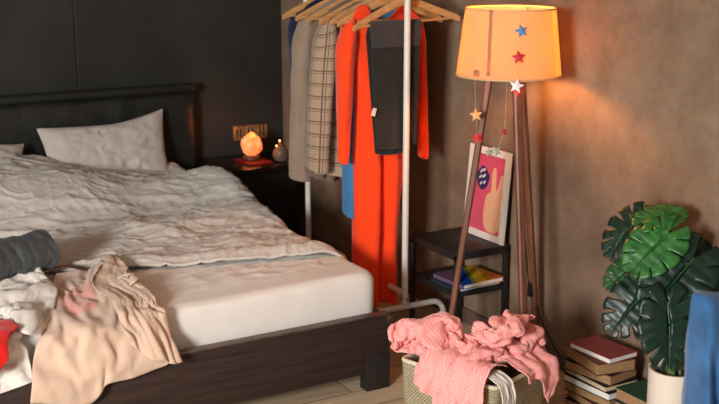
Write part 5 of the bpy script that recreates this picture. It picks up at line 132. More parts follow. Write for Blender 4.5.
CLOTH['shirt'] = (40, 42, 2, [
456,1808,222,7,1,-1,6,0,0,7,1,-1,6,0,0,7,0,1,6,0,2,6,0,-1,6,2,-4,4,2,-4,7,0,1,5,1,3,5,2,4,4,1,5,7,1,1,6,2,-1,5,2,-4,7,-1,3,4,1,5,4,1,6,7,-1,0,-3,0,-5,-4,-3,-6,1,-7,0,-3,-6,2,2,-5,-3,-3,-3,-6,-5,-4,-4,1,-6,-1,0,-7,0,-1,-7,3,-3,-4,6,-5,-3,-2,-6,-4,-1,0,-6,3,1,-7,-1,0,-6,1,3,-5,-2,-2,-6,1,0,-5,4,-1,-7,-1,1,-7,0,
-3,-8,0,7,1,0,5,1,-3,7,0,-1,6,0,0,6,0,1,6,0,3,7,0,0,5,1,-4,4,2,-4,7,1,0,4,1,4,4,1,4,4,3,5,7,0,1,6,1,-2,4,3,-5,6,-1,2,4,1,5,2,2,6,5,-3,1,2,-3,-4,-5,1,-4,0,-5,-6,2,-6,-2,-3,-4,5,2,-6,-1,-6,-4,-3,-2,-4,-5,1,-5,3,0,-6,1,0,-7,-3,-3,-5,4,-8,-3,-1,0,-6,3,4,-5,-5,3,-6,0,-4,-5,5,-1,-6,3,0,-6,2,4,-6,2,0,-7,-2,
-3,-8,0,6,1,-1,6,1,-3,6,0,-2,6,0,0,6,0,1,6,0,3,6,0,2,5,1,-4,4,1,-4,7,1,-1,3,2,5,3,1,4,5,2,5,6,0,1,5,2,-3,3,3,-5,7,0,0,2,1,5,2,1,6,4,-3,1,4,-4,-1,-2,-2,-5,-1,-2,-5,0,-4,-4,-1,-5,5,1,-5,4,2,-6,-2,-7,-2,-3,-2,-4,-4,-1,-5,-2,1,-7,1,2,-6,-2,-2,-5,3,-4,-6,3,3,-5,-4,4,-6,1,-1,-4,4,-4,-5,2,0,-6,6,3,-6,0,2,-6,1,
-3,-8,0,6,1,-2,5,1,-4,6,0,-2,6,0,3,6,0,-1,6,0,2,5,0,3,5,1,-3,5,0,-4,6,1,-2,4,1,5,1,3,5,4,1,5,7,0,1,4,2,-4,2,4,-5,6,0,-2,5,0,4,0,2,6,3,-3,3,3,-4,0,-1,0,-6,2,-5,0,-3,-4,-6,2,-5,2,2,-4,6,2,-5,3,-2,-5,-4,-6,-2,-3,-2,-4,-5,0,-6,-3,3,-6,0,1,-6,1,-2,-6,4,3,-6,-4,4,-5,2,1,-4,4,-2,-5,2,-4,-5,4,0,-6,2,7,-4,1,
-3,-7,-1,6,0,-2,5,1,-4,6,0,-1,5,0,3,6,0,-2,5,0,1,5,0,4,6,0,-1,4,1,-4,6,0,-3,5,1,3,0,2,6,3,2,5,6,1,2,3,2,-4,2,3,-5,5,1,-4,6,0,1,0,0,7,1,0,4,4,-4,0,0,-2,-6,2,-5,1,1,-1,5,1,-6,1,0,-5,0,4,-6,1,1,-5,-3,-7,-2,-1,-2,-4,-5,0,-5,-4,1,-6,0,1,-5,2,0,-6,1,3,-4,1,4,-6,0,3,-5,0,-4,-4,3,4,-6,1,1,-5,3,1,-4,4,
-4,-8,-2,6,1,-2,5,0,-3,7,0,-1,4,0,4,6,0,1,5,0,-3,5,-1,3,5,0,2,5,1,-4,5,0,-3,6,0,1,0,3,6,2,2,5,6,0,0,6,1,0,1,3,-5,2,2,-5,5,1,-3,4,-1,4,-1,0,5,0,-2,4,3,-4,2,3,-4,-1,4,-2,-4,-2,-5,4,-1,-5,3,3,-5,-1,3,-5,1,-1,-3,-4,-5,-3,-3,1,-6,-4,0,-3,5,2,-5,2,1,-4,1,2,-6,0,0,-5,-4,4,-6,-2,0,-5,3,0,-5,6,1,-5,1,5,-3,-5,
-3,-7,-2,6,0,-2,5,0,-3,6,-1,1,4,1,4,6,0,2,4,0,-3,6,-1,0,5,0,3,5,-1,-2,4,1,-4,6,0,0,2,2,6,1,2,5,5,0,2,6,1,0,3,2,-4,0,2,-6,4,1,-3,5,0,-2,4,-1,3,-3,-2,4,0,-3,5,4,-2,-5,4,-3,-2,0,-5,4,-3,-4,4,1,-4,3,2,-5,2,3,-4,-1,-3,-3,-4,0,-6,-5,5,-3,-2,1,-4,3,-2,-5,5,1,-5,2,3,-5,0,0,-6,-5,7,-3,1,-3,-5,3,2,-6,2,3,-3,1,
-3,-8,-1,5,0,-2,6,0,-2,6,-1,1,5,0,3,4,1,4,5,-1,-1,4,0,-5,5,-1,3,5,0,1,5,0,-3,6,0,-2,3,0,4,0,2,5,4,2,4,6,0,1,4,1,-4,-1,3,-5,5,0,-2,5,1,-1,2,-2,-4,5,-2,2,-3,-2,4,2,-4,2,3,-1,-5,4,-4,0,0,-3,4,-4,-4,3,0,-4,3,1,-4,3,3,-5,0,2,-4,-4,2,-4,-5,4,-4,-1,1,-5,3,-4,-4,4,1,-4,4,2,-5,1,2,-3,-8,6,-4,0,2,-6,2,-1,-5,4,
-1,-7,4,4,-1,-4,4,0,-4,5,0,3,5,0,2,6,-1,2,5,0,2,4,-1,-4,4,0,-3,5,-1,3,5,-1,-1,5,0,-3,5,0,2,0,2,6,2,2,5,5,0,1,6,0,-1,-1,2,-6,5,1,-1,5,1,2,0,0,-5,1,-2,-4,4,-3,-2,3,-3,2,4,-3,-2,3,-3,2,-3,-2,4,3,-4,0,-2,-3,3,0,-5,4,2,-4,3,3,-4,-1,0,-4,-6,4,-3,-1,3,-5,-1,2,-4,2,-4,-3,4,0,-5,3,4,-4,1,3,-3,-7,3,-5,1,1,-4,3,
-2,-8,3,5,0,-2,5,-1,-4,3,-1,-4,6,1,-1,5,0,2,3,-1,4,5,-1,3,3,-1,-5,5,0,-3,4,-1,3,5,-1,-3,6,0,1,2,1,5,0,1,6,4,1,2,6,0,0,1,1,-5,5,1,-2,4,1,3,5,-1,-2,-3,-1,-4,1,-2,-5,4,-2,1,4,-3,-1,3,-4,-1,0,-2,5,4,-3,-3,3,-3,1,-1,-4,4,-4,-4,3,1,-4,4,5,-3,0,0,-3,-5,2,-3,1,1,-4,-3,4,-4,0,3,-3,4,-2,-5,3,2,-5,1,4,-3,-7,4,-3,2,
0,-6,-6,3,-2,4,6,0,0,5,0,-2,3,-1,-4,4,-1,-3,5,0,1,2,-2,6,5,0,1,2,-1,-5,5,-1,-3,5,-1,2,5,-1,0,3,0,4,0,2,5,4,0,4,5,0,1,2,1,-5,5,0,-2,4,2,4,5,-1,0,2,-1,-4,-3,-1,-4,1,-2,-4,4,-3,-1,4,-3,-2,3,-3,2,2,-2,5,3,-2,-5,2,-4,1,1,-4,4,-2,-3,4,0,-3,4,2,-3,-3,2,-3,2,3,-3,-1,3,-4,-2,2,-2,-4,1,-5,3,0,-5,4,4,-3,1,4,-4,-4,
0,-5,-6,4,-2,3,3,-3,4,5,-1,2,5,0,0,3,0,-3,2,-1,-6,5,-2,2,1,-1,6,5,-1,0,2,-1,-5,5,-1,-2,5,-1,1,4,-1,4,0,2,5,3,0,4,5,0,2,3,0,-4,5,0,-1,3,1,4,5,0,0,5,-2,-1,-3,0,-4,0,-2,-5,5,-1,2,1,-3,-5,2,-1,-4,4,-2,0,0,-2,5,3,-3,2,0,-5,1,0,-4,3,2,-3,3,3,-2,-3,6,-2,-2,-1,-4,4,4,-4,-3,2,-3,-4,5,-2,0,1,-4,4,0,-5,4,3,-3,1,
-4,-7,3,4,-2,-3,6,-2,0,4,-1,2,4,-1,4,4,-2,3,2,-1,-5,3,-1,-4,4,-1,3,1,-2,5,4,-1,-2,2,-1,-5,5,-1,2,5,-1,2,3,0,4,1,1,5,4,-1,3,4,0,-4,5,0,0,3,1,5,5,-1,0,5,-1,0,2,-1,-5,-3,-1,-4,4,0,-3,5,-2,3,2,-2,-4,0,-2,-5,5,-1,-1,4,-2,2,3,-3,3,-4,-5,1,0,-3,5,5,-3,1,1,-1,-4,3,-4,0,2,-4,4,5,-2,-3,0,-3,-4,5,-2,1,0,-5,4,3,-4,3,
-4,-8,1,5,-1,0,4,-2,-2,5,-2,-1,5,-1,1,1,-2,5,5,-2,1,2,0,-5,4,-2,-3,1,-2,5,4,-1,3,2,-1,-4,4,-1,-3,3,-1,4,4,0,4,3,-1,4,4,-1,3,4,0,-3,5,0,2,4,0,0,3,0,4,5,-1,0,5,-2,-3,0,0,-5,-2,0,-5,5,-1,0,5,-1,3,4,-1,-3,0,-2,-5,5,-2,-2,5,-2,0,2,-3,3,-5,-4,1,0,-3,5,5,-2,2,2,-2,-4,4,-2,-1,0,-4,4,4,-2,0,2,-3,-5,6,-3,0,0,-4,5,
-4,-8,-2,5,-2,3,4,-1,0,5,-2,-3,4,-2,-1,4,-1,2,2,-2,5,4,-2,-1,1,0,-6,5,-3,-1,1,-1,5,5,-2,2,4,-1,-3,5,-1,-2,0,-1,5,4,-1,4,4,-1,2,5,-1,1,4,1,-4,5,0,2,2,0,5,3,-1,3,4,-1,-4,3,-1,-4,0,1,-5,3,0,-4,5,0,0,2,-2,4,5,-1,0,2,-2,-5,3,-2,-3,5,-2,0,3,-3,3,-5,-4,2,3,-2,5,5,-3,0,0,0,-6,4,-2,2,0,-4,4,4,-2,1,3,-3,-6,4,-2,-1,
-4,-9,0,4,-2,2,5,-1,2,5,-2,0,3,-2,-4,5,-1,-1,1,-1,5,3,-2,2,3,-2,-4,2,-1,-4,5,-2,0,2,-2,5,4,-1,-4,5,-1,-1,5,-1,2,2,-2,5,4,-1,3,5,-1,1,5,1,-3,5,-1,1,1,0,5,4,-1,4,6,-1,1,2,0,-5,0,1,-5,2,0,-5,4,0,-3,5,-1,0,2,-1,5,6,-2,1,-1,-1,-5,4,-2,-3,4,-3,0,3,-2,2,-3,-3,5,4,-3,2,3,-1,-6,6,0,0,-2,-3,4,2,-3,4,5,-2,-1,2,-3,-5,
-3,-11,-2,3,-1,4,4,-1,2,5,-2,1,5,-1,-1,2,-2,-5,5,-1,1,0,-1,5,5,-2,1,1,-2,-5,4,-2,-3,5,-2,0,5,-1,2,4,0,3,3,-2,-4,5,-1,0,5,0,2,2,-3,5,6,0,-1,5,0,0,1,0,5,3,-1,4,6,-1,1,5,0,-1,1,1,-5,0,0,-5,4,0,-4,4,0,-3,4,0,1,0,-1,6,5,-2,1,0,-2,-6,4,0,3,2,-3,-3,3,-4,-1,4,-3,3,3,-1,2,2,-1,-5,5,1,1,0,-5,5,3,-3,4,5,0,-1,
-5,-10,-1,5,-1,2,3,-2,4,4,-1,1,5,-2,0,4,-1,-2,4,-1,-4,3,-2,3,1,-1,6,5,-1,-1,1,-2,-5,4,-1,1,5,-1,3,5,-1,1,5,-1,0,5,-1,-1,3,-2,-5,5,-1,-1,5,-1,1,4,0,3,2,-1,5,3,0,4,5,1,-3,5,-1,1,6,-1,0,0,1,-5,0,0,-5,5,0,-2,4,0,0,0,-1,5,3,-1,4,2,-2,-5,5,0,-2,2,0,6,4,-4,-1,1,-4,-4,4,-2,1,4,2,3,2,-2,-5,4,-3,-1,2,-3,5,4,-1,3,
-3,-11,6,3,-1,-5,5,-2,1,3,-1,4,5,-1,1,3,-1,-3,5,-2,-1,5,-1,-2,2,-1,4,1,-1,6,5,-2,-2,3,-1,-4,5,-1,0,5,-1,1,5,-1,2,4,-1,2,5,-1,-2,3,-2,-4,5,0,-1,5,-1,1,2,0,5,4,-1,4,4,2,-4,4,-1,3,5,-1,2,3,1,-4,0,0,-5,4,0,-4,6,-1,-1,2,1,5,0,-1,5,5,-1,0,1,-1,-6,4,0,2,0,-2,6,5,-1,0,5,-3,0,4,-1,-1,0,-2,-5,4,-2,-3,5,-2,0,1,-2,6,
-4,-11,2,4,-1,-1,3,-2,-5,5,-1,0,4,-1,4,5,-1,1,2,-1,-5,5,-1,0,5,-2,1,1,0,5,4,-2,3,5,-1,-1,3,-2,-4,5,-1,-1,4,0,4,5,-1,1,5,-1,0,5,-1,-2,4,-1,-2,5,0,-3,4,-1,4,4,0,4,3,2,-5,5,0,1,4,-1,3,5,0,2,3,1,-4,0,-1,-6,4,0,-2,5,0,4,-2,-1,5,5,-1,1,2,0,-5,6,0,-1,-1,-2,5,4,0,2,2,-1,-5,4,-2,5,5,0,0,3,-3,-2,0,-2,-6,6,1,-1,
-4,-11,-4,4,-1,3,5,-1,1,2,-2,-5,5,-1,0,4,-1,3,5,-1,0,2,0,-5,4,-1,2,5,-2,2,5,0,-1,1,-2,5,5,-1,1,4,-1,-3,5,-1,3,5,0,0,3,0,-4,5,-1,-1,5,-1,-1,5,-2,0,4,0,3,5,0,1,4,2,-4,5,0,1,3,-1,4,5,0,1,1,2,-4,5,-2,0,5,1,-3,5,-1,-1,-2,-1,5,4,0,3,2,0,-5,4,1,-4,2,-2,5,3,-2,4,2,1,-5,4,1,-1,3,-2,5,5,-3,2,4,0,-2,1,-1,-6,
-4,-11,-4,5,-1,2,3,-1,4,4,-1,2,4,-2,-4,5,-1,0,4,0,3,4,-1,-2,3,0,-5,5,-1,0,5,0,0,4,-2,3,1,-1,5,5,-2,2,5,-1,0,5,0,-3,3,1,-4,4,-1,2,5,-1,1,5,-1,1,5,-1,-1,5,0,-1,5,1,-2,5,0,0,2,0,5,5,0,1,2,2,-5,4,1,-4,4,-1,0,5,0,-1,4,-1,4,1,-1,5,6,0,-1,0,1,-6,5,0,1,0,-2,5,5,0,1,1,1,-5,5,1,0,2,-4,4,5,-1,2,4,1,-2,
-4,-12,-1,5,0,1,6,-1,1,0,-1,5,5,-1,2,4,-1,-2,5,-1,0,5,0,1,3,-1,-5,4,0,-2,6,-1,-1,5,0,-1,2,-2,5,2,-1,5,5,0,-3,4,0,-2,5,0,-3,5,0,-1,5,-1,2,4,-2,2,5,1,-3,5,0,-1,5,0,0,5,0,3,2,0,4,5,-1,1,3,2,-5,4,0,-2,5,1,2,5,0,0,5,-1,-2,1,-1,5,5,0,2,0,0,-5,5,2,-3,5,0,2,-1,-2,6,5,1,0,5,-5,-7,5,1,-2,1,-3,5,5,-1,1,
-3,-12,1,5,0,-2,5,0,-1,3,-1,5,1,-1,5,5,-1,1,5,0,1,5,-1,0,5,0,-3,4,-1,-2,4,0,-3,5,0,-3,5,-1,0,2,-1,5,4,-1,3,4,0,-3,4,0,-3,5,0,-2,5,0,-1,5,0,0,4,-1,3,5,0,-2,6,0,0,2,0,4,4,0,3,5,-1,0,5,1,-2,5,1,-2,5,1,-2,4,0,4,3,0,-4,5,0,1,3,-8,5,6,0,-2,0,1,-6,5,0,3,5,1,-1,2,-1,5,3,4,-2,1,2,-6,5,-2,1,3,-2,4,
-4,-11,0,5,0,-1,5,0,-2,6,0,-1,-2,-1,7,6,1,-1,5,1,-1,3,-6,1,5,-2,2,5,0,-1,5,0,-2,4,-1,-3,5,-2,-1,6,-2,-1,0,-1,6,5,1,-2,5,0,-1,5,0,-2,5,1,-1,5,1,-2,5,1,1,4,-1,3,5,0,-1,4,-1,4,5,0,0,2,4,-4,5,1,-1,6,0,1,5,-1,1,3,-1,5,6,-1,-1,4,-1,-4,5,-1,1,4,0,4,1,1,-6,4,2,-2,4,-1,4,4,0,3,4,3,-2,-2,3,-5,5,-1,0,5,-1,3,
-5,-11,-11,5,-2,0,5,-1,1,5,-2,1,4,0,5,3,-1,4,3,3,-4,5,1,-2,4,-2,4,4,-1,3,5,-1,0,5,-2,-1,6,-1,-1,4,-1,-3,5,-1,2,3,-1,4,5,1,-1,5,1,-2,5,1,-2,5,1,-2,4,1,-2,5,-1,1,4,-1,4,5,0,2,5,1,-2,2,3,-4,6,1,-1,4,-1,4,5,-1,2,5,0,-1,4,-1,3,6,-1,0,4,0,-3,5,0,3,5,2,-2,1,2,-5,5,2,1,3,-2,4,5,3,-1,-2,3,-5,4,2,-3,4,-2,4,
-6,-8,4,5,-2,1,5,-2,1,5,-2,1,4,-1,0,6,-1,0,4,3,-3,3,3,-4,6,-1,1,3,-1,4,4,-2,3,5,-2,1,5,-2,0,5,-1,-1,5,-1,-1,4,-1,4,5,0,1,5,1,-2,6,2,-2,4,1,-3,4,0,-2,5,0,1,4,-1,4,6,0,0,4,1,-2,4,3,-3,5,2,-2,4,-1,4,5,-1,1,5,-1,1,6,1,-1,4,-1,3,5,0,0,6,1,1,5,1,-1,3,2,-4,3,3,-3,3,-1,5,5,2,0,1,3,-4,-1,3,-5,5,2,1,
-6,-7,-2,5,-2,1,5,-3,1,5,-1,1,6,-2,0,5,0,-2,4,3,-3,4,2,-3,6,1,-1,4,-2,3,4,-2,3,4,-2,3,5,-2,1,5,-2,1,5,-1,1,5,-1,1,6,1,-2,3,3,-2,6,0,-1,5,-1,1,5,1,-3,4,-1,2,5,-1,1,6,2,-1,2,3,-3,5,2,-2,5,0,0,6,0,2,5,0,1,5,-1,0,5,0,3,5,0,1,5,0,1,5,1,-1,5,2,-1,3,3,-4,4,2,-1,5,-1,3,5,1,1,2,4,-3,-1,3,-5,2,4,-2,
-3,-4,-6,5,-2,1,4,-3,2,5,-3,1,5,-1,0,6,1,-2,4,2,-2,5,1,-3,5,1,-1,5,-1,2,5,-2,3,5,-1,2,5,2,0,5,-3,1,3,-3,2,5,-3,1,6,0,-1,4,4,-2,5,0,-1,5,-2,3,5,0,1,6,-1,-1,5,1,-1,5,1,-1,2,4,-3,6,1,-1,4,0,3,6,0,2,5,-1,1,5,0,1,6,0,0,5,0,0,5,1,-1,4,4,-2,6,-1,1,5,1,-1,5,2,0,4,3,-3,4,-1,3,4,3,-2,2,5,-3,-2,3,-5,
-3,-3,-5,5,-2,1,5,-3,1,3,-3,2,6,-2,0,6,0,-1,5,0,-1,6,1,-2,4,2,-3,5,-1,1,5,-1,2,6,0,0,4,3,0,5,-1,1,5,-3,2,3,-5,2,5,-1,0,6,1,-1,5,2,-1,5,-2,2,5,1,0,4,4,-1,5,1,0,5,-3,-1,5,0,0,6,2,0,4,3,-1,5,1,1,5,-2,2,6,-1,1,5,0,0,5,1,-1,6,0,0,4,2,-1,4,4,-2,5,1,0,5,-2,1,6,0,1,4,3,-2,5,2,-1,2,4,-3,0,4,-5,
-4,-3,-5,5,-3,1,5,-2,1,5,-2,0,6,1,-1,6,1,-1,4,-4,-1,5,-2,0,6,-1,-1,5,0,-1,6,2,0,5,2,-1,4,3,0,6,-2,1,2,-4,3,5,-3,2,5,0,-1,6,-1,0,6,0,0,5,2,1,5,-1,1,3,4,-1,5,3,-2,6,0,0,5,-2,0,6,0,0,5,1,1,5,2,0,5,-2,2,5,-2,1,5,1,-1,6,0,0,5,1,-1,6,1,0,3,4,-2,5,2,-1,6,-1,0,5,-2,3,5,1,-2,4,2,-2,3,4,-3,2,4,-4,
-2,0,-8,6,-1,1,5,-3,0,4,-3,0,6,-1,-1,6,2,-1,5,-2,-1,5,-3,-1,5,-3,0,4,3,0,5,2,-1,6,1,-1,5,0,-1,6,-2,2,3,-4,3,5,-1,1,5,2,-1,6,0,0,6,0,0,5,0,2,5,-3,1,6,0,0,3,5,-2,5,3,-1,5,0,0,6,1,1,5,-1,1,5,-3,2,5,-2,2,5,0,0,6,1,-1,5,2,-1,5,1,-1,6,-2,0,5,1,-1,5,4,-2,5,-1,1,5,-2,2,6,0,-1,1,4,-3,3,4,-4,5,2,-2,
-1,1,-10,5,-2,1,6,-1,1,5,-3,-1,4,-3,-1,6,-1,-1,6,1,-1,5,-2,0,3,-5,0,6,-1,0,5,0,0,5,3,-2,5,1,-1,5,-3,2,5,-3,3,5,2,-1,5,-2,1,6,2,-1,5,0,1,6,1,1,5,-1,1,6,-3,1,5,2,0,3,4,-2,5,3,0,6,-1,2,4,-3,2,5,-2,2,6,1,0,5,1,-1,6,1,-1,5,1,-1,6,1,-1,5,0,0,6,0,-1,4,-3,3,6,0,0,4,3,-2,6,-1,0,6,1,0,-1,5,-5,4,3,-2,
-4,-8,-7,6,0,0,6,1,-1,5,0,-1,6,-1,-1,6,-1,-2,5,-1,0,6,-1,-1,5,-3,0,3,-5,1,5,-2,1,6,0,-1,5,2,-2,6,1,1,3,-5,2,6,1,1,6,0,0,5,-2,2,5,0,1,6,1,2,5,2,-2,5,-2,1,6,0,1,4,4,-1,4,4,-1,6,-1,2,4,-3,3,5,-2,1,6,1,0,6,1,-1,5,1,-1,6,-1,1,5,0,-1,6,2,-2,5,-1,1,5,-2,2,5,2,0,5,2,-1,5,3,-1,4,-4,2,5,3,-2,2,4,-4,
-2,-10,-4,6,1,-1,6,0,-1,6,0,-1,5,1,-2,6,-1,-3,5,0,-1,6,0,-2,5,0,0,6,-1,-1,6,-2,1,3,-5,0,5,-1,0,5,3,-1,6,-1,1,5,-4,2,5,1,0,5,-2,2,5,-1,3,6,1,2,5,1,1,5,2,-2,5,-1,1,4,4,-1,5,4,0,6,-1,2,4,-3,2,5,-1,2,6,0,0,6,0,-1,6,1,0,5,2,-1,5,-2,1,6,0,0,6,0,-1,5,-1,2,3,4,-1,5,4,-1,6,-1,0,5,-3,2,5,1,1,4,3,-3,
-2,-3,-9,6,-2,0,6,-1,0,6,0,-1,5,-1,-1,6,0,-2,6,-1,-1,5,0,-2,6,0,-2,6,0,-1,4,4,-2,6,-1,-1,3,-5,0,6,-3,1,6,0,1,5,-1,0,6,0,1,5,0,2,6,0,4,4,3,2,4,3,1,4,-5,0,6,1,0,5,4,0,5,3,0,5,0,2,5,-3,2,6,-1,1,5,1,0,6,2,-1,6,1,0,5,-3,1,5,-1,0,6,1,0,6,-2,0,6,0,1,5,3,1,2,6,-2,6,-1,0,6,2,2,4,-4,2,6,1,0,
-2,-4,-8,6,-1,-1,6,-1,0,6,-1,-1,6,1,-2,5,-2,-1,6,0,-2,6,0,-2,6,0,-2,5,0,-2,7,1,-2,4,4,-2,6,-1,0,5,-3,1,5,2,2,6,0,1,5,0,1,5,-1,2,5,-4,3,5,0,3,3,5,2,5,-2,0,3,-4,2,6,2,0,5,3,1,5,-1,2,6,-1,1,6,1,0,5,3,0,6,1,-1,5,-3,1,6,-1,0,6,-1,1,6,0,0,6,0,0,6,0,1,6,1,1,4,4,-1,4,5,-1,6,0,2,4,-4,3,6,-1,1,
-1,0,-9,6,-1,-1,6,-2,-1,5,-1,-1,6,-1,-2,6,2,-2,6,1,-2,6,-1,-3,5,-1,-2,6,2,-1,6,-2,-3,7,2,-2,5,3,0,6,-2,1,5,3,1,6,0,1,5,-1,2,5,-1,3,3,-5,4,5,0,3,2,5,2,5,-1,2,2,-6,2,6,-1,2,6,1,1,6,1,0,5,4,1,6,1,-1,6,1,0,6,-2,0,6,0,0,6,0,1,6,0,1,6,-1,0,6,-1,1,6,-1,1,6,0,1,4,5,-1,5,1,3,5,4,-1,5,1,4,2,-6,0,
-2,0,-10,6,0,-1,6,-1,-1,6,-1,-2,6,-2,-2,6,0,-2,6,2,-3,6,1,-3,5,0,-2,7,-2,-2,6,3,-2,6,1,-2,6,1,-1,7,0,1,5,-2,1,5,1,0,6,1,3,4,-1,4,3,-5,4,5,0,4,0,5,4,6,-1,3,1,-6,3,6,-2,2,5,2,1,6,2,0,6,1,-1,7,1,0,6,1,-1,6,0,1,7,-1,1,6,0,1,6,0,1,7,0,0,6,0,1,6,1,2,5,-5,0,6,0,3,5,4,0,5,1,4,5,4,0,5,1,3,
-1,0,-11,6,0,-2,6,0,-1,6,-1,-1,6,-1,-3,6,-1,-3,6,1,-3,6,1,-2,6,1,-3,6,0,-2,7,-1,-3,6,1,-1,7,0,-1,6,-2,1,6,2,-1,6,2,-1,3,-3,5,5,0,6,4,-1,4,4,-2,5,1,5,5,3,2,6,2,-7,4,4,-4,3,7,1,0,6,1,-1,6,0,-1,7,1,-1,6,1,0,7,1,1,7,0,1,6,1,1,6,1,0,7,0,1,6,1,2,6,0,2,6,-1,2,5,-4,1,6,-1,3,6,2,2,5,1,5,2,6,-3,
])
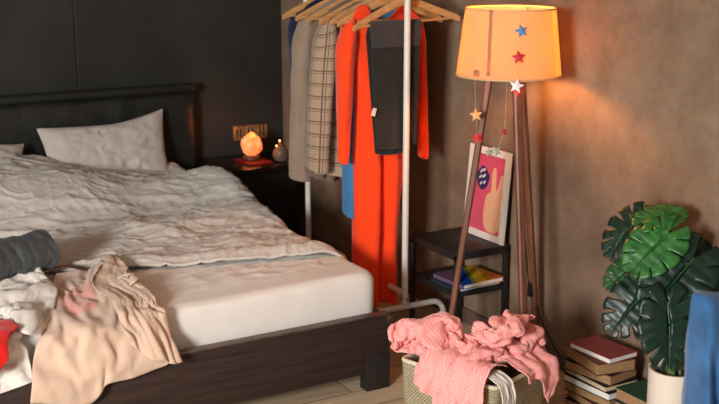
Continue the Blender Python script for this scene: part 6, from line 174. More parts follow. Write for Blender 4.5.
CLOTH['panel'] = (32, 32, 2, [
526,1758,266,-1,7,2,-2,6,1,1,7,-4,1,7,-2,6,4,-4,5,2,4,6,1,3,5,0,5,3,3,-5,0,3,-6,5,1,-3,2,-7,0,-4,-6,3,1,-6,0,5,-2,-6,2,-6,-3,-3,-7,0,3,-6,-2,0,-2,-8,2,-6,-1,-2,-8,2,2,-4,-4,-4,-6,-2,-3,-7,2,-4,-3,7,-2,-5,2,-3,-6,-3,1,-6,0,-2,-5,4,-3,-6,3,0,-7,-1,
-6,-6,-2,0,6,3,-2,7,-1,1,6,-3,1,6,-3,7,3,-3,4,1,5,6,1,3,5,1,4,5,1,-3,-2,2,-5,1,1,-5,3,-3,-5,4,-5,-1,-1,-8,3,3,0,-8,4,-5,-3,-3,-7,0,-2,-7,2,3,-6,-1,0,-2,-8,2,-6,-3,-5,-3,7,-2,-6,4,-5,-7,-2,0,-7,0,-3,-5,5,3,-6,-7,-2,-6,3,-4,-3,6,0,-7,0,1,-7,-3,
-5,-6,-2,0,5,4,-2,7,-2,0,6,-3,3,5,-4,7,2,-2,4,1,5,4,1,4,6,0,2,6,0,0,4,1,-4,2,0,-4,-3,-1,-6,0,-3,-6,3,-4,-4,3,-5,1,1,-3,-6,2,-6,-3,-3,-8,2,-1,-6,2,2,-3,-8,0,-5,4,-6,-2,7,-3,-5,4,-1,-7,1,-2,-7,-6,0,-6,-2,-2,-3,7,-1,-7,-3,4,-7,0,0,-4,-3,-1,-6,0,
-4,-8,-1,-1,6,2,-2,7,-2,0,6,-3,3,5,-5,8,0,1,3,2,5,5,0,3,6,0,0,6,0,0,5,-1,-2,0,1,-5,5,-3,-3,1,-3,-5,-4,-2,-5,2,-4,-5,0,-2,-5,0,-6,0,0,-7,-2,-1,-6,-1,1,-3,5,0,-6,3,-7,-2,5,-3,-5,3,0,-7,-3,-2,-6,-2,0,-5,5,1,-6,3,0,-7,-3,1,-6,-5,7,-5,-1,3,-4,0,
-4,-7,0,-2,6,-1,-1,7,-3,-1,6,-2,4,4,-5,6,0,4,5,1,4,5,0,1,6,0,-2,5,0,0,5,-1,-1,3,-1,-5,-1,2,-5,2,-5,-1,1,-5,-4,-3,0,-7,2,-5,3,2,-5,1,-1,-7,-2,-2,-5,-4,4,-6,1,-5,-2,4,-4,-3,4,-4,-5,4,1,-7,1,-1,-6,-4,2,-6,0,0,-6,6,3,-6,0,5,-4,-2,4,-6,-2,-1,-5,-5,
-5,-6,-3,-2,6,-2,-1,6,-2,0,5,-3,5,3,-3,4,1,5,6,0,2,5,0,0,6,0,-1,5,-1,0,2,3,-5,1,1,-5,1,0,-5,3,-4,-4,-1,-5,4,3,-5,0,1,-4,-7,-2,-5,6,0,-5,1,1,-7,-2,-1,-4,-5,0,-5,4,-7,-2,3,-2,-5,5,1,-6,3,2,-6,0,0,-7,-4,5,-4,-1,4,-5,0,1,-6,3,3,-6,-1,3,-6,-1,
-3,-7,-3,-2,6,-2,-2,5,-2,1,5,-4,5,3,-2,3,0,6,6,2,-1,5,1,-3,5,1,-1,5,-2,-1,5,-1,-1,-4,3,-4,3,-1,-5,2,-4,-4,3,-5,1,-1,-5,4,0,-4,-6,3,-5,1,-3,-5,5,2,-6,-3,0,-6,-1,-3,-3,3,1,-4,4,-1,-5,3,-3,-6,0,1,-7,4,3,-5,0,5,-4,0,1,-4,-4,4,-4,-5,5,-6,2,1,-6,-1,
-5,-7,-3,0,5,-3,-2,6,-2,2,4,-3,5,2,-2,4,0,5,5,1,1,3,3,-4,3,2,-4,5,-1,-2,2,-2,5,6,-1,-2,1,-2,-5,-2,-2,-5,3,-5,-1,-1,-3,6,2,-5,0,-1,-4,-6,2,-6,-1,-3,-4,5,0,-4,5,-1,-5,4,1,-5,-5,2,-5,-2,5,-4,2,3,-6,1,-2,-6,-1,2,-7,4,3,-4,-2,4,-3,-5,4,-4,-2,4,-4,-3,
-4,-6,-3,-1,5,-3,0,5,-3,2,4,-3,6,0,0,3,0,4,6,1,0,3,2,-3,1,2,-5,5,-1,2,4,-2,-1,2,3,-5,0,-4,5,3,-5,-1,0,-4,-5,-1,-3,7,3,-5,-2,-1,-5,-5,3,-4,0,2,-6,3,-6,-3,4,0,-5,3,4,-5,2,4,-4,-3,4,-3,-5,5,-3,-3,2,-7,1,-4,-7,0,1,-6,3,6,-4,0,5,-3,-1,2,-4,-6,
-4,-7,-4,-1,5,-2,0,4,-3,2,4,-4,5,0,2,6,-1,3,4,3,-2,0,4,-4,5,-3,1,5,-2,0,0,3,-6,5,-1,-2,3,-4,2,-4,-3,5,2,-5,1,3,-3,-5,-2,-4,5,2,-6,1,2,-5,-4,3,-4,-3,3,-3,3,-2,-6,4,3,-5,2,3,-4,-3,3,-2,-6,5,-4,-1,4,-4,-1,0,-7,2,-2,-6,1,2,-6,3,6,-4,-1,4,-3,-5,
-4,-7,-3,1,4,-3,0,5,-4,2,3,-3,5,2,-1,4,-2,4,5,2,-3,0,4,-5,5,0,-1,3,-4,4,4,0,-5,5,-1,-2,-2,-4,4,-2,-4,5,3,-4,2,1,-3,-6,6,-3,0,-2,-6,3,0,-6,2,4,-4,2,4,-2,-4,2,-5,2,3,-6,2,1,-2,-7,3,-4,0,4,-4,-2,5,-4,-2,3,-5,3,0,-6,2,-2,-6,1,5,-5,0,5,-4,-1,
-3,-7,-5,3,3,-2,0,4,-4,4,3,-1,4,2,4,1,0,-5,3,2,-4,5,-1,3,6,0,-2,-2,1,-5,5,-2,-2,5,-3,2,4,-4,2,-5,-3,3,0,-5,4,4,-3,1,2,-3,-5,5,-3,-1,4,-3,1,1,-6,1,-3,-6,4,3,-4,1,5,-5,-1,0,-2,-6,4,-4,-2,3,-4,-1,1,-3,6,5,-4,-3,2,-5,-2,3,-5,0,4,-5,2,-3,-8,2,
-2,-7,-6,5,2,0,1,3,-4,5,3,0,3,1,5,5,1,0,0,0,-5,3,1,-5,3,-1,6,4,-1,-5,-1,-2,-5,6,-2,-1,5,-2,0,2,-3,4,-4,-4,2,0,-5,4,4,-3,2,4,-3,-2,3,-3,-4,4,-4,-1,0,-5,2,-1,-6,2,3,-5,3,5,-1,1,3,-4,-2,0,-4,-5,4,-4,1,1,-5,5,4,-3,-1,1,-5,-1,0,-9,-4,3,-5,0,
1,-9,-5,4,3,-2,2,1,5,5,2,2,3,2,-4,4,1,3,5,1,-1,-3,-1,-5,5,0,0,5,-2,2,0,-1,-5,0,-3,-6,6,-2,1,5,-2,0,2,-3,4,-4,-5,1,0,-4,5,4,-4,1,1,-2,-5,3,-3,-3,4,-4,0,3,-5,2,4,-3,1,-2,-3,5,2,-5,2,5,-4,0,1,-3,-6,3,-4,-1,-1,-11,1,1,-5,0,3,-3,3,3,-7,0,
2,-11,-3,4,3,0,2,1,5,4,2,4,4,3,-3,0,1,-5,5,-1,4,4,1,-1,0,-1,-6,4,-2,4,5,-1,-1,-1,-3,-5,2,-2,-5,6,-2,0,4,-2,1,0,-4,4,-4,-4,0,1,-4,5,4,-2,2,3,-4,-3,2,-4,-3,2,-3,6,2,-3,-6,4,-2,1,1,-6,3,2,-4,4,1,-10,-8,2,-3,-3,4,-2,0,4,-1,2,1,-5,2,-1,-9,-1,
3,-11,-2,4,3,0,3,2,4,2,1,5,5,3,2,-3,1,-6,5,0,-4,2,-1,5,5,0,-2,1,-1,-5,2,-2,5,5,-2,-2,-1,-3,-5,3,-2,-4,4,-2,-2,5,-2,1,1,-4,4,-2,-4,3,0,-3,4,2,-4,2,3,-3,-4,2,-3,4,4,-3,-2,2,-1,-6,1,-9,0,-2,-5,5,4,-4,1,3,-4,-2,4,-3,-1,0,2,-5,5,-3,-2,1,-9,0,
3,-11,-2,4,2,3,1,2,5,-1,2,5,6,2,-1,3,1,-5,-1,1,-6,4,0,2,3,-1,5,2,-1,-4,4,-1,-4,2,-3,5,5,-2,-1,-1,-2,-5,2,-2,-4,4,-2,1,5,-4,-2,-1,-3,4,-3,-4,2,1,-3,4,5,-4,1,0,1,-7,5,-6,-5,-1,-5,3,0,-5,2,5,-2,-1,4,-3,1,0,-6,2,2,-3,0,2,0,-4,3,-1,-5,5,-3,-1,
5,-11,0,1,2,4,-2,2,5,2,2,5,6,2,-1,1,1,-5,0,0,-5,4,0,-1,5,0,3,4,-1,3,1,-2,-5,-3,0,-6,4,-4,3,4,-3,2,3,-1,-2,-2,0,-6,3,-4,-4,6,-3,0,-2,-3,5,-2,-4,3,6,-9,1,0,2,-6,5,-2,-4,3,-3,2,-2,-5,2,5,-5,2,5,1,-3,-1,-6,1,1,-4,3,4,-1,0,2,-2,-5,3,0,4,
-2,-10,5,7,1,0,1,3,4,-1,2,5,6,2,1,0,0,-5,-2,-1,-5,4,1,-1,3,1,5,4,-2,-2,3,-2,-3,-4,-1,-4,0,-2,-6,5,-1,-2,0,-2,6,4,-2,2,2,-2,-5,0,-11,-6,5,-5,0,1,-2,4,3,-1,3,2,1,-6,5,-1,-5,4,-1,2,1,-3,3,0,-7,1,4,1,-3,3,-2,0,-1,-5,2,1,-3,4,4,-1,3,4,0,0,
-2,-5,11,0,-1,-6,4,0,3,3,1,5,5,2,-3,2,0,-5,1,-2,-5,5,1,2,0,1,6,5,-1,-3,-2,-1,-5,5,-1,-2,-4,-2,-4,1,-8,-6,5,-2,1,2,-2,5,5,-1,0,-1,-3,-5,-1,-6,-4,3,-1,-2,4,1,0,4,-2,-1,1,2,6,2,-2,-5,3,-2,-3,2,-5,-1,4,-1,-1,4,-2,1,4,-2,2,2,-2,4,-2,-4,4,4,0,2,
-4,-19,-2,4,1,0,4,6,-4,2,0,8,6,1,1,-2,2,-6,4,1,-1,3,-8,-1,4,-1,1,5,-3,-1,-4,3,-6,5,0,-1,4,-2,-1,-3,-2,-4,-1,-2,-5,5,-1,-1,2,-1,6,4,-3,1,2,-4,-4,0,-3,-5,4,0,0,1,3,6,4,-2,-2,4,0,-2,0,-3,-5,3,0,4,2,-3,-3,5,-2,0,1,-4,-1,4,-1,-1,3,1,2,2,1,4,
1,-7,-10,0,-1,6,5,-3,0,4,1,-4,2,-1,5,5,3,-2,-3,4,-3,3,2,-2,5,-2,-2,0,-5,3,4,0,-2,1,2,-5,3,-3,5,4,-2,0,-2,-2,-6,2,1,-4,4,-1,-1,-1,-4,6,3,-1,3,4,0,-1,3,-2,1,5,-2,0,5,0,-3,-2,0,-3,4,-1,-1,2,1,3,3,-1,-1,2,-4,-1,3,-3,-1,4,-3,-2,3,2,-4,1,5,-2,
5,-6,-7,-5,-1,2,1,-4,4,4,-3,2,5,1,0,3,4,-2,-1,3,-3,3,2,-3,5,-2,-2,-1,-4,4,4,-2,3,0,3,-6,4,0,0,2,-5,4,4,-2,-1,0,1,-6,3,-1,-3,2,-3,6,3,0,2,3,2,-3,3,-3,2,4,0,-1,0,2,-5,4,-5,1,5,0,1,-2,5,-3,4,0,-1,0,-5,1,3,-3,-1,4,-1,-3,3,2,-2,5,2,-2,
0,-4,-8,2,-2,3,-2,-4,3,-3,-5,3,6,1,1,3,3,-2,0,4,-4,3,2,-3,5,-4,0,-1,-3,4,4,-1,3,3,2,-5,4,1,-2,-1,-4,4,3,-4,3,3,0,-3,4,1,-5,1,-4,5,4,3,-1,1,2,-4,4,-5,3,0,5,-2,2,2,-5,4,2,1,4,-5,0,0,5,-1,3,-1,-2,3,0,1,1,-6,-1,3,5,0,5,3,-2,3,2,-2,
-7,-6,-2,5,0,-2,0,-5,2,0,-5,2,5,-1,3,0,4,-2,0,5,-4,4,-2,2,4,-5,2,4,-2,-1,5,1,2,0,3,-5,4,2,-2,4,-2,3,-2,-5,3,3,-3,1,5,-1,-1,4,0,-1,4,2,-1,-2,4,-4,5,1,1,5,-2,2,2,3,-4,-3,3,-4,3,2,0,5,-1,0,3,3,-1,3,1,-1,1,-7,0,6,0,-1,1,6,-5,3,-1,0,
-1,-9,0,1,1,-5,6,2,-3,4,-2,2,0,-6,2,6,1,2,-1,3,-5,4,5,-1,4,-3,3,1,-5,0,4,-4,1,4,3,-2,2,4,-4,3,-3,4,-1,-5,2,4,-1,1,1,5,-2,4,1,-2,3,-5,0,3,6,-3,3,-3,4,4,0,-2,4,2,-1,2,4,-2,-4,1,-4,3,2,-3,5,-1,1,1,3,-2,4,1,-1,3,-5,-1,5,-1,-4,0,6,-2,
2,-6,-5,4,-1,0,0,2,-6,3,4,-3,6,0,1,2,-7,2,4,0,1,4,4,-2,3,5,-2,4,-3,1,-2,-6,0,5,-3,0,3,4,-4,3,-2,3,-1,-5,2,5,0,2,1,4,-2,0,3,-5,5,1,-1,4,-5,4,0,6,-2,3,2,-2,3,-5,1,5,0,0,3,2,-3,-4,2,-5,1,3,-4,4,-2,2,4,3,-2,2,1,-4,4,0,-5,4,-3,2,
1,-3,-8,4,-3,3,6,2,-1,-1,2,-6,2,4,-3,7,1,2,2,-5,-1,4,-2,2,1,4,-4,5,2,-1,0,-6,0,4,-6,0,2,4,-3,3,-1,3,-1,-5,0,5,-1,3,3,2,-1,-1,3,-5,2,4,-2,6,-3,2,3,2,-1,0,4,-3,4,0,1,4,-4,1,5,-1,-1,0,3,-5,-3,3,-5,5,0,2,4,-3,2,4,1,-5,-4,1,-5,2,3,-2,
4,0,-5,3,-5,1,5,-1,1,4,3,-2,2,4,-6,2,5,-3,4,-2,0,-1,-6,1,4,-2,-2,3,4,-3,4,-2,0,-3,-8,0,4,-1,1,4,4,-2,3,-3,1,1,-5,2,5,0,0,4,2,-3,-3,5,-3,2,4,-1,4,-1,-2,3,3,-2,3,-2,3,2,-5,2,5,0,-1,2,2,-4,-2,3,-5,5,2,0,2,-4,3,6,-1,-4,-1,3,-5,-2,3,-3,
5,0,-4,0,-5,-2,6,0,1,4,2,-3,-2,5,-5,5,0,-3,4,0,-1,0,-5,0,-1,-5,-1,4,-1,-1,3,3,-3,4,-4,0,0,-5,2,5,3,-2,4,-2,-1,-2,-5,3,6,0,-1,5,0,-1,0,4,-2,-2,4,-3,3,2,-3,4,1,-1,5,-1,2,-2,-5,2,5,-1,-1,4,2,-3,-3,3,-4,4,3,0,3,-5,2,7,-2,-2,-1,2,-4,-3,4,-3,
-1,1,-6,4,0,-1,1,-6,-1,6,0,-3,0,4,-6,3,2,-3,4,-1,-2,3,-4,-1,-3,-5,-2,2,-5,2,5,-1,-2,4,1,-3,0,-5,3,4,-2,-1,3,4,-3,2,-4,2,4,-4,1,5,1,-1,3,4,-1,-4,1,-4,1,3,-4,5,2,0,4,0,0,-1,-5,1,4,-3,1,5,0,-2,-3,4,-3,4,5,-1,2,-5,2,6,-2,0,2,3,-5,-4,2,-1,
3,1,-5,3,-2,-2,1,-4,-3,5,-4,-1,2,2,-5,-2,3,-5,4,-1,-2,6,-1,-3,3,-3,0,-2,-5,-1,1,-6,-2,2,-4,1,5,0,-2,4,-2,0,4,3,-2,4,0,1,-2,-5,-1,5,-1,1,5,0,1,3,3,-3,-4,1,-4,2,3,-2,3,2,-2,4,-3,0,0,-6,1,6,-3,1,-1,6,-3,1,6,-1,4,-3,1,2,-5,3,4,2,-3,2,5,-1,
])
CLOTH['sleeve'] = (54, 20, 2, [
522,1698,228,2,-4,2,3,-1,6,3,0,5,3,-3,3,2,-3,3,4,-2,4,-2,-6,2,4,-4,2,4,-3,3,-4,-3,-2,-3,-5,-4,0,-5,2,-2,-3,6,-2,-2,-5,0,-2,-5,0,-1,-6,-3,-2,-2,1,-5,-5,0,5,-1,
-1,8,-4,3,-4,2,3,-3,3,1,0,7,3,-3,3,3,-3,2,4,-4,3,1,-5,2,-1,-6,2,4,-1,4,4,-2,3,-4,-4,-3,-1,-5,-1,-1,-3,6,1,-6,2,-2,-4,-3,-1,-2,-4,-1,-3,-5,-1,-3,-4,0,-3,-3,
-1,4,-8,3,-2,4,3,-5,2,1,1,6,2,-3,4,4,-4,2,4,-3,3,1,-5,3,-1,-6,2,3,-3,2,4,0,5,5,-3,3,-2,-5,-2,0,-3,6,0,-6,1,-4,-4,-2,1,-6,1,-1,-4,-3,-2,-3,-4,0,-3,-4,
0,7,7,1,0,-6,4,-4,1,2,-6,2,3,-3,3,0,-5,2,1,-3,4,5,-3,4,0,-5,2,3,-3,3,3,0,6,5,-3,2,4,-3,2,1,-5,3,-1,-5,2,-6,-4,-2,1,-6,-1,3,-4,3,-1,-5,-2,-1,-4,-2,
-1,9,0,2,-5,2,3,0,-5,1,-5,2,4,-5,-2,4,-5,3,0,-4,3,1,-5,0,2,-5,2,1,-4,3,5,1,6,0,-5,3,5,-2,2,0,-6,2,5,-2,3,-1,-6,-1,-5,-5,-2,4,-1,4,2,-5,1,0,-5,-1,
2,7,-5,0,-4,4,3,-2,6,3,-4,1,-2,-6,-2,2,-4,-2,3,-4,2,2,-4,2,4,-5,-2,1,-4,1,3,-4,3,4,-3,3,-2,-5,-1,1,-4,4,5,-5,3,5,1,4,-3,-5,-2,-1,-6,-2,4,-4,2,3,-3,4,
-1,8,-1,2,-5,-1,2,-4,5,2,-2,6,3,-4,0,-2,-5,-3,2,-4,-2,2,-4,2,2,-5,5,3,-5,0,1,-4,3,3,-3,-1,5,-5,-1,2,-4,4,0,-3,5,3,-4,-3,3,-3,2,-2,-6,-1,3,-3,3,2,-4,0,
0,7,6,1,-3,-4,5,-5,-3,-3,-3,5,3,-2,5,3,-5,-3,-1,-5,-3,3,-5,2,0,-4,6,1,-4,3,2,-5,2,4,-4,1,5,-3,-1,3,-4,1,2,-5,3,3,-4,3,1,-3,-4,0,-5,-3,4,-5,0,2,-3,3,
0,6,6,2,-4,-2,3,-2,-6,3,-4,-3,-4,-1,6,3,-5,0,1,-5,-5,3,-5,1,0,-4,8,1,-3,4,0,-5,2,3,-5,1,3,-4,2,3,-4,-1,4,-5,2,4,-3,1,5,-3,0,0,-5,-5,3,-5,-1,2,-4,0,
0,8,1,2,-4,0,4,-5,-2,2,-2,-5,3,-4,-2,-2,-2,5,2,-5,-2,-1,-4,-6,3,-4,6,2,-6,2,-3,-5,1,3,-3,4,3,-3,3,3,-5,2,4,-4,1,3,-5,-1,4,-3,0,4,-4,-1,2,-5,-2,2,-5,-3,
0,7,7,4,-2,-4,3,-4,-2,2,-4,-3,3,-3,-4,3,-5,0,0,-4,2,-1,-3,-5,1,-6,-4,-2,-7,2,1,-6,0,0,-5,2,-1,-4,5,3,-5,5,5,-1,1,2,-6,0,4,-5,-1,2,-4,1,3,-5,-4,2,-4,0,
2,5,8,2,-4,-3,4,-2,-4,2,-4,-3,3,-3,-4,2,-3,-3,3,-4,-3,2,-5,-2,0,-7,-1,-1,-5,-2,1,-6,-1,-1,-5,-2,-3,-6,1,0,-5,3,-2,-4,5,3,-5,1,2,-5,1,5,-3,1,3,-5,-2,1,-4,2,
1,4,7,2,-5,-2,3,-4,-3,2,-5,-3,1,-4,-3,2,-3,-4,4,-2,-2,2,-5,-3,-3,-4,-3,3,-5,-1,-1,-5,-2,-1,-5,-3,2,-5,-1,-4,-4,2,3,-6,-2,-1,-4,0,1,-6,1,1,-6,1,1,-5,2,3,-3,-1,
7,4,2,-1,-5,2,2,-5,-2,1,-5,-3,2,-6,-2,1,-4,-4,1,-4,-3,1,-3,-2,3,-2,-4,-4,-4,-1,-1,-5,-3,0,-6,-2,4,-2,-1,-3,-5,1,2,-6,-1,2,-4,-2,-2,-5,1,2,-6,0,3,-5,-3,-4,-5,-3,
1,-1,-8,0,-4,2,5,0,3,2,-6,-1,2,-5,0,0,-5,-4,2,-5,-2,2,-5,-1,0,-5,-2,-5,-2,0,-1,-5,-3,1,-3,-6,0,-4,3,-1,-6,0,4,-3,-3,-4,-4,0,2,-5,-1,1,-3,-3,-1,-8,-4,-3,-5,-3,
9,-1,-3,-7,1,1,1,-6,1,6,-2,-2,2,-5,0,-4,-5,-3,1,-5,-2,1,-5,-1,4,-4,-1,-1,-5,-1,-3,-4,-3,4,-4,3,0,-5,-1,-3,-2,-4,-2,-4,-4,-1,-5,-1,4,-4,3,-2,-3,-5,-2,-7,-4,-1,-6,-2,
-6,1,-9,7,-2,5,-4,-5,-1,2,-6,0,4,-2,-1,0,-5,-1,-2,-2,-6,-1,-6,-2,2,-5,-1,1,-5,0,1,-5,-2,3,-3,3,-5,-3,1,2,-4,-5,-1,-5,-2,-1,-6,0,1,-5,3,-2,-5,-1,1,-3,-7,-3,-4,-3,
2,-9,1,2,4,-5,3,-6,2,0,-6,-1,3,-2,-2,3,-5,3,-4,-5,2,2,-4,-4,4,-4,-4,1,-4,-2,0,-5,-1,-4,-6,2,-3,-3,5,3,-4,-2,0,-5,-3,1,-4,-4,-3,-5,-1,-2,-6,2,1,-3,-6,-1,-3,-6,
2,3,-8,2,-6,1,5,-4,-2,-1,-6,-1,-1,-4,0,3,-5,4,3,-2,5,0,-7,-1,-2,-5,-2,5,-5,-4,-3,-5,1,-3,-2,6,-1,-5,-2,-1,-4,-2,0,-6,-2,1,-4,-5,0,-4,-4,-3,-4,0,-4,-2,-5,1,-5,-2,
8,-5,1,3,-4,4,2,-6,2,-1,-6,-3,0,-6,-4,3,-2,2,-1,-5,0,0,-6,1,0,-5,3,-3,-4,2,-3,-5,0,2,-6,-1,-1,-2,-8,0,-5,-1,-1,-6,4,-1,-4,-4,-2,-4,-3,-3,-5,-3,-5,-1,-1,-1,-4,-2,
6,-6,-1,2,-5,3,1,-6,3,0,-5,0,-1,-7,1,0,-5,-5,1,-2,4,-1,-5,2,-3,-6,1,-1,-5,-1,-1,-2,-7,1,-6,2,0,-5,-1,0,-5,-3,-1,-3,-5,-3,-3,-4,-4,-4,-3,-4,-5,-2,-2,-4,6,1,-4,-2,
-3,-9,-4,2,-5,1,5,-4,3,2,-6,3,1,-6,3,-1,-5,2,-4,-2,-5,-2,-5,2,3,-6,1,-2,-5,-3,-3,-1,-7,0,-6,2,1,-7,1,-1,-4,-2,-5,-3,-4,-2,-4,-4,-1,-4,-5,-3,-4,1,-6,-3,-1,-2,-3,6,
6,-7,0,0,-6,0,0,-5,2,2,-6,5,4,-5,2,-4,-4,1,-4,-3,-6,-2,-4,-2,4,-7,3,-2,-4,-3,-4,-1,-6,-1,-5,0,0,-7,1,-3,-5,2,-5,-2,0,-1,-4,-4,2,-5,-3,-3,-4,-2,-5,-2,2,-3,-3,-3,
4,-8,4,1,-4,0,-2,-6,-3,-1,-6,1,1,-5,4,-3,-5,2,-2,-3,-6,3,-1,-5,-3,-4,-1,-1,-7,-2,-2,-5,-2,-2,-4,0,-2,-5,1,-4,-4,3,-2,-4,4,0,-5,-1,-5,-2,-2,-2,-5,-2,-1,-4,-4,-7,-2,-2,
4,-7,-3,0,-5,4,-2,-6,1,-3,-6,-4,1,-5,4,-2,-5,0,0,-2,-7,-1,-2,-3,-2,-4,3,-4,-5,-1,-1,-6,-4,-2,-4,5,-3,-4,1,0,-5,-3,-4,-4,-2,-3,-4,-1,-3,-3,5,-4,-4,0,-4,-4,-4,4,-3,-6,
0,-9,-1,-1,-5,3,1,-5,1,-2,-6,0,-2,-4,-2,1,-5,2,-5,-4,-3,-3,-2,-5,1,-4,2,-2,-5,1,-3,-4,-5,-4,-5,0,1,-5,5,-4,-3,0,-2,-5,-5,-2,-3,4,-2,-3,-4,-3,-4,4,-3,-4,0,-5,-1,-3,
0,-7,-3,-3,-4,0,-1,-5,1,1,-5,-2,1,-6,-2,-1,-6,1,-4,0,-2,-4,-5,-1,-2,-5,1,-1,-4,4,-3,-4,-4,-2,-6,0,-1,-4,1,-3,-4,5,-2,-4,1,0,-3,-6,-5,-4,-2,-4,-3,0,-1,-4,4,-4,-3,-1,
1,-8,4,0,-3,-6,-3,-4,-4,-3,-4,-2,-2,-7,0,-3,-5,2,3,-3,5,-3,-4,0,-2,-5,-3,-3,-5,0,-2,-2,7,-2,-7,-1,0,-5,-2,-3,-4,0,-5,-3,-2,-5,-2,2,0,-5,-2,0,-4,-3,-3,-2,-2,-4,-3,0,
2,-7,-3,-1,-6,-2,-4,-2,-5,-2,-4,-3,-4,-6,0,-1,-5,3,-3,-4,6,2,-4,2,-5,-4,-2,-1,-3,6,-5,-4,1,-4,-5,1,-1,-6,-2,-3,-3,-2,-1,-5,-4,-3,-3,4,-4,-5,0,0,-4,-5,-1,-2,-5,3,-2,-4,
-1,-6,-8,-1,-4,-2,-2,-5,5,-4,-5,-2,-2,-6,-2,-3,-5,2,-2,-5,4,-1,-3,6,-3,-3,1,-4,-3,1,0,-5,5,-5,-4,-1,-3,-5,-2,-3,-5,-2,-1,-5,-3,-3,-1,-4,2,-5,1,-1,-5,-1,-3,-3,-3,-3,-2,-4,
1,-8,-2,-3,-5,0,-3,-5,1,-4,-2,7,-3,-6,0,0,-6,0,-2,-5,3,-3,-4,2,-2,-1,7,-2,-4,-6,-4,-4,-2,-4,-4,-1,0,-3,-3,-2,-5,-3,-2,-3,-4,-1,-6,3,-1,-3,-3,1,-5,-2,-3,-4,1,-2,-1,5,
-3,-7,7,-1,-6,1,-4,-4,-2,-3,-4,4,-1,-4,4,-2,-4,4,-3,-5,0,-2,-4,2,-4,-4,-1,-4,-5,-2,-3,-3,-2,-2,-5,-3,2,-2,-6,0,-3,-6,-3,-7,0,0,-3,7,-5,-4,-1,3,-4,-3,0,-4,-1,-6,-1,0,
0,-6,4,-6,-3,1,1,-6,2,0,-5,2,-2,-5,2,-5,-4,-2,-2,-6,3,-3,-4,-2,-4,-3,-3,-5,-4,-2,0,-5,-1,1,-5,1,-5,-2,-3,4,-4,-4,-3,-6,0,-4,-3,1,0,-1,6,-4,-4,-2,-2,-3,-4,0,-5,-3,
-2,-6,-9,1,-4,7,-1,-5,4,-3,-7,1,-3,-4,2,-4,-4,-2,-4,-5,0,-4,-4,-1,-3,-4,0,-2,-3,-6,-2,-4,-4,-1,-6,1,5,-4,4,-3,-3,2,-4,-3,2,1,-5,-5,-5,-3,0,-2,-3,5,-3,-4,-1,-5,-2,-2,
-4,-5,4,2,-7,2,-5,-3,2,-5,-3,1,-4,-4,2,-3,-5,-1,-3,-4,-4,0,-6,-2,2,-7,2,-2,-2,-7,-1,-6,-1,0,-6,1,-1,-4,2,-3,-2,7,0,-4,4,-2,-5,-4,-1,-2,-4,-4,2,-3,-5,-4,-1,-2,-5,1,
2,-10,1,-3,-5,3,-5,-3,0,-8,1,0,2,-6,-1,-3,-4,-3,-2,-4,-4,0,-6,-2,3,-7,0,-2,-5,1,-1,-5,3,-2,-4,5,-2,-6,-1,-1,-3,5,-3,-6,1,-5,-1,-2,-3,0,-5,3,-2,-4,-1,0,-6,-6,2,-2,
-4,-8,0,-5,1,-1,-8,-1,-1,1,-6,1,3,-7,0,-3,-5,1,1,-4,-3,-1,-5,2,-1,-7,-1,-1,-6,-1,-2,-3,2,-1,-5,6,-2,-5,2,-1,-1,-7,-4,-2,-2,-3,-5,2,-4,-4,0,-3,1,-5,-2,2,-6,3,-1,-5,
-3,1,-7,-8,-1,1,-1,-7,0,1,-6,0,0,-7,0,3,-5,5,-1,-4,3,-2,-4,3,-4,-6,1,1,-7,-1,0,-6,-3,-4,-4,4,-4,-4,-4,0,1,-8,-4,-2,-2,-1,-6,2,-3,2,-3,-2,-4,-2,-6,0,-2,-3,3,-3,
-7,-5,5,3,-5,-3,0,-5,-2,-2,-7,-1,0,-6,0,0,-6,3,-1,-4,5,-2,-5,5,-2,-4,-5,2,-8,4,-2,-5,0,-5,-2,-6,-1,-5,-3,-6,-2,2,3,-2,-6,-1,3,-5,-4,0,-3,-5,0,-3,-5,-1,-1,-4,-4,0,
4,-6,3,1,-6,-4,-2,-5,-1,1,-7,-2,0,-4,6,-1,-6,2,-2,-6,1,-2,-6,0,0,-4,-6,-5,-4,0,0,-8,3,-5,-4,-2,0,-6,-3,-5,1,-4,-4,3,-2,1,-3,-5,-1,-1,-5,-3,2,-4,-3,2,-4,-7,1,0,
3,-7,0,1,-5,-2,-1,-6,-2,1,-6,1,-1,-6,-1,-2,-5,2,-3,-7,3,-3,-6,-1,-4,-4,-4,-3,-3,-3,1,-9,3,-5,-6,2,-7,3,-3,-6,-1,-3,1,-2,-5,-3,2,2,-3,2,-6,-2,0,-4,2,-4,-5,0,0,-5,
2,-8,0,2,-4,-6,-1,-6,-2,-4,-5,-1,-2,-5,0,-5,-3,1,1,-8,1,-3,-7,-1,-4,-3,-3,-3,-5,-1,0,-10,5,-6,-3,0,-10,0,-1,2,-2,-5,-5,1,3,-6,0,-2,-2,2,-5,4,-2,-5,-5,1,-4,5,-3,-5,
3,-8,-2,0,-5,-4,-4,-5,-2,-3,-7,1,-4,-5,4,-1,-5,-4,-3,-5,2,-2,-5,-3,-4,-5,-1,0,-3,-5,-7,0,2,-6,-5,0,3,-6,0,-9,-1,0,-3,1,-4,-1,2,-5,-2,-5,2,-4,2,-4,3,-1,-7,-6,1,0,
1,-9,0,-2,-5,-2,-4,-6,2,-3,-6,-1,-3,-5,-1,-1,-4,-3,-3,-6,0,-3,-5,0,-3,-4,-4,-7,1,-4,-7,1,-2,5,-6,1,-6,-4,2,-7,-3,-3,4,0,-4,-1,2,-6,-5,0,-2,-2,-5,3,-5,0,-3,-2,3,-4,
-4,-5,-9,-4,-5,-1,-3,-6,2,3,-6,-1,-2,-6,0,-4,-4,-3,-3,-5,-1,-4,-4,0,-6,-2,-3,-5,-3,-1,-5,5,-5,-1,-3,5,-2,-4,-2,4,-7,0,-5,-2,-3,-3,3,0,-1,1,-7,-3,-7,1,-4,3,-3,1,4,-3,
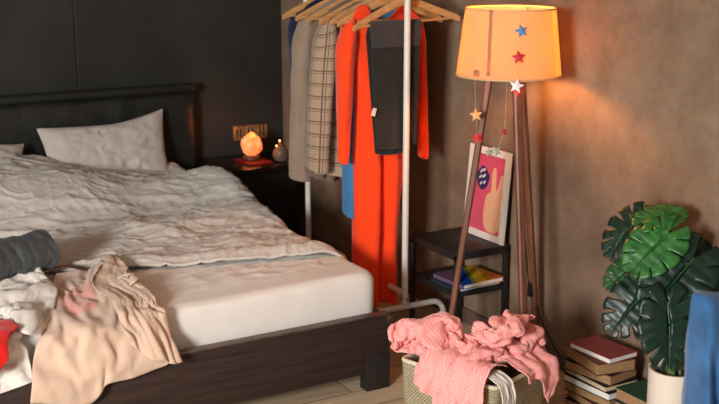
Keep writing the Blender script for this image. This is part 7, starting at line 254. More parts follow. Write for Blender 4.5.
-4,-13,-2,-3,0,-6,-5,-3,0,-4,-3,4,-1,-4,-1,-2,-5,-3,1,-4,-2,-5,-2,0,-4,-2,-2,0,-3,-4,-1,-5,-1,-1,1,5,-3,-3,0,-2,-1,-2,0,-5,-4,-4,0,2,-1,-2,-4,-5,-2,-3,-3,2,-2,1,4,-5,
-7,-8,-5,1,-4,0,-4,-2,-3,-1,2,-4,-4,-1,-2,-3,-2,-1,-2,-4,2,-1,-4,0,2,-3,0,-1,-5,-1,-1,-3,3,-4,-2,-1,-1,4,-4,-4,1,-2,-3,-1,-2,-2,-4,-1,-3,-1,-3,2,-4,-2,-4,-3,-1,-2,3,-3,
2,-7,-11,-3,-1,-1,-1,-4,2,-2,-3,1,-2,1,-4,-5,1,-3,0,-4,3,1,-3,2,0,-4,0,-2,-2,1,-4,-1,-1,-1,-5,-1,-5,1,-2,-1,1,-4,-1,2,-3,-1,-4,1,-2,2,-4,-2,0,-4,0,-5,3,-3,-1,-2,
-4,-12,-3,0,1,-4,-3,-1,1,0,-3,2,-4,-1,0,-1,1,-4,-4,-1,0,1,-3,2,-1,-4,0,-2,3,-2,-2,-1,-3,0,-4,0,0,-3,2,-1,4,-2,-1,2,-3,-3,0,-1,1,-6,-2,-2,4,-2,-2,-5,1,-2,-2,0,
2,-9,-4,-2,-1,-1,-1,4,-3,-3,0,0,0,-4,2,-3,0,0,-2,-1,-3,0,-3,0,0,-3,2,-3,2,-2,2,3,-4,-2,-1,-2,-2,-3,4,-4,0,1,2,4,-3,-2,0,-4,1,-5,0,-4,0,-1,-3,4,-2,1,-5,-1,
-1,0,-8,0,-4,1,-2,-1,0,-4,1,-1,-1,2,-3,-1,-3,0,1,-3,0,3,-1,2,-3,-1,2,-4,0,-1,0,0,-4,1,2,-4,-3,-3,2,-5,0,3,3,4,-1,0,3,-3,-2,-1,-1,-3,-4,-1,0,5,-1,-1,0,-3,
0,-1,-7,3,-1,1,-1,-4,-1,-3,0,0,-2,4,-2,-1,-3,-1,-1,-3,1,4,-1,2,-2,-3,1,-3,-1,0,0,-2,-1,-2,-1,-2,-3,3,-2,-4,-1,3,-1,1,-2,3,4,-2,-1,2,-1,-3,-4,0,-2,0,-3,2,3,-3,
3,-2,-10,4,-1,1,0,-3,2,-5,0,0,-1,3,-1,-2,-1,-2,-1,-3,2,3,-3,2,-3,-1,-1,-4,3,0,-1,-2,0,3,-3,0,-2,-4,0,-4,0,0,-1,1,-3,3,4,1,-1,3,-2,-3,0,-2,0,-6,-2,-2,-1,-2,
5,1,-4,2,-2,-1,1,-4,1,-4,-1,0,-2,3,-1,-3,0,-1,0,-3,1,2,-2,3,-2,-1,0,-4,2,-1,-2,0,-2,4,-3,-2,2,-3,1,-3,-3,1,-4,-1,0,-1,3,0,0,4,-2,0,1,-4,-4,1,-3,1,-4,0,
])
CLOTH['whiteshirt'] = (28, 34, 2, [
307,1924,211,-9,-4,0,-7,-9,1,-4,-10,-2,-6,-10,1,-1,-11,0,7,-10,2,2,-8,8,2,-10,5,3,-10,-5,3,-11,-1,2,-11,3,3,-10,-1,2,-9,-6,2,-11,-3,4,-10,-1,5,-7,0,11,1,0,8,2,6,9,1,5,9,1,6,10,2,4,11,3,-1,9,5,-1,5,9,1,8,7,3,8,7,4,8,7,2,8,6,3,8,6,5,10,5,0,-1,-4,-7,2,-10,-3,-4,-8,-8,
-11,-4,7,0,-12,-1,-4,-10,-2,-8,-8,1,1,-10,-2,-4,-11,2,4,-10,-1,5,-9,4,0,-10,7,6,-9,0,-2,-10,-7,4,-10,-2,2,-11,3,6,-9,0,4,-9,-3,2,-10,-4,6,-5,-1,8,0,0,9,1,4,8,1,7,9,2,5,10,2,3,9,5,-2,7,7,-2,8,7,0,8,7,3,8,5,5,8,6,3,7,7,2,7,7,1,5,-2,5,5,-3,-2,-3,-4,-7,-1,-8,-7,
-8,-10,0,0,-11,2,-1,-11,2,-5,-9,-2,3,-10,1,-1,-11,-2,0,-10,-1,5,-10,1,1,-9,6,5,-9,1,0,-10,-5,1,-10,-5,7,-9,-1,2,-10,5,6,-8,0,5,-7,-3,2,-6,-4,8,-1,-1,10,2,2,7,0,7,9,2,7,9,4,-3,9,5,-1,8,6,0,7,7,0,7,8,1,7,7,4,7,7,2,8,7,2,7,4,1,6,-1,4,2,-5,4,3,-5,-5,-6,-6,-6,
-7,-12,-2,-2,-9,6,0,-11,3,2,-10,0,0,-11,-2,4,-9,3,0,-11,-2,1,-10,-3,5,-9,0,3,-10,5,3,-9,-3,2,-10,-4,4,-8,-5,6,-8,0,3,-9,4,4,-6,3,5,-5,-3,7,-1,-5,7,2,5,10,1,-1,7,1,8,10,4,0,9,4,1,7,7,1,7,7,-3,7,7,-1,6,8,1,7,7,2,7,7,3,7,4,1,1,1,8,5,-5,-2,4,-6,4,2,-6,-8,
-4,-12,-3,-1,-10,5,-1,-10,4,0,-10,4,4,-10,2,4,-10,1,4,-10,0,1,-10,-4,4,-9,-6,0,-10,5,5,-9,-1,4,-10,-3,3,-8,-6,5,-8,2,1,-6,6,5,-7,-1,5,-4,-4,8,-1,-1,8,2,3,9,4,4,9,1,-4,8,1,7,9,5,2,7,6,0,7,7,-3,6,7,-3,7,8,0,6,7,4,5,7,5,7,5,-3,5,0,5,0,-5,5,4,-6,1,1,-4,-9,
-5,-13,3,4,-9,-2,3,-9,4,-1,-10,2,1,-10,3,3,-10,2,2,-10,0,4,-9,-4,4,-9,-5,4,-9,0,1,-10,0,5,-8,-3,3,-10,4,5,-8,0,0,-6,6,6,-4,2,4,-5,-5,8,0,-1,8,2,4,9,4,3,10,2,-1,9,2,-5,8,3,5,7,6,4,7,7,-2,6,7,-4,6,7,-2,4,8,6,5,7,5,7,5,-1,6,1,-3,0,-5,5,2,-7,2,9,-2,-3,
0,-12,5,0,-9,-4,5,-9,-2,5,-9,0,1,-10,3,1,-10,2,0,-10,0,2,-9,2,6,-9,0,2,-9,-5,3,-9,-2,4,-9,-2,5,-8,1,2,-8,6,5,-6,0,1,-4,7,7,-2,0,8,-1,-2,9,1,-2,8,4,5,9,2,-3,10,2,-3,8,5,0,7,5,4,6,6,4,6,7,-5,6,7,-3,5,8,2,4,7,6,5,5,4,4,1,-4,5,-3,-4,5,-5,1,1,-6,7,
-2,-12,2,4,-9,0,2,-9,-4,2,-9,-4,4,-9,-2,3,-9,1,3,-10,0,1,-9,3,0,-10,4,6,-8,0,7,-8,0,2,-9,-2,0,-9,-3,6,-8,1,1,-5,6,4,-3,5,7,-2,2,6,-1,-5,9,3,2,9,2,1,9,4,2,9,1,-5,9,4,-1,8,5,1,6,7,2,6,7,2,5,7,-6,6,8,-1,5,7,4,4,5,5,4,2,4,3,-4,-4,3,-6,-2,9,-3,0,
1,-12,-6,1,-10,4,5,-8,2,2,-9,-5,1,-9,-4,3,-9,-2,5,-9,-1,4,-9,2,-1,-10,3,6,-8,0,1,-8,6,5,-8,1,2,-9,-3,4,-8,-2,2,-5,6,4,-2,5,6,-1,2,8,-1,-3,8,3,3,9,3,2,9,2,-4,9,3,1,8,3,-2,8,6,1,6,7,2,7,6,0,5,8,-4,6,7,-5,5,7,2,4,5,6,2,2,6,6,-2,0,6,-4,-2,2,-5,-6,
-1,-13,-3,5,-8,1,-1,-9,6,5,-9,0,4,-8,-3,0,-10,-4,3,-8,-1,5,-9,-2,5,-8,0,0,-9,7,4,-8,0,0,-9,5,6,-8,1,2,-7,-5,5,-5,4,2,-2,7,6,-1,2,8,1,-1,8,3,3,9,3,1,9,2,-3,8,3,-3,9,3,2,7,6,1,7,6,0,7,7,-1,5,7,-4,6,7,-4,5,7,1,-1,6,6,7,2,2,5,0,-2,4,-6,3,7,-5,-1,
-1,-12,5,2,-9,-4,5,-8,-1,1,-9,5,5,-8,2,4,-9,-3,0,-9,-2,5,-8,-1,2,-8,-3,6,-8,1,0,-8,5,4,-9,0,-1,-7,5,5,-6,4,4,-5,1,6,-3,1,7,2,-1,5,0,7,9,2,0,9,3,1,8,2,-3,8,3,-2,8,4,-2,8,5,1,6,6,0,7,7,0,5,7,-3,6,7,-3,6,7,0,0,6,5,5,3,-2,6,0,-1,6,-3,1,3,-7,3,
-2,-13,2,6,-7,-1,1,-9,-5,5,-8,0,1,-9,4,4,-8,2,5,-8,0,0,-9,-4,5,-7,0,2,-8,-4,2,-9,3,3,-8,1,5,-7,3,0,-6,5,6,-5,0,7,0,-2,7,0,3,6,1,6,6,2,6,9,3,-1,8,2,-2,8,4,-2,8,3,-2,7,5,-2,7,7,0,6,6,0,6,7,-1,6,7,-2,6,7,0,4,7,2,2,4,4,4,-1,-5,5,-4,-3,7,-4,0,
2,-11,-6,1,-9,5,5,-8,-1,3,-8,-5,5,-8,0,2,-8,4,1,-8,4,5,-9,-2,1,-6,-7,3,-6,7,2,-9,2,4,-9,2,3,-7,-5,5,-5,-1,6,-3,1,5,-2,2,6,-1,6,4,2,7,8,2,2,9,2,2,8,3,0,9,4,-1,7,4,-3,7,5,-2,6,6,-1,7,6,-1,6,7,-1,5,7,0,6,7,0,5,6,2,2,5,3,6,0,-2,3,-4,-5,5,-5,-5,
-3,-14,-2,3,-8,4,5,-7,2,4,-8,-3,4,-8,-2,0,-7,6,5,-6,-5,1,-9,0,4,-7,3,6,-6,-3,0,-9,4,1,-8,4,7,-5,2,2,-6,-6,5,-4,-2,5,-2,6,5,0,6,7,2,4,9,2,2,8,3,1,8,2,1,8,4,1,8,4,0,6,6,-1,6,5,-2,6,7,-1,7,6,-1,5,7,0,4,8,1,5,6,2,5,3,1,6,1,-2,6,-3,-3,5,-5,-6,
7,-11,-3,0,-8,4,-1,-8,5,5,-7,1,2,-7,-5,5,-7,-1,3,-6,7,0,-8,-4,5,-7,-1,4,-7,-2,4,-8,3,3,-7,3,4,-5,7,1,-6,-5,4,-3,-4,5,-2,5,7,1,4,7,1,3,8,4,0,7,4,-1,8,0,2,8,3,1,8,4,2,6,4,1,6,6,2,6,7,1,5,6,0,6,7,0,5,7,0,5,5,0,6,3,-3,6,1,1,7,-2,-3,6,-4,-4,
-4,-13,0,3,-7,2,3,-7,4,0,-6,5,5,-7,-1,2,-7,-3,3,-6,5,6,-6,-1,0,-8,-5,4,-7,0,3,-5,7,4,-6,4,4,-7,1,3,-5,-5,3,-4,-5,7,0,1,7,1,2,7,1,3,8,1,3,4,5,-4,8,3,0,8,2,1,7,3,3,6,4,2,6,5,2,7,5,3,5,5,2,5,7,2,6,6,0,6,4,-1,5,4,-1,6,0,-2,7,-2,-3,6,-3,-5,
-3,-13,2,5,-7,-1,0,-5,6,5,-6,-1,1,-6,5,4,-7,0,5,-5,-4,2,-6,4,6,-6,0,2,-7,-3,5,-5,3,0,-6,5,4,-7,1,7,-2,-2,2,-6,-6,6,0,-1,7,1,1,5,0,5,6,5,-3,7,2,-2,7,2,-1,7,3,0,6,4,1,5,5,1,7,4,2,6,4,3,6,5,3,6,3,3,6,4,1,6,4,1,6,3,0,6,1,-3,5,-1,-5,7,-3,-2,
0,-12,5,0,-7,-5,6,-5,0,0,-4,6,5,-6,-1,5,-6,-2,4,-5,-1,5,-5,3,0,-5,5,4,-6,2,4,-5,-5,2,-6,3,6,-4,-1,2,-5,4,7,-1,-1,6,-3,-3,5,2,2,7,-2,-2,4,5,4,7,2,0,6,0,-3,7,1,-2,6,3,-1,6,5,-1,5,5,-1,5,5,1,5,5,2,6,4,1,6,5,1,6,3,1,6,2,0,6,-1,-1,6,-2,-2,6,-3,0,
-2,-13,2,4,-5,-1,2,-5,-5,4,-4,2,3,-5,5,6,-5,0,2,-6,-4,4,-5,0,0,-4,6,5,-5,1,4,-4,-6,6,-4,0,2,-4,5,5,-3,-2,6,-2,0,5,-2,6,6,1,1,6,-2,-2,6,2,2,5,3,3,6,0,-3,6,0,-2,6,2,-2,5,5,1,5,3,-3,5,4,-2,5,5,-2,5,5,-1,6,5,0,6,3,0,5,1,1,6,-1,0,6,-3,1,5,-3,2,
0,-12,-6,1,-5,4,5,-4,1,4,-4,-4,4,-4,2,3,-4,5,5,-4,0,1,-6,-4,5,-3,0,2,-5,5,6,-2,0,3,-5,-4,6,-3,4,5,0,3,4,-5,-2,6,-1,-1,3,0,7,5,2,2,6,1,1,7,-1,1,6,0,0,6,0,-2,5,0,-3,5,3,0,5,4,-1,5,4,-2,5,5,-2,5,4,-2,5,3,-3,4,2,-4,5,1,3,5,0,2,5,-2,1,6,-3,1,
-3,-13,-2,5,-4,2,3,-4,4,4,-3,-3,3,-3,5,5,-3,1,4,-4,3,4,-3,-1,2,-3,-6,6,-2,0,1,-5,4,5,-3,3,5,1,4,7,-2,1,5,-3,-1,3,-5,-2,6,0,1,3,1,6,6,0,-2,6,-1,0,5,-1,3,6,-1,1,5,0,-1,5,2,-2,5,3,-2,4,3,-3,5,4,-2,4,3,-3,5,3,-2,5,2,-3,4,1,-3,5,0,2,5,-2,3,6,-2,1,
-3,-12,4,5,-3,-1,4,-3,1,6,-3,0,5,-2,2,2,-3,4,5,-1,-3,3,-4,3,5,-2,-1,4,-2,-5,5,-3,1,5,-1,4,2,-1,7,5,-1,4,6,-3,-1,4,-4,-1,4,-3,-2,6,1,3,4,0,4,5,-3,-4,4,-2,4,5,-1,-2,3,1,-3,5,1,-2,5,1,-2,6,2,0,2,3,-4,4,3,-2,4,3,-3,4,1,-2,6,1,-2,5,-1,1,6,-1,2,6,-2,2,
-1,-10,6,5,-2,0,5,-2,1,5,-2,0,3,-3,-5,4,-1,-1,6,-2,0,4,-3,2,5,0,-3,3,-2,5,6,-1,1,5,-2,0,5,2,3,1,-5,3,3,-4,3,4,-3,2,5,-1,2,5,-2,1,5,-3,0,4,-4,-3,5,0,-3,3,-3,2,4,0,-3,4,1,-3,4,1,-2,4,1,-1,5,1,-1,5,2,0,5,2,1,3,1,-4,1,1,-5,7,0,-2,6,-1,1,5,-1,3,
-1,-13,0,5,-1,2,6,-1,1,5,-1,0,5,0,-2,3,-2,-4,5,-1,-3,5,-1,-1,5,1,0,3,-2,5,4,-1,4,5,1,2,6,-1,-3,5,-2,1,4,-3,1,3,-5,2,0,-5,3,3,-4,2,4,2,-4,4,-4,-2,5,-3,-1,4,-3,1,4,-2,1,5,-1,1,4,1,2,3,0,-3,5,-1,-1,4,1,2,5,1,0,3,1,-4,1,1,-7,4,0,-6,6,-1,0,5,0,2,
0,-12,-2,5,0,2,6,0,1,5,0,0,5,0,1,6,1,-1,4,0,-2,5,-2,-4,5,1,-1,5,3,0,4,-1,3,3,-2,4,4,-2,4,5,-2,0,3,-3,-6,4,-4,0,3,-4,3,0,-4,2,5,0,-2,1,-5,6,4,3,3,4,-5,1,3,-4,1,4,-3,0,3,-2,0,5,-2,-1,4,-2,-1,4,-1,-1,4,-1,-2,3,0,-4,3,1,-6,3,1,-6,4,1,-5,5,0,1,
1,-10,-7,5,0,2,5,1,2,6,0,1,5,1,1,5,1,1,5,0,2,6,0,-2,5,1,-1,3,5,2,3,-3,-3,6,1,0,4,-1,3,1,-4,4,5,-3,1,2,-4,-6,4,-3,-1,4,-4,2,2,-3,4,4,4,-2,0,-7,4,-1,-4,4,3,-5,2,3,-4,-1,4,-2,-2,3,-3,-2,3,-4,1,4,-3,0,4,-2,-1,4,-1,-2,5,0,-4,4,1,-6,4,1,-4,4,2,-5,
-1,-13,0,5,2,2,6,2,2,5,1,1,6,1,0,5,2,2,6,1,1,6,2,1,4,3,1,3,5,2,4,-3,-3,4,0,-3,6,0,0,1,-5,3,2,-4,4,5,-3,-1,1,-6,-3,4,-4,-2,5,7,0,4,-5,0,1,-6,3,1,-6,3,-5,-4,1,1,-5,2,2,-5,-1,3,-3,-3,3,-5,-2,2,-4,1,4,-4,-1,4,-2,-2,6,-1,-3,1,4,-5,5,1,-3,5,2,-3,
-4,-7,9,5,3,2,6,2,1,6,2,0,6,2,0,6,3,1,5,2,1,6,3,0,6,2,1,5,3,0,4,3,-2,5,-3,-3,1,-1,-6,5,-5,2,2,-5,2,2,-3,6,4,-6,0,6,0,-1,-1,-3,-7,4,-3,-2,-2,-5,5,4,-5,-3,-2,-6,1,-4,-5,1,0,-6,3,1,-6,-2,2,-5,-3,2,-6,-2,3,-5,-1,3,-3,-2,7,-1,-1,1,6,-2,6,1,-2,6,2,-2,
])
CLOTH['whitehang'] = (22, 22, 2, [
269,1629,211,6,0,2,6,0,1,7,0,0,6,0,1,6,0,1,5,-1,2,6,-2,1,5,-3,0,1,-3,-5,6,-4,-1,2,-5,4,5,-3,-2,0,-3,-6,5,-4,-2,1,-5,5,5,-2,-2,-1,-5,-5,4,-4,-2,1,-7,10,2,-4,3,5,-1,3,
-1,-7,0,6,0,2,6,0,0,6,0,-1,6,0,2,6,0,2,6,0,-2,3,-3,5,5,-3,1,5,-3,-2,1,-1,-6,6,-4,-1,2,-4,4,5,-4,-1,-1,-2,-7,5,-4,-1,3,-3,6,4,-4,-2,-2,-10,-2,5,-1,1,3,0,7,5,-3,1,
-2,-7,0,6,0,2,6,0,-2,7,0,1,5,0,3,6,0,1,5,0,-3,6,-1,0,1,-4,5,6,-3,0,2,-2,-6,5,-2,-3,2,-4,4,5,-4,1,0,-2,-5,5,-4,-2,4,-8,4,2,-3,6,1,-4,-5,5,-3,-3,4,5,3,6,-1,4,
-1,-7,0,6,0,1,6,0,-2,6,0,1,5,0,3,6,0,3,6,0,-2,3,0,-4,5,-2,1,3,-5,3,5,-2,0,1,-2,-7,5,-3,1,-1,-10,5,5,-3,2,6,0,-1,2,-4,-3,3,-3,5,6,0,-1,2,-5,-3,5,4,-2,6,1,1,
-1,-7,0,5,0,1,6,0,-3,6,0,1,5,0,4,6,0,2,6,0,-1,5,0,-3,4,-1,-4,5,-3,1,-2,-10,2,5,-1,1,3,-3,-5,5,-3,2,2,-4,5,5,2,-3,1,-4,2,7,-4,0,2,0,6,6,0,-1,5,0,-3,4,1,-5,
-2,-16,-1,6,0,1,6,4,-3,6,0,1,5,-2,3,5,-1,2,2,3,-5,5,3,-3,4,-3,3,4,-2,-5,5,-4,2,4,-3,2,4,-1,4,4,-4,-4,3,-3,4,3,3,-5,4,-3,2,2,-4,6,5,-2,2,6,0,0,6,1,-1,4,2,-2,
-1,-7,0,5,1,1,6,3,-3,6,0,0,6,-1,1,5,-2,3,4,3,-4,1,4,-5,6,1,0,1,-5,4,5,-3,2,4,-3,2,5,0,-3,3,-4,2,5,-4,-1,3,3,-4,3,-2,3,6,-4,4,3,-3,3,6,2,-1,5,3,-1,5,0,0,
-1,-6,0,5,0,0,6,4,-3,6,0,1,5,-2,1,6,-1,0,5,2,-2,2,4,-5,4,3,-3,2,-4,4,3,-4,3,5,-4,2,3,2,-4,4,-4,2,5,-4,1,5,2,-3,5,1,1,4,-4,3,4,-3,4,3,5,-1,5,1,-1,6,1,-1,
-2,-3,-4,6,-1,1,6,2,-2,6,0,0,5,-1,1,6,-1,0,5,2,-1,3,4,-4,3,3,-5,5,-1,2,1,-6,4,4,-5,3,5,2,-3,5,1,-1,3,-6,2,5,-1,1,6,4,-2,5,-2,3,2,-5,3,3,5,-1,3,5,0,6,1,-1,
-1,-4,-4,6,0,1,6,2,-2,6,-2,1,5,-1,1,6,1,-1,5,1,-1,1,4,-4,6,1,-1,5,2,-3,1,-5,4,3,-6,3,4,4,-2,6,1,-2,4,-5,2,4,-3,1,7,2,0,6,2,2,2,-6,3,5,3,1,2,4,0,2,6,-3,
0,-3,-5,6,1,0,6,1,-1,5,-2,2,5,-1,0,6,0,0,6,1,-1,2,4,-3,3,4,-4,5,0,-1,3,-5,3,3,-6,4,5,3,-2,4,3,-2,6,-1,1,3,-5,1,7,4,0,6,-1,1,3,-5,4,5,1,2,5,3,1,1,5,-2,
0,-3,-5,6,1,0,5,2,-1,5,-2,1,6,0,0,5,-2,0,6,0,0,3,4,-2,2,4,-4,5,1,-2,4,-4,3,3,-6,4,5,2,-1,4,4,-3,5,-1,1,5,-3,1,6,4,-1,5,-3,2,5,-2,3,5,0,2,5,1,2,4,3,1,
-1,0,-6,6,-1,0,6,1,-1,5,-2,2,5,1,-1,6,-2,0,5,-1,1,4,2,-2,1,5,-4,5,2,-2,5,-4,2,3,-5,4,6,1,0,2,4,-3,5,-1,1,6,0,0,6,4,0,6,0,2,5,-2,3,5,-2,1,5,-1,2,5,2,2,
0,-3,-5,5,1,-1,6,0,0,5,-2,1,5,-1,0,6,0,0,5,-2,1,5,1,-1,1,5,-4,4,3,-3,4,-3,2,5,-5,4,6,0,0,3,3,-2,4,4,0,6,0,0,7,2,-1,5,1,2,6,-1,4,5,-1,1,5,-2,1,5,0,2,
0,-3,-6,5,2,0,6,1,-1,5,-1,1,5,-3,0,5,-1,1,5,-1,0,6,-1,0,3,4,-2,2,4,-4,6,2,1,4,-5,2,5,-2,2,5,0,0,3,4,-2,6,3,-1,6,1,0,6,1,2,5,0,3,6,0,1,5,-1,1,5,-2,2,
0,-4,-4,5,2,0,5,2,-3,5,1,0,5,-2,1,5,-2,1,5,-2,1,6,-1,0,5,2,-2,2,3,-3,5,4,-1,6,-1,2,3,-4,2,5,-1,1,5,1,1,6,2,0,5,2,-1,6,3,0,5,0,2,5,1,0,6,0,1,4,-2,2,
-1,-2,-5,5,1,-1,6,1,-1,5,2,-1,5,1,0,5,-2,1,5,-3,1,5,-2,0,6,0,0,4,3,-2,2,5,-3,5,-1,2,6,-1,1,4,1,1,6,-2,1,5,0,1,6,1,1,5,1,1,5,2,0,5,3,-1,6,0,1,5,-1,2,
-1,-2,-6,5,2,0,6,2,-2,5,1,-1,5,-1,0,6,0,1,5,-1,1,5,-4,0,5,-2,0,5,2,0,4,4,-1,3,4,-2,6,1,1,5,-1,2,5,0,0,6,-1,1,5,-2,2,5,0,1,5,3,0,6,1,-1,5,1,1,5,0,1,
-1,-4,-4,5,3,-1,5,3,-3,6,-1,0,5,1,0,6,-2,2,5,1,-1,6,-1,0,4,-4,1,6,0,0,4,3,-1,4,3,-1,5,3,-1,5,0,2,6,0,1,5,0,0,5,-1,2,6,-1,2,5,-1,2,5,3,-2,5,0,1,5,0,1,
-1,-1,-6,5,2,0,5,2,-3,6,0,-1,6,0,1,5,-3,2,5,0,1,6,2,-3,5,-1,1,5,-1,0,6,-1,1,4,3,-1,4,3,-1,5,1,1,6,1,1,5,-2,1,5,-1,2,5,-1,2,6,0,1,5,2,-1,5,1,0,5,0,2,
0,-4,-4,5,2,-1,5,3,-3,5,1,-1,6,-1,1,5,-3,3,6,0,0,5,1,-2,5,1,-1,5,-3,2,4,3,0,6,1,-2,5,2,0,5,0,3,6,1,-1,5,0,1,6,-1,2,4,-2,3,6,-1,1,5,1,0,5,2,-1,5,2,1,
-1,-3,-5,5,2,-1,5,3,-2,6,1,-2,5,-1,0,5,-3,4,6,0,0,5,0,-1,5,1,-1,6,-1,1,4,0,2,5,2,-2,5,0,0,6,1,2,6,1,0,5,2,-1,6,-1,3,5,-1,1,5,-1,1,5,-1,2,6,1,1,3,4,-2,
])
# ------------------------------------------------------------------ camera frame (719 x 404)
FPX, CX, CY = 1096.0, 359.5, 202.0
PITCH = math.atan(262.0 / FPX)
YAW = math.atan(1930.5 / (FPX / math.cos(PITCH)))
EYE = Vector((0, 0, 1.55))
FH = Vector((math.cos(YAW), math.sin(YAW), 0)); RT = Vector((math.sin(YAW), -math.cos(YAW), 0)); UPW = Vector((0, 0, 1))
FW = FH * math.cos(PITCH) - UPW * math.sin(PITCH)
UP = FH * math.sin(PITCH) + UPW * math.cos(PITCH)
def ray(u, v): return FW * FPX + RT * (u - CX) - UP * (v - CY)
def at_z(u, v, z): d = ray(u, v); return EYE + d * ((z - EYE.z) / d.z)
def at_y(u, v, y): d = ray(u, v); return EYE + d * (y / d.y)
def at_x(u, v, x): d = ray(u, v); return EYE + d * (x / d.x)
def at_d(u, v, s): return EYE + ray(u, v) * (s / FPX)
cam = bpy.data.cameras.new('camera'); co = bpy.data.objects.new('camera', cam); COL.objects.link(co)
co.matrix_world = Matrix(((RT.x, UP.x, -FW.x, 0), (RT.y, UP.y, -FW.y, 0), (RT.z, UP.z, -FW.z, EYE.z), (0, 0, 0, 1)))
cam.sensor_width = 36; cam.lens = FPX * 36 / 719; cam.clip_start = .05
cam.dof.use_dof = True; cam.dof.focus_distance = 3.55; cam.dof.aperture_fstop = 4.0
S.camera = co

# ------------------------------------------------------------------ materials
def mat(name, color, rough=.6, metal=0, spec=.5, coat=0, sheen=0):
    m = bpy.data.materials.new(name); m.use_nodes = True
    b = m.node_tree.nodes['Principled BSDF']
    b.inputs['Base Color'].default_value = (*color, 1); b.inputs['Roughness'].default_value = rough
    b.inputs['Metallic'].default_value = metal; b.inputs['Specular IOR Level'].default_value = spec
    b.inputs['Coat Weight'].default_value = coat; b.inputs['Sheen Weight'].default_value = sheen
    return m, m.node_tree.nodes, m.node_tree.links, b
def srgb(r, g, b):
    f = lambda c: (c / 12.92 if c <= .04045 else ((c + .055) / 1.055) ** 2.4)
    return tuple(f(c / 255) for c in (r, g, b))
def noise_tex(n, l, scale, detail=3, rough=.5, stretch=None):
    tc = n.new('ShaderNodeTexCoord'); mp = n.new('ShaderNodeMapping'); t = n.new('ShaderNodeTexNoise')
    if stretch: mp.inputs['Scale'].default_value = stretch
    l.new(tc.outputs['Object'], mp.inputs['Vector']); l.new(mp.outputs['Vector'], t.inputs['Vector'])
    t.inputs['Scale'].default_value = scale; t.inputs['Detail'].default_value = detail; t.inputs['Roughness'].default_value = rough
    return t.outputs['Fac']
def ramp(n, l, fac, stops):
    r = n.new('ShaderNodeValToRGB'); el = r.color_ramp.elements
    while len(el) < len(stops): el.new(.5)
    for e, (p, c) in zip(el, stops): e.position = p; e.color = (*c, 1)
    l.new(fac, r.inputs['Fac']); return r.outputs['Color']
def bump(n, l, b, h, strength=.2, dist=.01):
    k = n.new('ShaderNodeBump'); k.inputs['Strength'].default_value = strength; k.inputs['Distance'].default_value = dist
    l.new(h, k.inputs['Height']); l.new(k.outputs['Normal'], b.inputs['Normal'])
def noisy(name, c1, c2, scale=4, rough=.7, bstr=.15, bscale=60, stretch=None, detail=4, metal=0, spec=.5, coat=0, bdist=.004, lo=.35, hi=.65):
    m, n, l, b = mat(name, c1, rough, metal, spec, coat)
    l.new(ramp(n, l, noise_tex(n, l, scale, detail, .55, stretch), [(lo, c1), (hi, c2)]), b.inputs['Base Color'])
    if bstr: bump(n, l, b, noise_tex(n, l, bscale, 3, .5, stretch), bstr, bdist)
    return m
def fabric(name, c, var=.85, rough=.9, bscale=220, bstr=.25, sheen=.2, fold=0, spec=.2):
    m, n, l, b = mat(name, c, rough, 0, spec, 0, sheen)
    l.new(ramp(n, l, noise_tex(n, l, 14, 4), [(.3, tuple(x * var for x in c)), (.7, c)]), b.inputs['Base Color'])
    h = noise_tex(n, l, bscale, 2)
    if fold:
        a = n.new('ShaderNodeMath'); a.operation = 'MULTIPLY_ADD'; l.new(noise_tex(n, l, 16, 5, .55), a.inputs[0]); a.inputs[1].default_value = fold; l.new(h, a.inputs[2]); h = a.outputs[0]
    bump(n, l, b, h, bstr, .004)
    return m

M = {}
# mottled brown plaster
m, n, l, b = mat('brown_plaster', srgb(128, 100, 86), .85, 0, .3)
c = ramp(n, l, noise_tex(n, l, 2.6, 9, .68), [(.3, srgb(112, 90, 74)), (.5, srgb(134, 111, 91)), (.7, srgb(156, 134, 112))])
mx = n.new('ShaderNodeMixRGB'); mx.blend_type = 'MULTIPLY'; mx.inputs['Fac'].default_value = .5
l.new(c, mx.inputs[1]); l.new(ramp(n, l, noise_tex(n, l, 7, 8, .7), [(.3, (.68, .65, .63)), (.65, (1, 1, 1))]), mx.inputs[2]); l.new(mx.outputs[0], b.inputs['Base Color'])
bump(n, l, b, noise_tex(n, l, 9, 8, .65), .25, .01); M['plaster'] = m
M['black_wall'] = noisy('charcoal_wall_paint', srgb(33, 33, 31), srgb(47, 47, 43), 2.2, .6, .2, 12, None, 8, spec=.4)
M['base_dark'] = noisy('baseboard_paint', srgb(92, 72, 62), srgb(112, 90, 78), 6, .5)
M['base_black'] = noisy('black_baseboard_paint', srgb(36, 34, 32), srgb(44, 42, 40), 6, .5)
# wood floor
m, n, l, b = mat('oak_planks', srgb(150, 115, 85), .45)
tc = n.new('ShaderNodeTexCoord'); br = n.new('ShaderNodeTexBrick'); br.offset = .37
l.new(tc.outputs['Object'], br.inputs['Vector']); br.inputs['Scale'].default_value = 1; br.inputs['Brick Width'].default_value = 1.1; br.inputs['Row Height'].default_value = .13
br.inputs['Mortar Size'].default_value = .0018; br.inputs['Color1'].default_value = (*srgb(228, 206, 174), 1); br.inputs['Color2'].default_value = (*srgb(206, 180, 148), 1); br.inputs['Mortar'].default_value = (*srgb(70, 50, 36), 1)
mx = n.new('ShaderNodeMixRGB'); mx.blend_type = 'MULTIPLY'; mx.inputs['Fac'].default_value = .8
l.new(br.outputs['Color'], mx.inputs[1]); l.new(ramp(n, l, noise_tex(n, l, 5, 8, .6, (1, 9, 1)), [(.3, (.72, .64, .58)), (.65, (1, 1, 1))]), mx.inputs[2])
l.new(mx.outputs[0], b.inputs['Base Color']); M['floor'] = m
def wood(name, c1, c2, stretch, rough=.45, scale=6, coat=0):
    m, n, l, b = mat(name, c1, rough, 0, .5, coat)
    f = noise_tex(n, l, scale, 9, .65, stretch)
    l.new(ramp(n, l, f, [(.3, c1), (.7, c2)]), b.inputs['Base Color']); bump(n, l, b, f, .12, .003); return m
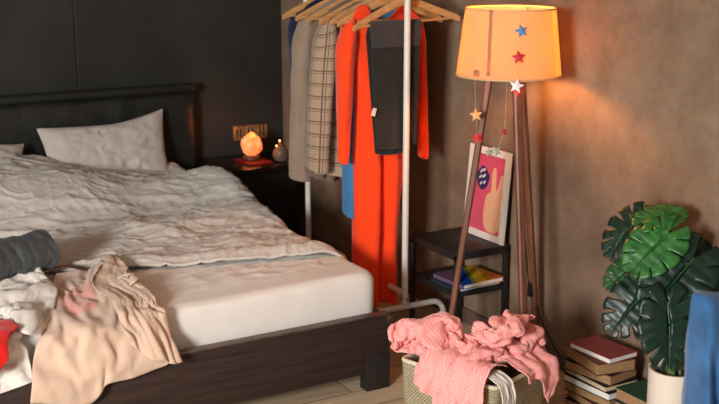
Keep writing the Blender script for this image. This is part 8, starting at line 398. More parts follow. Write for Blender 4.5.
M['wenge'] = wood('wenge_veneer', srgb(44, 33, 29), srgb(68, 53, 47), (1.2, 14, 22), .62, 4); M['wenge'].node_tree.nodes['Principled BSDF'].inputs['Specular IOR Level'].default_value = .2
M['wenge_dark'] = wood('black_wood', srgb(26, 22, 21), srgb(36, 31, 29), (4, 4, 1), .6)
M['leather'] = noisy('black_leather', srgb(28, 30, 28), srgb(37, 39, 36), 10, .36, .35, 90, None, 4, spec=.5)
M['walnut'] = wood('walnut_leg_wood', srgb(92, 52, 36), srgb(132, 82, 58), (9, 9, 1.2), .45, 5)
M['hanger'] = wood('beech_hanger_wood', srgb(186, 132, 78), srgb(222, 172, 112), (3, 12, 12), .4, 6)
M['white_metal'] = noisy('white_powder_coat', srgb(214, 208, 200), srgb(226, 221, 214), 8, .35, .05)
M['black_metal'] = noisy('black_powder_coat', srgb(26, 27, 28), srgb(34, 35, 36), 10, .5, .1, 120)
M['steel'] = noisy('brushed_steel', srgb(150, 146, 140), srgb(176, 172, 166), 20, .3, .05, 90, None, 3, 1)
M['sheet'] = fabric('white_cotton_sheet', srgb(232, 228, 222), .96, .9, 300, .12, .15, 2.2)
M['duvet'] = fabric('off_white_cotton', srgb(206, 200, 192), .95, .92, 200, .3, .2, 7)
M['pillow'] = fabric('off_white_pillow_cotton', srgb(196, 186, 178), .95, .92, 200, .25, .2, 6)
M['white_cloth'] = fabric('white_shirt_cotton', srgb(228, 222, 214), .93, .9, 240, .25, .2, 4)
M['beige'] = fabric('beige_gauze_cotton', srgb(212, 184, 162), .9, .95, 160, .35, .3, 5)
M['grey_cloth'] = fabric('slate_grey_cloth', srgb(70, 74, 76), .85, .7, 160, .3, .1, 5, .4)
M['red_cloth'] = fabric('red_cloth', srgb(222, 30, 22), .85)
M['brown_belt'] = noisy('brown_belt_leather', srgb(74, 48, 36), srgb(96, 64, 48), 20, .5)
M['taupe'] = fabric('taupe_wool', srgb(150, 130, 112), .85, .95, 130, .4, .3, 3)
M['taupe_dark'] = fabric('brown_taupe_wool', srgb(122, 100, 84), .85, .95, 130, .4, .3, 3)
M['navy'] = fabric('navy_cloth', srgb(20, 34, 58), .8)
M['orange'] = fabric('orange_red_crepe', srgb(255, 70, 18), .92, .8, 200, .15, .3, 3)
M['blue'] = fabric('blue_cotton', srgb(62, 124, 176), .85)
M['dark_trouser'] = fabric('charcoal_trouser_wool', srgb(66, 64, 62), .85, .9, 160, .3, .2)
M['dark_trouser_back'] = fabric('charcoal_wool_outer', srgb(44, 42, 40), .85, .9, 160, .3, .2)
M['denim'] = fabric('blue_denim', srgb(50, 106, 160), .5, .8, 160, .4, .2, 5, .35)
M['pink'] = None
# pink gingham-like seersucker
m, n, l, b = mat('pink_seersucker', srgb(240, 140, 138), .9, 0, .2, 0, .3)
tc = n.new('ShaderNodeTexCoord'); ck = n.new('ShaderNodeTexChecker'); l.new(tc.outputs['UV'], ck.inputs['Vector']); ck.inputs['Scale'].default_value = 120
ck.inputs['Color1'].default_value = (*srgb(246, 152, 148), 1); ck.inputs['Color2'].default_value = (*srgb(252, 182, 176), 1); l.new(ck.outputs['Color'], b.inputs['Base Color'])
bump(n, l, b, noise_tex(n, l, 180, 2), .3, .004); M['pink'] = m
# plaid
m, n, l, b = mat('plaid_wool', srgb(170, 146, 120), .95, 0, .2, 0, .3)
tc = n.new('ShaderNodeTexCoord'); sp = n.new('ShaderNodeSeparateXYZ'); l.new(tc.outputs['UV'], sp.inputs[0])
def line(sock, k, w, off=0):
    a = n.new('ShaderNodeMath'); a.operation = 'MULTIPLY_ADD'; a.inputs[1].default_value = k; a.inputs[2].default_value = off; l.new(sock, a.inputs[0])
    f = n.new('ShaderNodeMath'); f.operation = 'FRACT'; l.new(a.outputs[0], f.inputs[0])
    g = n.new('ShaderNodeMath'); g.operation = 'LESS_THAN'; g.inputs[1].default_value = w; l.new(f.outputs[0], g.inputs[0]); return g.outputs[0]
def add(*ss):
    o = ss[0]
    for s2 in ss[1:]:
        a = n.new('ShaderNodeMath'); a.operation = 'MAXIMUM'; l.new(o, a.inputs[0]); l.new(s2, a.inputs[1]); o = a.outputs[0]
    return o
f = add(line(sp.outputs[0], 12, .1), line(sp.outputs[0], 12, .05, .78), line(sp.outputs[1], 12, .1), line(sp.outputs[1], 12, .05, .78))
mx = n.new('ShaderNodeMixRGB'); l.new(f, mx.inputs[0]); mx.inputs[1].default_value = (*srgb(166, 144, 120), 1); mx.inputs[2].default_value = (*srgb(108, 84, 69), 1)
l.new(mx.outputs[0], b.inputs['Base Color']); bump(n, l, b, noise_tex(n, l, 150, 2), .4, .004); M['plaid'] = m
# woven basket rope
m, n, l, b = mat('woven_cotton_rope', srgb(196, 182, 152), .9, 0, .2)
tc = n.new('ShaderNodeTexCoord'); mp = n.new('ShaderNodeMapping'); br = n.new('ShaderNodeTexBrick'); br.offset = .5
l.new(tc.outputs['UV'], mp.inputs['Vector']); l.new(mp.outputs[0], br.inputs['Vector']); br.inputs['Scale'].default_value = 1; br.inputs['Brick Width'].default_value = .0085; br.inputs['Row Height'].default_value = .006; br.inputs['Mortar Size'].default_value = .0014; br.inputs['Mortar Smooth'].default_value = .6
br.inputs['Color1'].default_value = (*srgb(214, 202, 170), 1); br.inputs['Color2'].default_value = (*srgb(196, 184, 150), 1); br.inputs['Mortar'].default_value = (*srgb(104, 94, 66), 1)
l.new(br.outputs['Color'], b.inputs['Base Color']); inv = n.new('ShaderNodeMath'); inv.operation = 'SUBTRACT'; inv.inputs[0].default_value = 1; l.new(br.outputs['Fac'], inv.inputs[1]); bump(n, l, b, inv.outputs[0], .8, .004); M['rope'] = m
# lamp shade
m = bpy.data.materials.new('linen_shade'); m.use_nodes = True; n = m.node_tree.nodes; l = m.node_tree.links; n.clear()
out = n.new('ShaderNodeOutputMaterial'); d = n.new('ShaderNodeBsdfDiffuse'); t = n.new('ShaderNodeBsdfTranslucent'); ms = n.new('ShaderNodeMixShader')
d.inputs[0].default_value = (.62, .5, .36, 1); t.inputs[0].default_value = (.86, .66, .4, 1); ms.inputs[0].default_value = .62
l.new(d.outputs[0], ms.inputs[1]); l.new(t.outputs[0], ms.inputs[2]); l.new(ms.outputs[0], out.inputs[0]); M['shade'] = m
M['shade_seam'] = M['shade'].copy(); M['shade_seam'].name = 'pink_ribbon'; M['shade_seam'].node_tree.nodes['Translucent BSDF'].inputs[0].default_value = (.80, .50, .30, 1); M['shade_seam'].node_tree.nodes['Diffuse BSDF'].inputs[0].default_value = (.6, .44, .32, 1)
def emit(name, c, s):
    m, n, l, b = mat(name, c, .5); b.inputs['Emission Color'].default_value = (*c, 1); b.inputs['Emission Strength'].default_value = s; return m
M['bulb'] = emit('lamp_bulb_glass', (1, .62, .28), 18)
# salt lamp crystal
m, n, l, b = mat('salt_crystal', (1, .4, .16), .5)
cr = ramp(n, l, noise_tex(n, l, 16, 4, .6), [(.3, (1, .13, .025)), (.5, (1, .24, .07)), (.7, (1, .42, .2))]); l.new(cr, b.inputs['Emission Color']); l.new(cr, b.inputs['Base Color'])
b.inputs['Emission Strength'].default_value = 1.0; M['salt'] = m
M['fairy'] = emit('tiny_warm_bulb', (1, .5, .15), 6)
M['leaf_dark'] = noisy('dark_monstera_leaf', srgb(12, 34, 27), srgb(22, 50, 38), 14, .36, .3, 30, None, 4, spec=.4, lo=.3, hi=.7)
M['leaf_bright'] = noisy('bright_monstera_leaf', srgb(24, 78, 34), srgb(58, 122, 56), 26, .36, .4, 30, None, 4, spec=.45, lo=.3, hi=.7)
M['leaf_mid'] = noisy('mid_green_monstera_leaf', srgb(20, 60, 34), srgb(40, 92, 48), 14, .32, .3, 30, None, 4, spec=.6, lo=.3, hi=.7)
M['rib'] = noisy('pale_leaf_rib', srgb(56, 96, 56), srgb(76, 120, 66), 14, .4, 0)
M['stem'] = noisy('green_stem', srgb(70, 96, 50), srgb(96, 120, 66), 14, .5)
M['pot'] = noisy('white_ceramic', srgb(224, 212, 196), srgb(232, 222, 208), 3, .4, .05)
M['soil'] = noisy('dark_soil', srgb(40, 30, 24), srgb(64, 48, 38), 40, .95, .6, 60)
M['paper'] = noisy('page_edges', srgb(206, 186, 150), srgb(222, 204, 170), 30, .9, .4, 60, (1, 1, 14))
M['paper_tan'] = noisy('tan_page_edges', srgb(150, 114, 78), srgb(176, 140, 98), 30, .9, .4, 60, (1, 1, 14))
M['paper_white'] = noisy('white_page_edges', srgb(232, 230, 224), srgb(240, 238, 232), 30, .9, .3, 60, (1, 1, 14))
def cover(name, c): return noisy(name, tuple(x * .85 for x in c), c, 12, .55, .1, 120)
M['plastic_black'] = noisy('black_plastic', srgb(18, 18, 18), srgb(24, 24, 24), 20, .45, .05)
M['brass'] = noisy('aged_brass_plate', srgb(170, 130, 84), srgb(196, 156, 104), 30, .35, .1, 90, None, 3, .6)
M['white_star'] = noisy('white_glitter_star', srgb(236, 232, 226), srgb(246, 244, 240), 90, .5, .3, 200)
M['blue_star'] = noisy('blue_glitter_star', srgb(60, 116, 170), srgb(84, 140, 190), 90, .5, .3, 200)
M['red_star'] = noisy('red_glitter_star', srgb(196, 28, 40), srgb(220, 46, 56), 90, .5, .3, 200)
M['gold_star'] = noisy('gold_glitter_star', srgb(226, 170, 100), srgb(240, 192, 124), 90, .5, .3, 200)
M['silver_star'] = noisy('silver_glitter_star', srgb(150, 158, 142), srgb(176, 182, 166), 90, .4, .3, 200)
M['string'] = noisy('cotton_string', srgb(190, 170, 150), srgb(206, 188, 168), 30, .9, 0)
M['oak_base'] = wood('lamp_base_wood', srgb(96, 52, 30), srgb(126, 74, 44), (8, 8, 2), .5)

# ------------------------------------------------------------------ mesh helpers
class MB:
    def __init__(s): s.b = bmesh.new(); s.uv = s.b.loops.layers.uv.new('UVMap')
    def box(s, lo, hi, bev=0, rot=None, seg=2):
        lo, hi = Vector(lo), Vector(hi); t = bmesh.new(); bmesh.ops.create_cube(t, size=1)
        for v in t.verts: v.co = Vector([v.co[k] * (hi[k] - lo[k]) for k in range(3)])
        if bev: bmesh.ops.bevel(t, geom=t.edges[:], offset=bev, segments=seg, affect='EDGES', profile=.5)
        mtx = Matrix.Translation((lo + hi) / 2) @ (rot.to_4x4() if rot else Matrix()); s.join(t, mtx); return s
    def join(s, t, mtx=Matrix()):
        t.verts.index_update(); vm = [s.b.verts.new(mtx @ v.co) for v in t.verts]
        for f in t.faces:
            try: s.b.faces.new([vm[v.index] for v in f.verts])
            except ValueError: pass
        t.free()
    def tube(s, pts, r, seg=10, cap=True, flat=1, upv=None):
        pts = [Vector(p) for p in pts]; rs = r if isinstance(r, (list, tuple)) else [r] * len(pts); prev = None; rings = []
        for i, p in enumerate(pts):
            d = (pts[min(i + 1, len(pts) - 1)] - pts[max(i - 1, 0)]).normalized()
            if prev is None:
                a = Vector(upv) if upv else (Vector((0, 0, 1)) if abs(d.z) < .9 else Vector((1, 0, 0)))
            else: a = prev
            a = (a - d * a.dot(d)).normalized(); prev = a; c = d.cross(a)
            rings.append([s.b.verts.new(p + a * math.cos(2 * math.pi * k / seg) * rs[i] * flat + c * math.sin(2 * math.pi * k / seg) * rs[i]) for k in range(seg)])
        for A, B in zip(rings, rings[1:]):
            for k in range(seg): s.b.faces.new((A[k], A[(k + 1) % seg], B[(k + 1) % seg], B[k]))
        if cap: s.b.faces.new(rings[0][::-1]); s.b.faces.new(rings[-1])
        return s
    def lathe(s, prof, c, seg=40, closed=False):
        rings = [[s.b.verts.new((c[0] + r * math.cos(2 * math.pi * k / seg), c[1] + r * math.sin(2 * math.pi * k / seg), c[2] + h)) for k in range(seg)] for r, h in prof]
        prs = list(zip(rings, rings[1:])) + ([(rings[-1], rings[0])] if closed else [])
        for A, B in prs:
            for k in range(seg): s.b.faces.new((A[k], A[(k + 1) % seg], B[(k + 1) % seg], B[k]))
        if not closed:
            s.b.faces.new(rings[0][::-1]); s.b.faces.new(rings[-1])
        return s
    def grid(s, G, wrap=False, uvs=(1, 1)):
        nv, nu = len(G), len(G[0]); V = [[s.b.verts.new(p) for p in row] for row in G]
        for j in range(nv - 1):
            for i in range(nu if wrap else nu - 1):
                i2 = (i + 1) % nu; f = s.b.faces.new((V[j][i], V[j][i2], V[j + 1][i2], V[j + 1][i]))
                den = nu if wrap else nu - 1
                for lp, (a, b2) in zip(f.loops, ((i, j), (i + 1, j), (i + 1, j + 1), (i, j + 1))): lp[s.uv].uv = (a / den * uvs[0], b2 / (nv - 1) * uvs[1])
        return s
    def face(s, pts): s.b.faces.new([s.b.verts.new(p) for p in pts]); return s
    def prism(s, pts, off):
        A = [s.b.verts.new(Vector(p)) for p in pts]; B = [s.b.verts.new(Vector(p) + Vector(off)) for p in pts]; k = len(pts)
        s.b.faces.new(A[::-1]); s.b.faces.new(B)
        for i in range(k): s.b.faces.new((A[i], A[(i + 1) % k], B[(i + 1) % k], B[i]))
        return s
    def build(s, name, m, parent=None, smooth=True, solid=0, sub=0, auto=35, soff=-1):
        bmesh.ops.recalc_face_normals(s.b, faces=s.b.faces[:]) if not solid else None
        me = bpy.data.meshes.new(name)
        org = parent['_o'] if parent is not None else None
        s.b.to_mesh(me); s.b.free()
        o = bpy.data.objects.new(name, me); COL.objects.link(o); me.materials.append(M[m] if isinstance(m, str) else m)
        if smooth:
            for p in me.polygons: p.use_smooth = True
            if auto and not solid and not sub: me.set_sharp_from_angle(angle=math.radians(auto))
        if solid:
            k = o.modifiers.new('thickness', 'SOLIDIFY'); k.thickness = solid; k.offset = soff
        if sub:
            k = o.modifiers.new('smooth', 'SUBSURF'); k.levels = sub; k.render_levels = sub
        if parent is not None: attach(o, parent)
        return o
def world_of(o):
    m = Matrix.Translation(o['_loc'])
    return m
def attach(o, parent):
    o.parent = parent; root = parent
    while root.parent: root = root.parent
    o['_o'] = 1
    if parent is root: o.matrix_parent_inverse = Matrix.Translation(-root.location)
def tag(o, label, cat, group=None, kind=None):
    if label: o['label'] = label
    if cat: o['category'] = cat
    if group: o['group'] = group
    if kind: o['kind'] = kind
    return o
def thing(name, label, cat, loc, group=None):
    o = bpy.data.objects.new(name, None); COL.objects.link(o); o.location = loc; o.empty_display_size = .05; o['_o'] = 1
    return tag(o, label, cat, group)
def one(mb, name, m, label, cat, group=None, **k):       # a thing that is one mesh
    o = mb.build(name, m, None, **k); o['_o'] = 1; return tag(o, label, cat, group)
def struct(mb, name, m, **k): o = mb.build(name, m, **k); o['kind'] = 'structure'; o['_o'] = 1; return o
def lab(o, text): o['label'] = text; return o
def cloth_grid(name, fine=1, edge=10):
    nv, nu, st, v = CLOTH[name]; D = np.array(v, dtype=float).reshape(nv, nu, 3)
    first = np.cumsum(D[:, 0], axis=0); Q = np.cumsum(np.concatenate([first[:, None], D[:, 1:]], 1), axis=1) * st / 1000.0
    for _ in range(fine):           # refine: midpoints with a four-point curve
        for ax in (0, 1):
            Q = np.swapaxes(Q, 0, ax); P = np.concatenate([2 * Q[:1] - Q[1:2], Q, 2 * Q[-1:] - Q[-2:-1]])
            mid = (9 * (P[1:-2] + P[2:-1]) - P[:-3] - P[3:]) / 16; O = np.zeros((Q.shape[0] * 2 - 1,) + Q.shape[1:]); O[::2] = Q; O[1::2] = mid
            O[2:-2:2] = O[2:-2:2] * .6 + (O[1:-3:2] + O[3:-1:2]) * .2
            Q = np.swapaxes(O, 0, ax)
    for _ in range(edge):
        for E_ in (Q[0], Q[-1], Q[:, 0], Q[:, -1]): E_[1:-1] = E_[1:-1] * .5 + (E_[:-2] + E_[2:]) * .25
        for E_ in (Q[1], Q[-2], Q[:, 1], Q[:, -2]): E_[1:-1] = E_[1:-1] * .7 + (E_[:-2] + E_[2:]) * .15
    return Q
def relax(Q, passes):                # ease small ripples out of a cloth, keep its outline
    for _ in range(passes):
        H = Q.copy(); H[1:-1, 1:-1] = Q[1:-1, 1:-1] * .4 + .15 * (Q[:-2, 1:-1] + Q[2:, 1:-1] + Q[1:-1, :-2] + Q[1:-1, 2:]); H[0, 1:-1] = Q[0, 1:-1] * .6 + .2 * (Q[0, :-2] + Q[0, 2:]); H[-1, 1:-1] = Q[-1, 1:-1] * .6 + .2 * (Q[-1, :-2] + Q[-1, 2:])
        H[1:-1, 0] = Q[1:-1, 0] * .6 + .2 * (Q[:-2, 0] + Q[2:, 0]); H[1:-1, -1] = Q[1:-1, -1] * .6 + .2 * (Q[:-2, -1] + Q[2:, -1]); Q = H
    return Q
def crinkle(Q, fn):                  # push each point along its normal by fn(x, y, z)
    du = np.gradient(Q, axis=1); dv = np.gradient(Q, axis=0); N_ = np.cross(du, dv); N_ /= (np.linalg.norm(N_, axis=2, keepdims=True) + 1e-9)
    if N_[..., 2].mean() < 0: N_ = -N_
    K = np.array([[fn(*p) for p in row] for row in Q.tolist()]); return Q + N_ * K[..., None]
def nz(x, y=0, z=0): return noise.noise(Vector((x, y, z)))
def fbm(x, y=0, z=0, o=4): return noise.fractal(Vector((x, y, z)), 1.0, 2.0, o)
def sm(a, b, x): t = min(1.0, max(0.0, (x - a) / (b - a))); return t * t * (3 - 2 * t)
def rz(deg): return Matrix.Rotation(math.radians(deg), 3, 'Z')
def resample(rows, nu, nv, smooth=4):
    def cr(Pp, k):
        Pp = np.array([tuple(p) for p in Pp], float); d = np.r_[0, np.cumsum(np.linalg.norm(np.diff(Pp, axis=0), axis=1))]; t = np.linspace(0, d[-1], k)
        return np.stack([np.interp(t, d, Pp[:, q]) for q in range(3)], 1)
    A = np.array([cr(r, nu) for r in rows]); d = np.r_[0, np.cumsum(np.linalg.norm(np.diff(A, axis=0), axis=2).mean(1))]; t = np.linspace(0, d[-1], nv)
    G = np.zeros((nv, nu, 3))
    for i in range(nu):
        for q in range(3): G[:, i, q] = np.interp(t, d, A[:, i, q])
    for _ in range(smooth):
        H = G.copy(); H[1:-1] = (G[:-2] + 2 * G[1:-1] + G[2:]) / 4; H[:, 1:-1] = (H[:, :-2] + 2 * H[:, 1:-1] + H[:, 2:]) / 4; H[0] = G[0]; H[-1] = G[-1]; G = H
    return G
def ridge(v): return max(-1, 1 - abs(v) * 2.6)
def npgrid(A): return [[Vector(p) for p in row] for row in A.tolist()]

# ------------------------------------------------------------------ the room
XW, YW, HC = 2.57, 5.215, 2.7
struct(MB().box((-3, -2.2, -.1), (XW + .1, YW + .1, 0)), 'floor', 'floor', smooth=False)
struct(MB().box((XW, -2.2, 0), (XW + .1, YW, HC)), 'wall_right', 'plaster', smooth=False)
sx = at_y(76, 50, YW).x
struct(MB().box((-3, YW, 0), (sx - .002, YW + .1, HC), .003).box((sx + .002, YW, 0), (XW + .1, YW + .1, HC), .003).box((-3, YW + .006, 0), (XW + .1, YW + .1, HC)), 'wall_back', 'black_wall', smooth=False)
struct(MB().box((-3, -2.2, HC), (XW + .1, YW + .1, HC + .1)), 'ceiling', noisy('white_ceiling_paint', srgb(150, 140, 132), srgb(160, 150, 142), 3, .9, 0), smooth=False)
struct(MB().box((XW - .014, -2.2, 0), (XW, YW, .062), .004), 'baseboard_right', 'base_dark', smooth=False)
struct(MB().box((-3, YW - .014, 0), (XW - .014, YW, .062), .004), 'baseboard_back', 'base_black', smooth=False)

# ------------------------------------------------------------------ bed
bed = thing('bed', 'low dark bed with black padded leather headboard and brown wood footboard', 'bed', (1.13, 4.1, 0))
hb = MB().box((.25, 5.15, .10), (2.06, 5.19, .83), .02)
G = []
for j in range(41):
    row = []
    for i in range(121):
        u, v = i / 120 * 2 - 1, j / 40 * 2 - 1
        d = .045 * ((1 - abs(u) ** 24) * (1 - v ** 8)) ** .5 + .004 * nz(u * 9, v * 2, 1) + .0025 * ridge(nz(u * 22 + v * 2, v * 5, 3)) * sm(-.2, .6, nz(u * 5, v * 2, 7) + .3)
        row.append((1.155 + u * .895, 5.152 - d, .45 + v * .37))
    G.append(row)
hb.grid(G)
hb.build('headboard', 'leather', bed)
MB().tube([(.25 + 1.79 * i / 30, 5.13 + .002 * nz(i * .3), .834) for i in range(31)], .024, 16).build('headboard_roll', 'leather', bed)
MB().box((.25, 3.10, .066), (1.932, 3.135, .273), .004).build('footboard', 'wenge', bed)
MB().box((.25, 3.098, .2725), (1.932, 3.137, .277), .0015).build('edge_band', noisy('worn_edge_band', srgb(70, 56, 50), srgb(96, 80, 72), 20, .4), bed)
MB().box((1.902, 3.135, .066), (1.932, 5.14, .268), .004).build('side_rail', 'wenge', bed)
MB().box((.25, 3.135, .066), (.28, 5.14, .268), .004).build('side_rail', 'wenge', bed)
MB().box((.28, 3.135, .12), (1.902, 5.13, .155)).build('slat_base', 'wenge_dark', bed)
for lx, ly in ((1.838, 3.0965), (.26, 3.0965), (1.835, 5.02), (.26, 5.02)):
    MB().box((lx, ly, 0), (lx + .095, ly + .05, .135), .003).build('leg', 'wenge_dark', bed)
MB().tube([(1.924, 3.088, .262), (1.924, 3.102, .262)], .012, 18).tube([(1.924, 3.086, .262), (1.924, 3.09, .262)], .006, 12).build('bolt_cap', 'steel', bed)

# mattress with fitted sheet: rounded slab with shallow wrinkles
def slab(lo, hi, r, nx, ny, nzs, fn):
    cx0, cy0 = (lo[0] + hi[0]) / 2, (lo[1] + hi[1]) / 2; G = []
    prof = [(r, lo[2])] + [(0, lo[2] + (hi[2] - lo[2] - r) * k / nzs) for k in range(0, nzs + 1)] + [(r * (1 - math.cos(a)), hi[2] - r + r * math.sin(a)) for a in [math.pi / 10 * k for k in range(1, 6)]]
    per = []
    N = 480
    for k in range(N):
        t = k / N * 4; sd = int(t); f = t - sd
        c = [(lo[0], lo[1]), (hi[0], lo[1]), (hi[0], hi[1]), (lo[0], hi[1])]
        a, b2 = c[sd], c[(sd + 1) % 4]; per.append((a[0] + (b2[0] - a[0]) * f, a[1] + (b2[1] - a[1]) * f))
    rc = .05
    def inset(p, d):
        x = min(max(p[0], lo[0] + d), hi[0] - d); y = min(max(p[1], lo[1] + d), hi[1] - d)
        for qx in (lo[0] + d + rc, hi[0] - d - rc):
            for qy in (lo[1] + d + rc, hi[1] - d - rc):
                if (x - qx) * (1 if qx > cx0 else -1) > 0 and (y - qy) * (1 if qy > cy0 else -1) > 0:
                    v = Vector((x - qx, y - qy)); 
                    if v.length > rc: v = v.normalized() * rc
                    x, y = qx + v.x, qy + v.y
        return x, y
    for d, h in prof: G.append([Vector((*inset(p, d), h)) for p in per])
    for k in range(1, 81):
        s2 = 1 - k / 81 * .997; last = prof[-1]
        G.append([Vector((cx0 + (inset(p, r)[0] - cx0) * s2, cy0 + (inset(p, r)[1] - cy0) * s2, hi[2])) for p in per])
    return [[fn(p) for p in row] for row in G]
def mfn(p):
    p = p.copy()
    if p.z > .40:
        p.z += .006 * nz(p.x * 3, p.y * 3) + sm(3.22, 3.36, p.y) * (.008 * ridge(nz(p.x * 4 + 2 * p.y, p.y * 17 - p.x * 5 + nz(p.x * 5, p.y * 5), 2)) ** 3 + .005 * ridge(nz(p.x * 9, p.y * 22 - p.x * 9, 5)) ** 3) * sm(-.35, .25, nz(p.x * 2.5, p.y * 4, 8) + .12)
    elif p.y < 3.3: p.y += .004 * nz(p.x * 6, p.z * 18 + p.x * 7, 3) - .006 * max(0, nz(p.x * 2.2 + p.z * 5, 1, 4))
    return p
one(MB().grid(slab((.285, 3.16, .156), (1.924, 5.10, .413), .035, 0, 0, 6, mfn), wrap=True), 'mattress', 'sheet', 'mattress in a white fitted sheet on the dark bed', 'mattress')
for o in [COL.objects['mattress']]:
    bm = bmesh.new(); bm.from_mesh(o.data); es = [e for e in bm.edges if e.is_boundary]; bmesh.ops.holes_fill(bm, edges=es); bmesh.ops.recalc_face_normals(bm, faces=bm.faces[:]); bm.to_mesh(o.data); bm.free(); o.data.set_sharp_from_angle(angle=math.radians(80))

def duvet_fn(x, y, z):
    w = .5 + .5 * nz(x * 3, y * 3, 9)
    warp = nz(x * 4, y * 4, 11) * .9
    long_fold = ridge(nz(x * 4 + y * 2 + warp, y * 13 - x * 3 + 2 * warp, 1)) ** 3
    cross_fold = ridge(nz(x * 9 + 6 * y + warp, y * 8 - x * 8, 2)) ** 3
    fine_fold = ridge(nz(x * 15 + 2 * warp, y * 26 + x * 7, 5)) ** 3
    return .0075 * long_fold * (.4 + w) + .0045 * cross_fold * (1.2 - w) + .0022 * fine_fold + .001 * nz(x * 45, y * 45, 4)
dq = cloth_grid('duvet', 2, 6); X_, Y_ = dq[..., 0].copy(), dq[..., 1].copy(); rows_ = np.linspace(0, 1, dq.shape[0])[:, None]
over = np.maximum(0, X_ - 1.938); X_ = np.where(X_ > 1.938, 1.938 + over * .22, X_); dq[..., 0] = X_
bulge = np.exp(-((X_ - 1.92) / .16) ** 2 - ((Y_ - 4.42) / .30) ** 2)
dq[..., 2] += .062 * bulge - .035 * np.exp(-((X_ - 1.75) / .25) ** 2 - ((Y_ - 4.85) / .17) ** 2) + .018 * np.exp(-((rows_ - .035) / .022) ** 2) * (X_ > 1.0)
dq[..., 0] += .05 * bulge
one(MB().grid(npgrid(crinkle(dq, duvet_fn))), 'duvet', 'duvet', 'crumpled off-white duvet spread over the head half of the bed', 'duvet', solid=.010, soff=-1)

def pillow(name, label, c, w, h, th, mtx, seed, cor):
    G = []; N = 40
    for side in (1, -1):
        g = []
        for j in range(N + 1):
            row = []
            for i in range(N + 1):
                u, v = i / N * 2 - 1, j / N * 2 - 1
                e = ((1 - abs(u) ** 3.2) * (1 - abs(v) ** 3.2))
                d = th * max(0, e) ** .55 + (.008 * fbm(u * 3 + v, v * 3 - u * 1.2, seed + side, 4) + .006 * ridge(nz(u * 4 + v * 2, v * 2 - u * 3, seed)) + .004 * ridge(nz(u * 9, v * 4 - u * 6, seed + 2))) * min(1, e * 4)
                x = u * w / 2 * (1 - .035 * (1 - v * v)); y = v * h / 2 * (1 - .07 * (1 - u * u))
                for (cu, cv), (dx, dy) in cor.items():
                    k = max(0, 1 - math.hypot(u - cu, v - cv) / .9) ** 1.5; x += dx * k; y += dy * k
                row.append(mtx @ Vector((x, -side * d, y)))
            g.append(row)
        G.append(g)
    mb = MB().grid(G[0]).grid(G[1]); bmesh.ops.remove_doubles(mb.b, verts=mb.b.verts[:], dist=.0005)
    return one(mb, name, 'pillow', label, 'pillow')
pillow('pillow', 'pale pillow propped upright against the black headboard', None, .585, .33, .05, Matrix.Translation((1.535, 4.98, .555)) @ Matrix.Rotation(math.radians(-20), 4, 'X') @ Matrix.Rotation(math.radians(0), 4, 'Y'), 3, {(1, 1): (.012, .045), (-1, 1): (-.02, .0)})
pillow('pillow', 'pale pillow with only a corner showing at far left behind the duvet', None, .62, .40, .06, Matrix.Translation((.80, 4.86, .55)) @ Matrix.Rotation(math.radians(-60), 4, 'X') @ Matrix.Rotation(math.radians(6), 4, 'Y'), 9, {(1, 1): (.03, .03)})

# ------------------------------------------------------------------ clothes on the bed
Tz = at_z
shirt = thing('shirt', 'beige gauzy shirt thrown over the foot edge of the bed', 'shirt', (.95, 3.3, .42))
m, n, l, b = mat('beige_gauze_with_pink_patch', srgb(212, 184, 162), .95, 0, .2, 0, .3)
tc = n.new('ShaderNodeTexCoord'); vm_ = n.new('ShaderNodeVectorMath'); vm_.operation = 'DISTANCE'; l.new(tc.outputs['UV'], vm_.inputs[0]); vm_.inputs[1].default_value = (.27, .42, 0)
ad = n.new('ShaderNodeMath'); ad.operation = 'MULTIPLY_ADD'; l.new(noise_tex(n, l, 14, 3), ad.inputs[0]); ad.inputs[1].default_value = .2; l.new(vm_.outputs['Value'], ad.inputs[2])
l.new(ramp(n, l, ad.outputs[0], [(.22, srgb(224, 160, 146)), (.31, srgb(212, 184, 162))]), b.inputs['Base Color']); bump(n, l, b, noise_tex(n, l, 20, 5), .5, .006); M['beige_pink_patch'] = m  # pink patch around one UV spot, its edge broken up by noise
def linen_fold(x, y, z): return .0045 * ridge(nz(x * 9 + 3 * nz(y * 4, z * 4), y * 7, z * 4 + 5)) ** 3 + .003 * nz(x * 11, y * 8, z * 5) + .0008 * nz(x * 40, y * 40, z * 40)
body_grid = relax(cloth_grid('shirt'), 5); body_grid[..., 2] = np.where(body_grid[..., 2] < .28, .28 - (.28 - body_grid[..., 2]) * .86, body_grid[..., 2])
MB().grid(npgrid(crinkle(body_grid, linen_fold))).build('shirt_body', 'beige_pink_patch', shirt, solid=.003, soff=0)
def tiny(x, y, z): return .0016 * nz(x * 40, y * 40, z * 40) + .0012 * ridge(nz(x * 22, y * 14, z * 20 + 3)) * .6
panel_grid = relax(cloth_grid('panel'), 12); panel_grid[..., 2] = np.where(panel_grid[..., 2] > .44, .44 + (panel_grid[..., 2] - .44) * .4, panel_grid[..., 2])
panel_grid[..., 1] -= .012 * (panel_grid[..., 1] < 3.2); panel_grid[..., 2] += .012 * (panel_grid[..., 1] > 3.17)
MB().grid(npgrid(crinkle(panel_grid, linen_fold))).build('front_panel', 'beige', shirt, solid=.003, soff=0)
sq = relax(cloth_grid('sleeve'), 3); sq[..., 2] = np.where(sq[..., 2] > .44, .445 + (sq[..., 2] - .44) * .62, sq[..., 2])
MB().grid(npgrid(crinkle(sq, tiny))).build('sleeve', 'beige', shirt, solid=.004, soff=0)
one(MB().grid(npgrid(crinkle(cloth_grid('whiteshirt'), linen_fold))), 'shirt', 'white_cloth', 'creased white shirt lying beside the beige shirt below grey trousers', 'shirt', solid=.003, soff=0)
hang_grid = cloth_grid('whitehang'); hang_grid[..., 0] -= .03; hang_grid[..., 2] -= .006
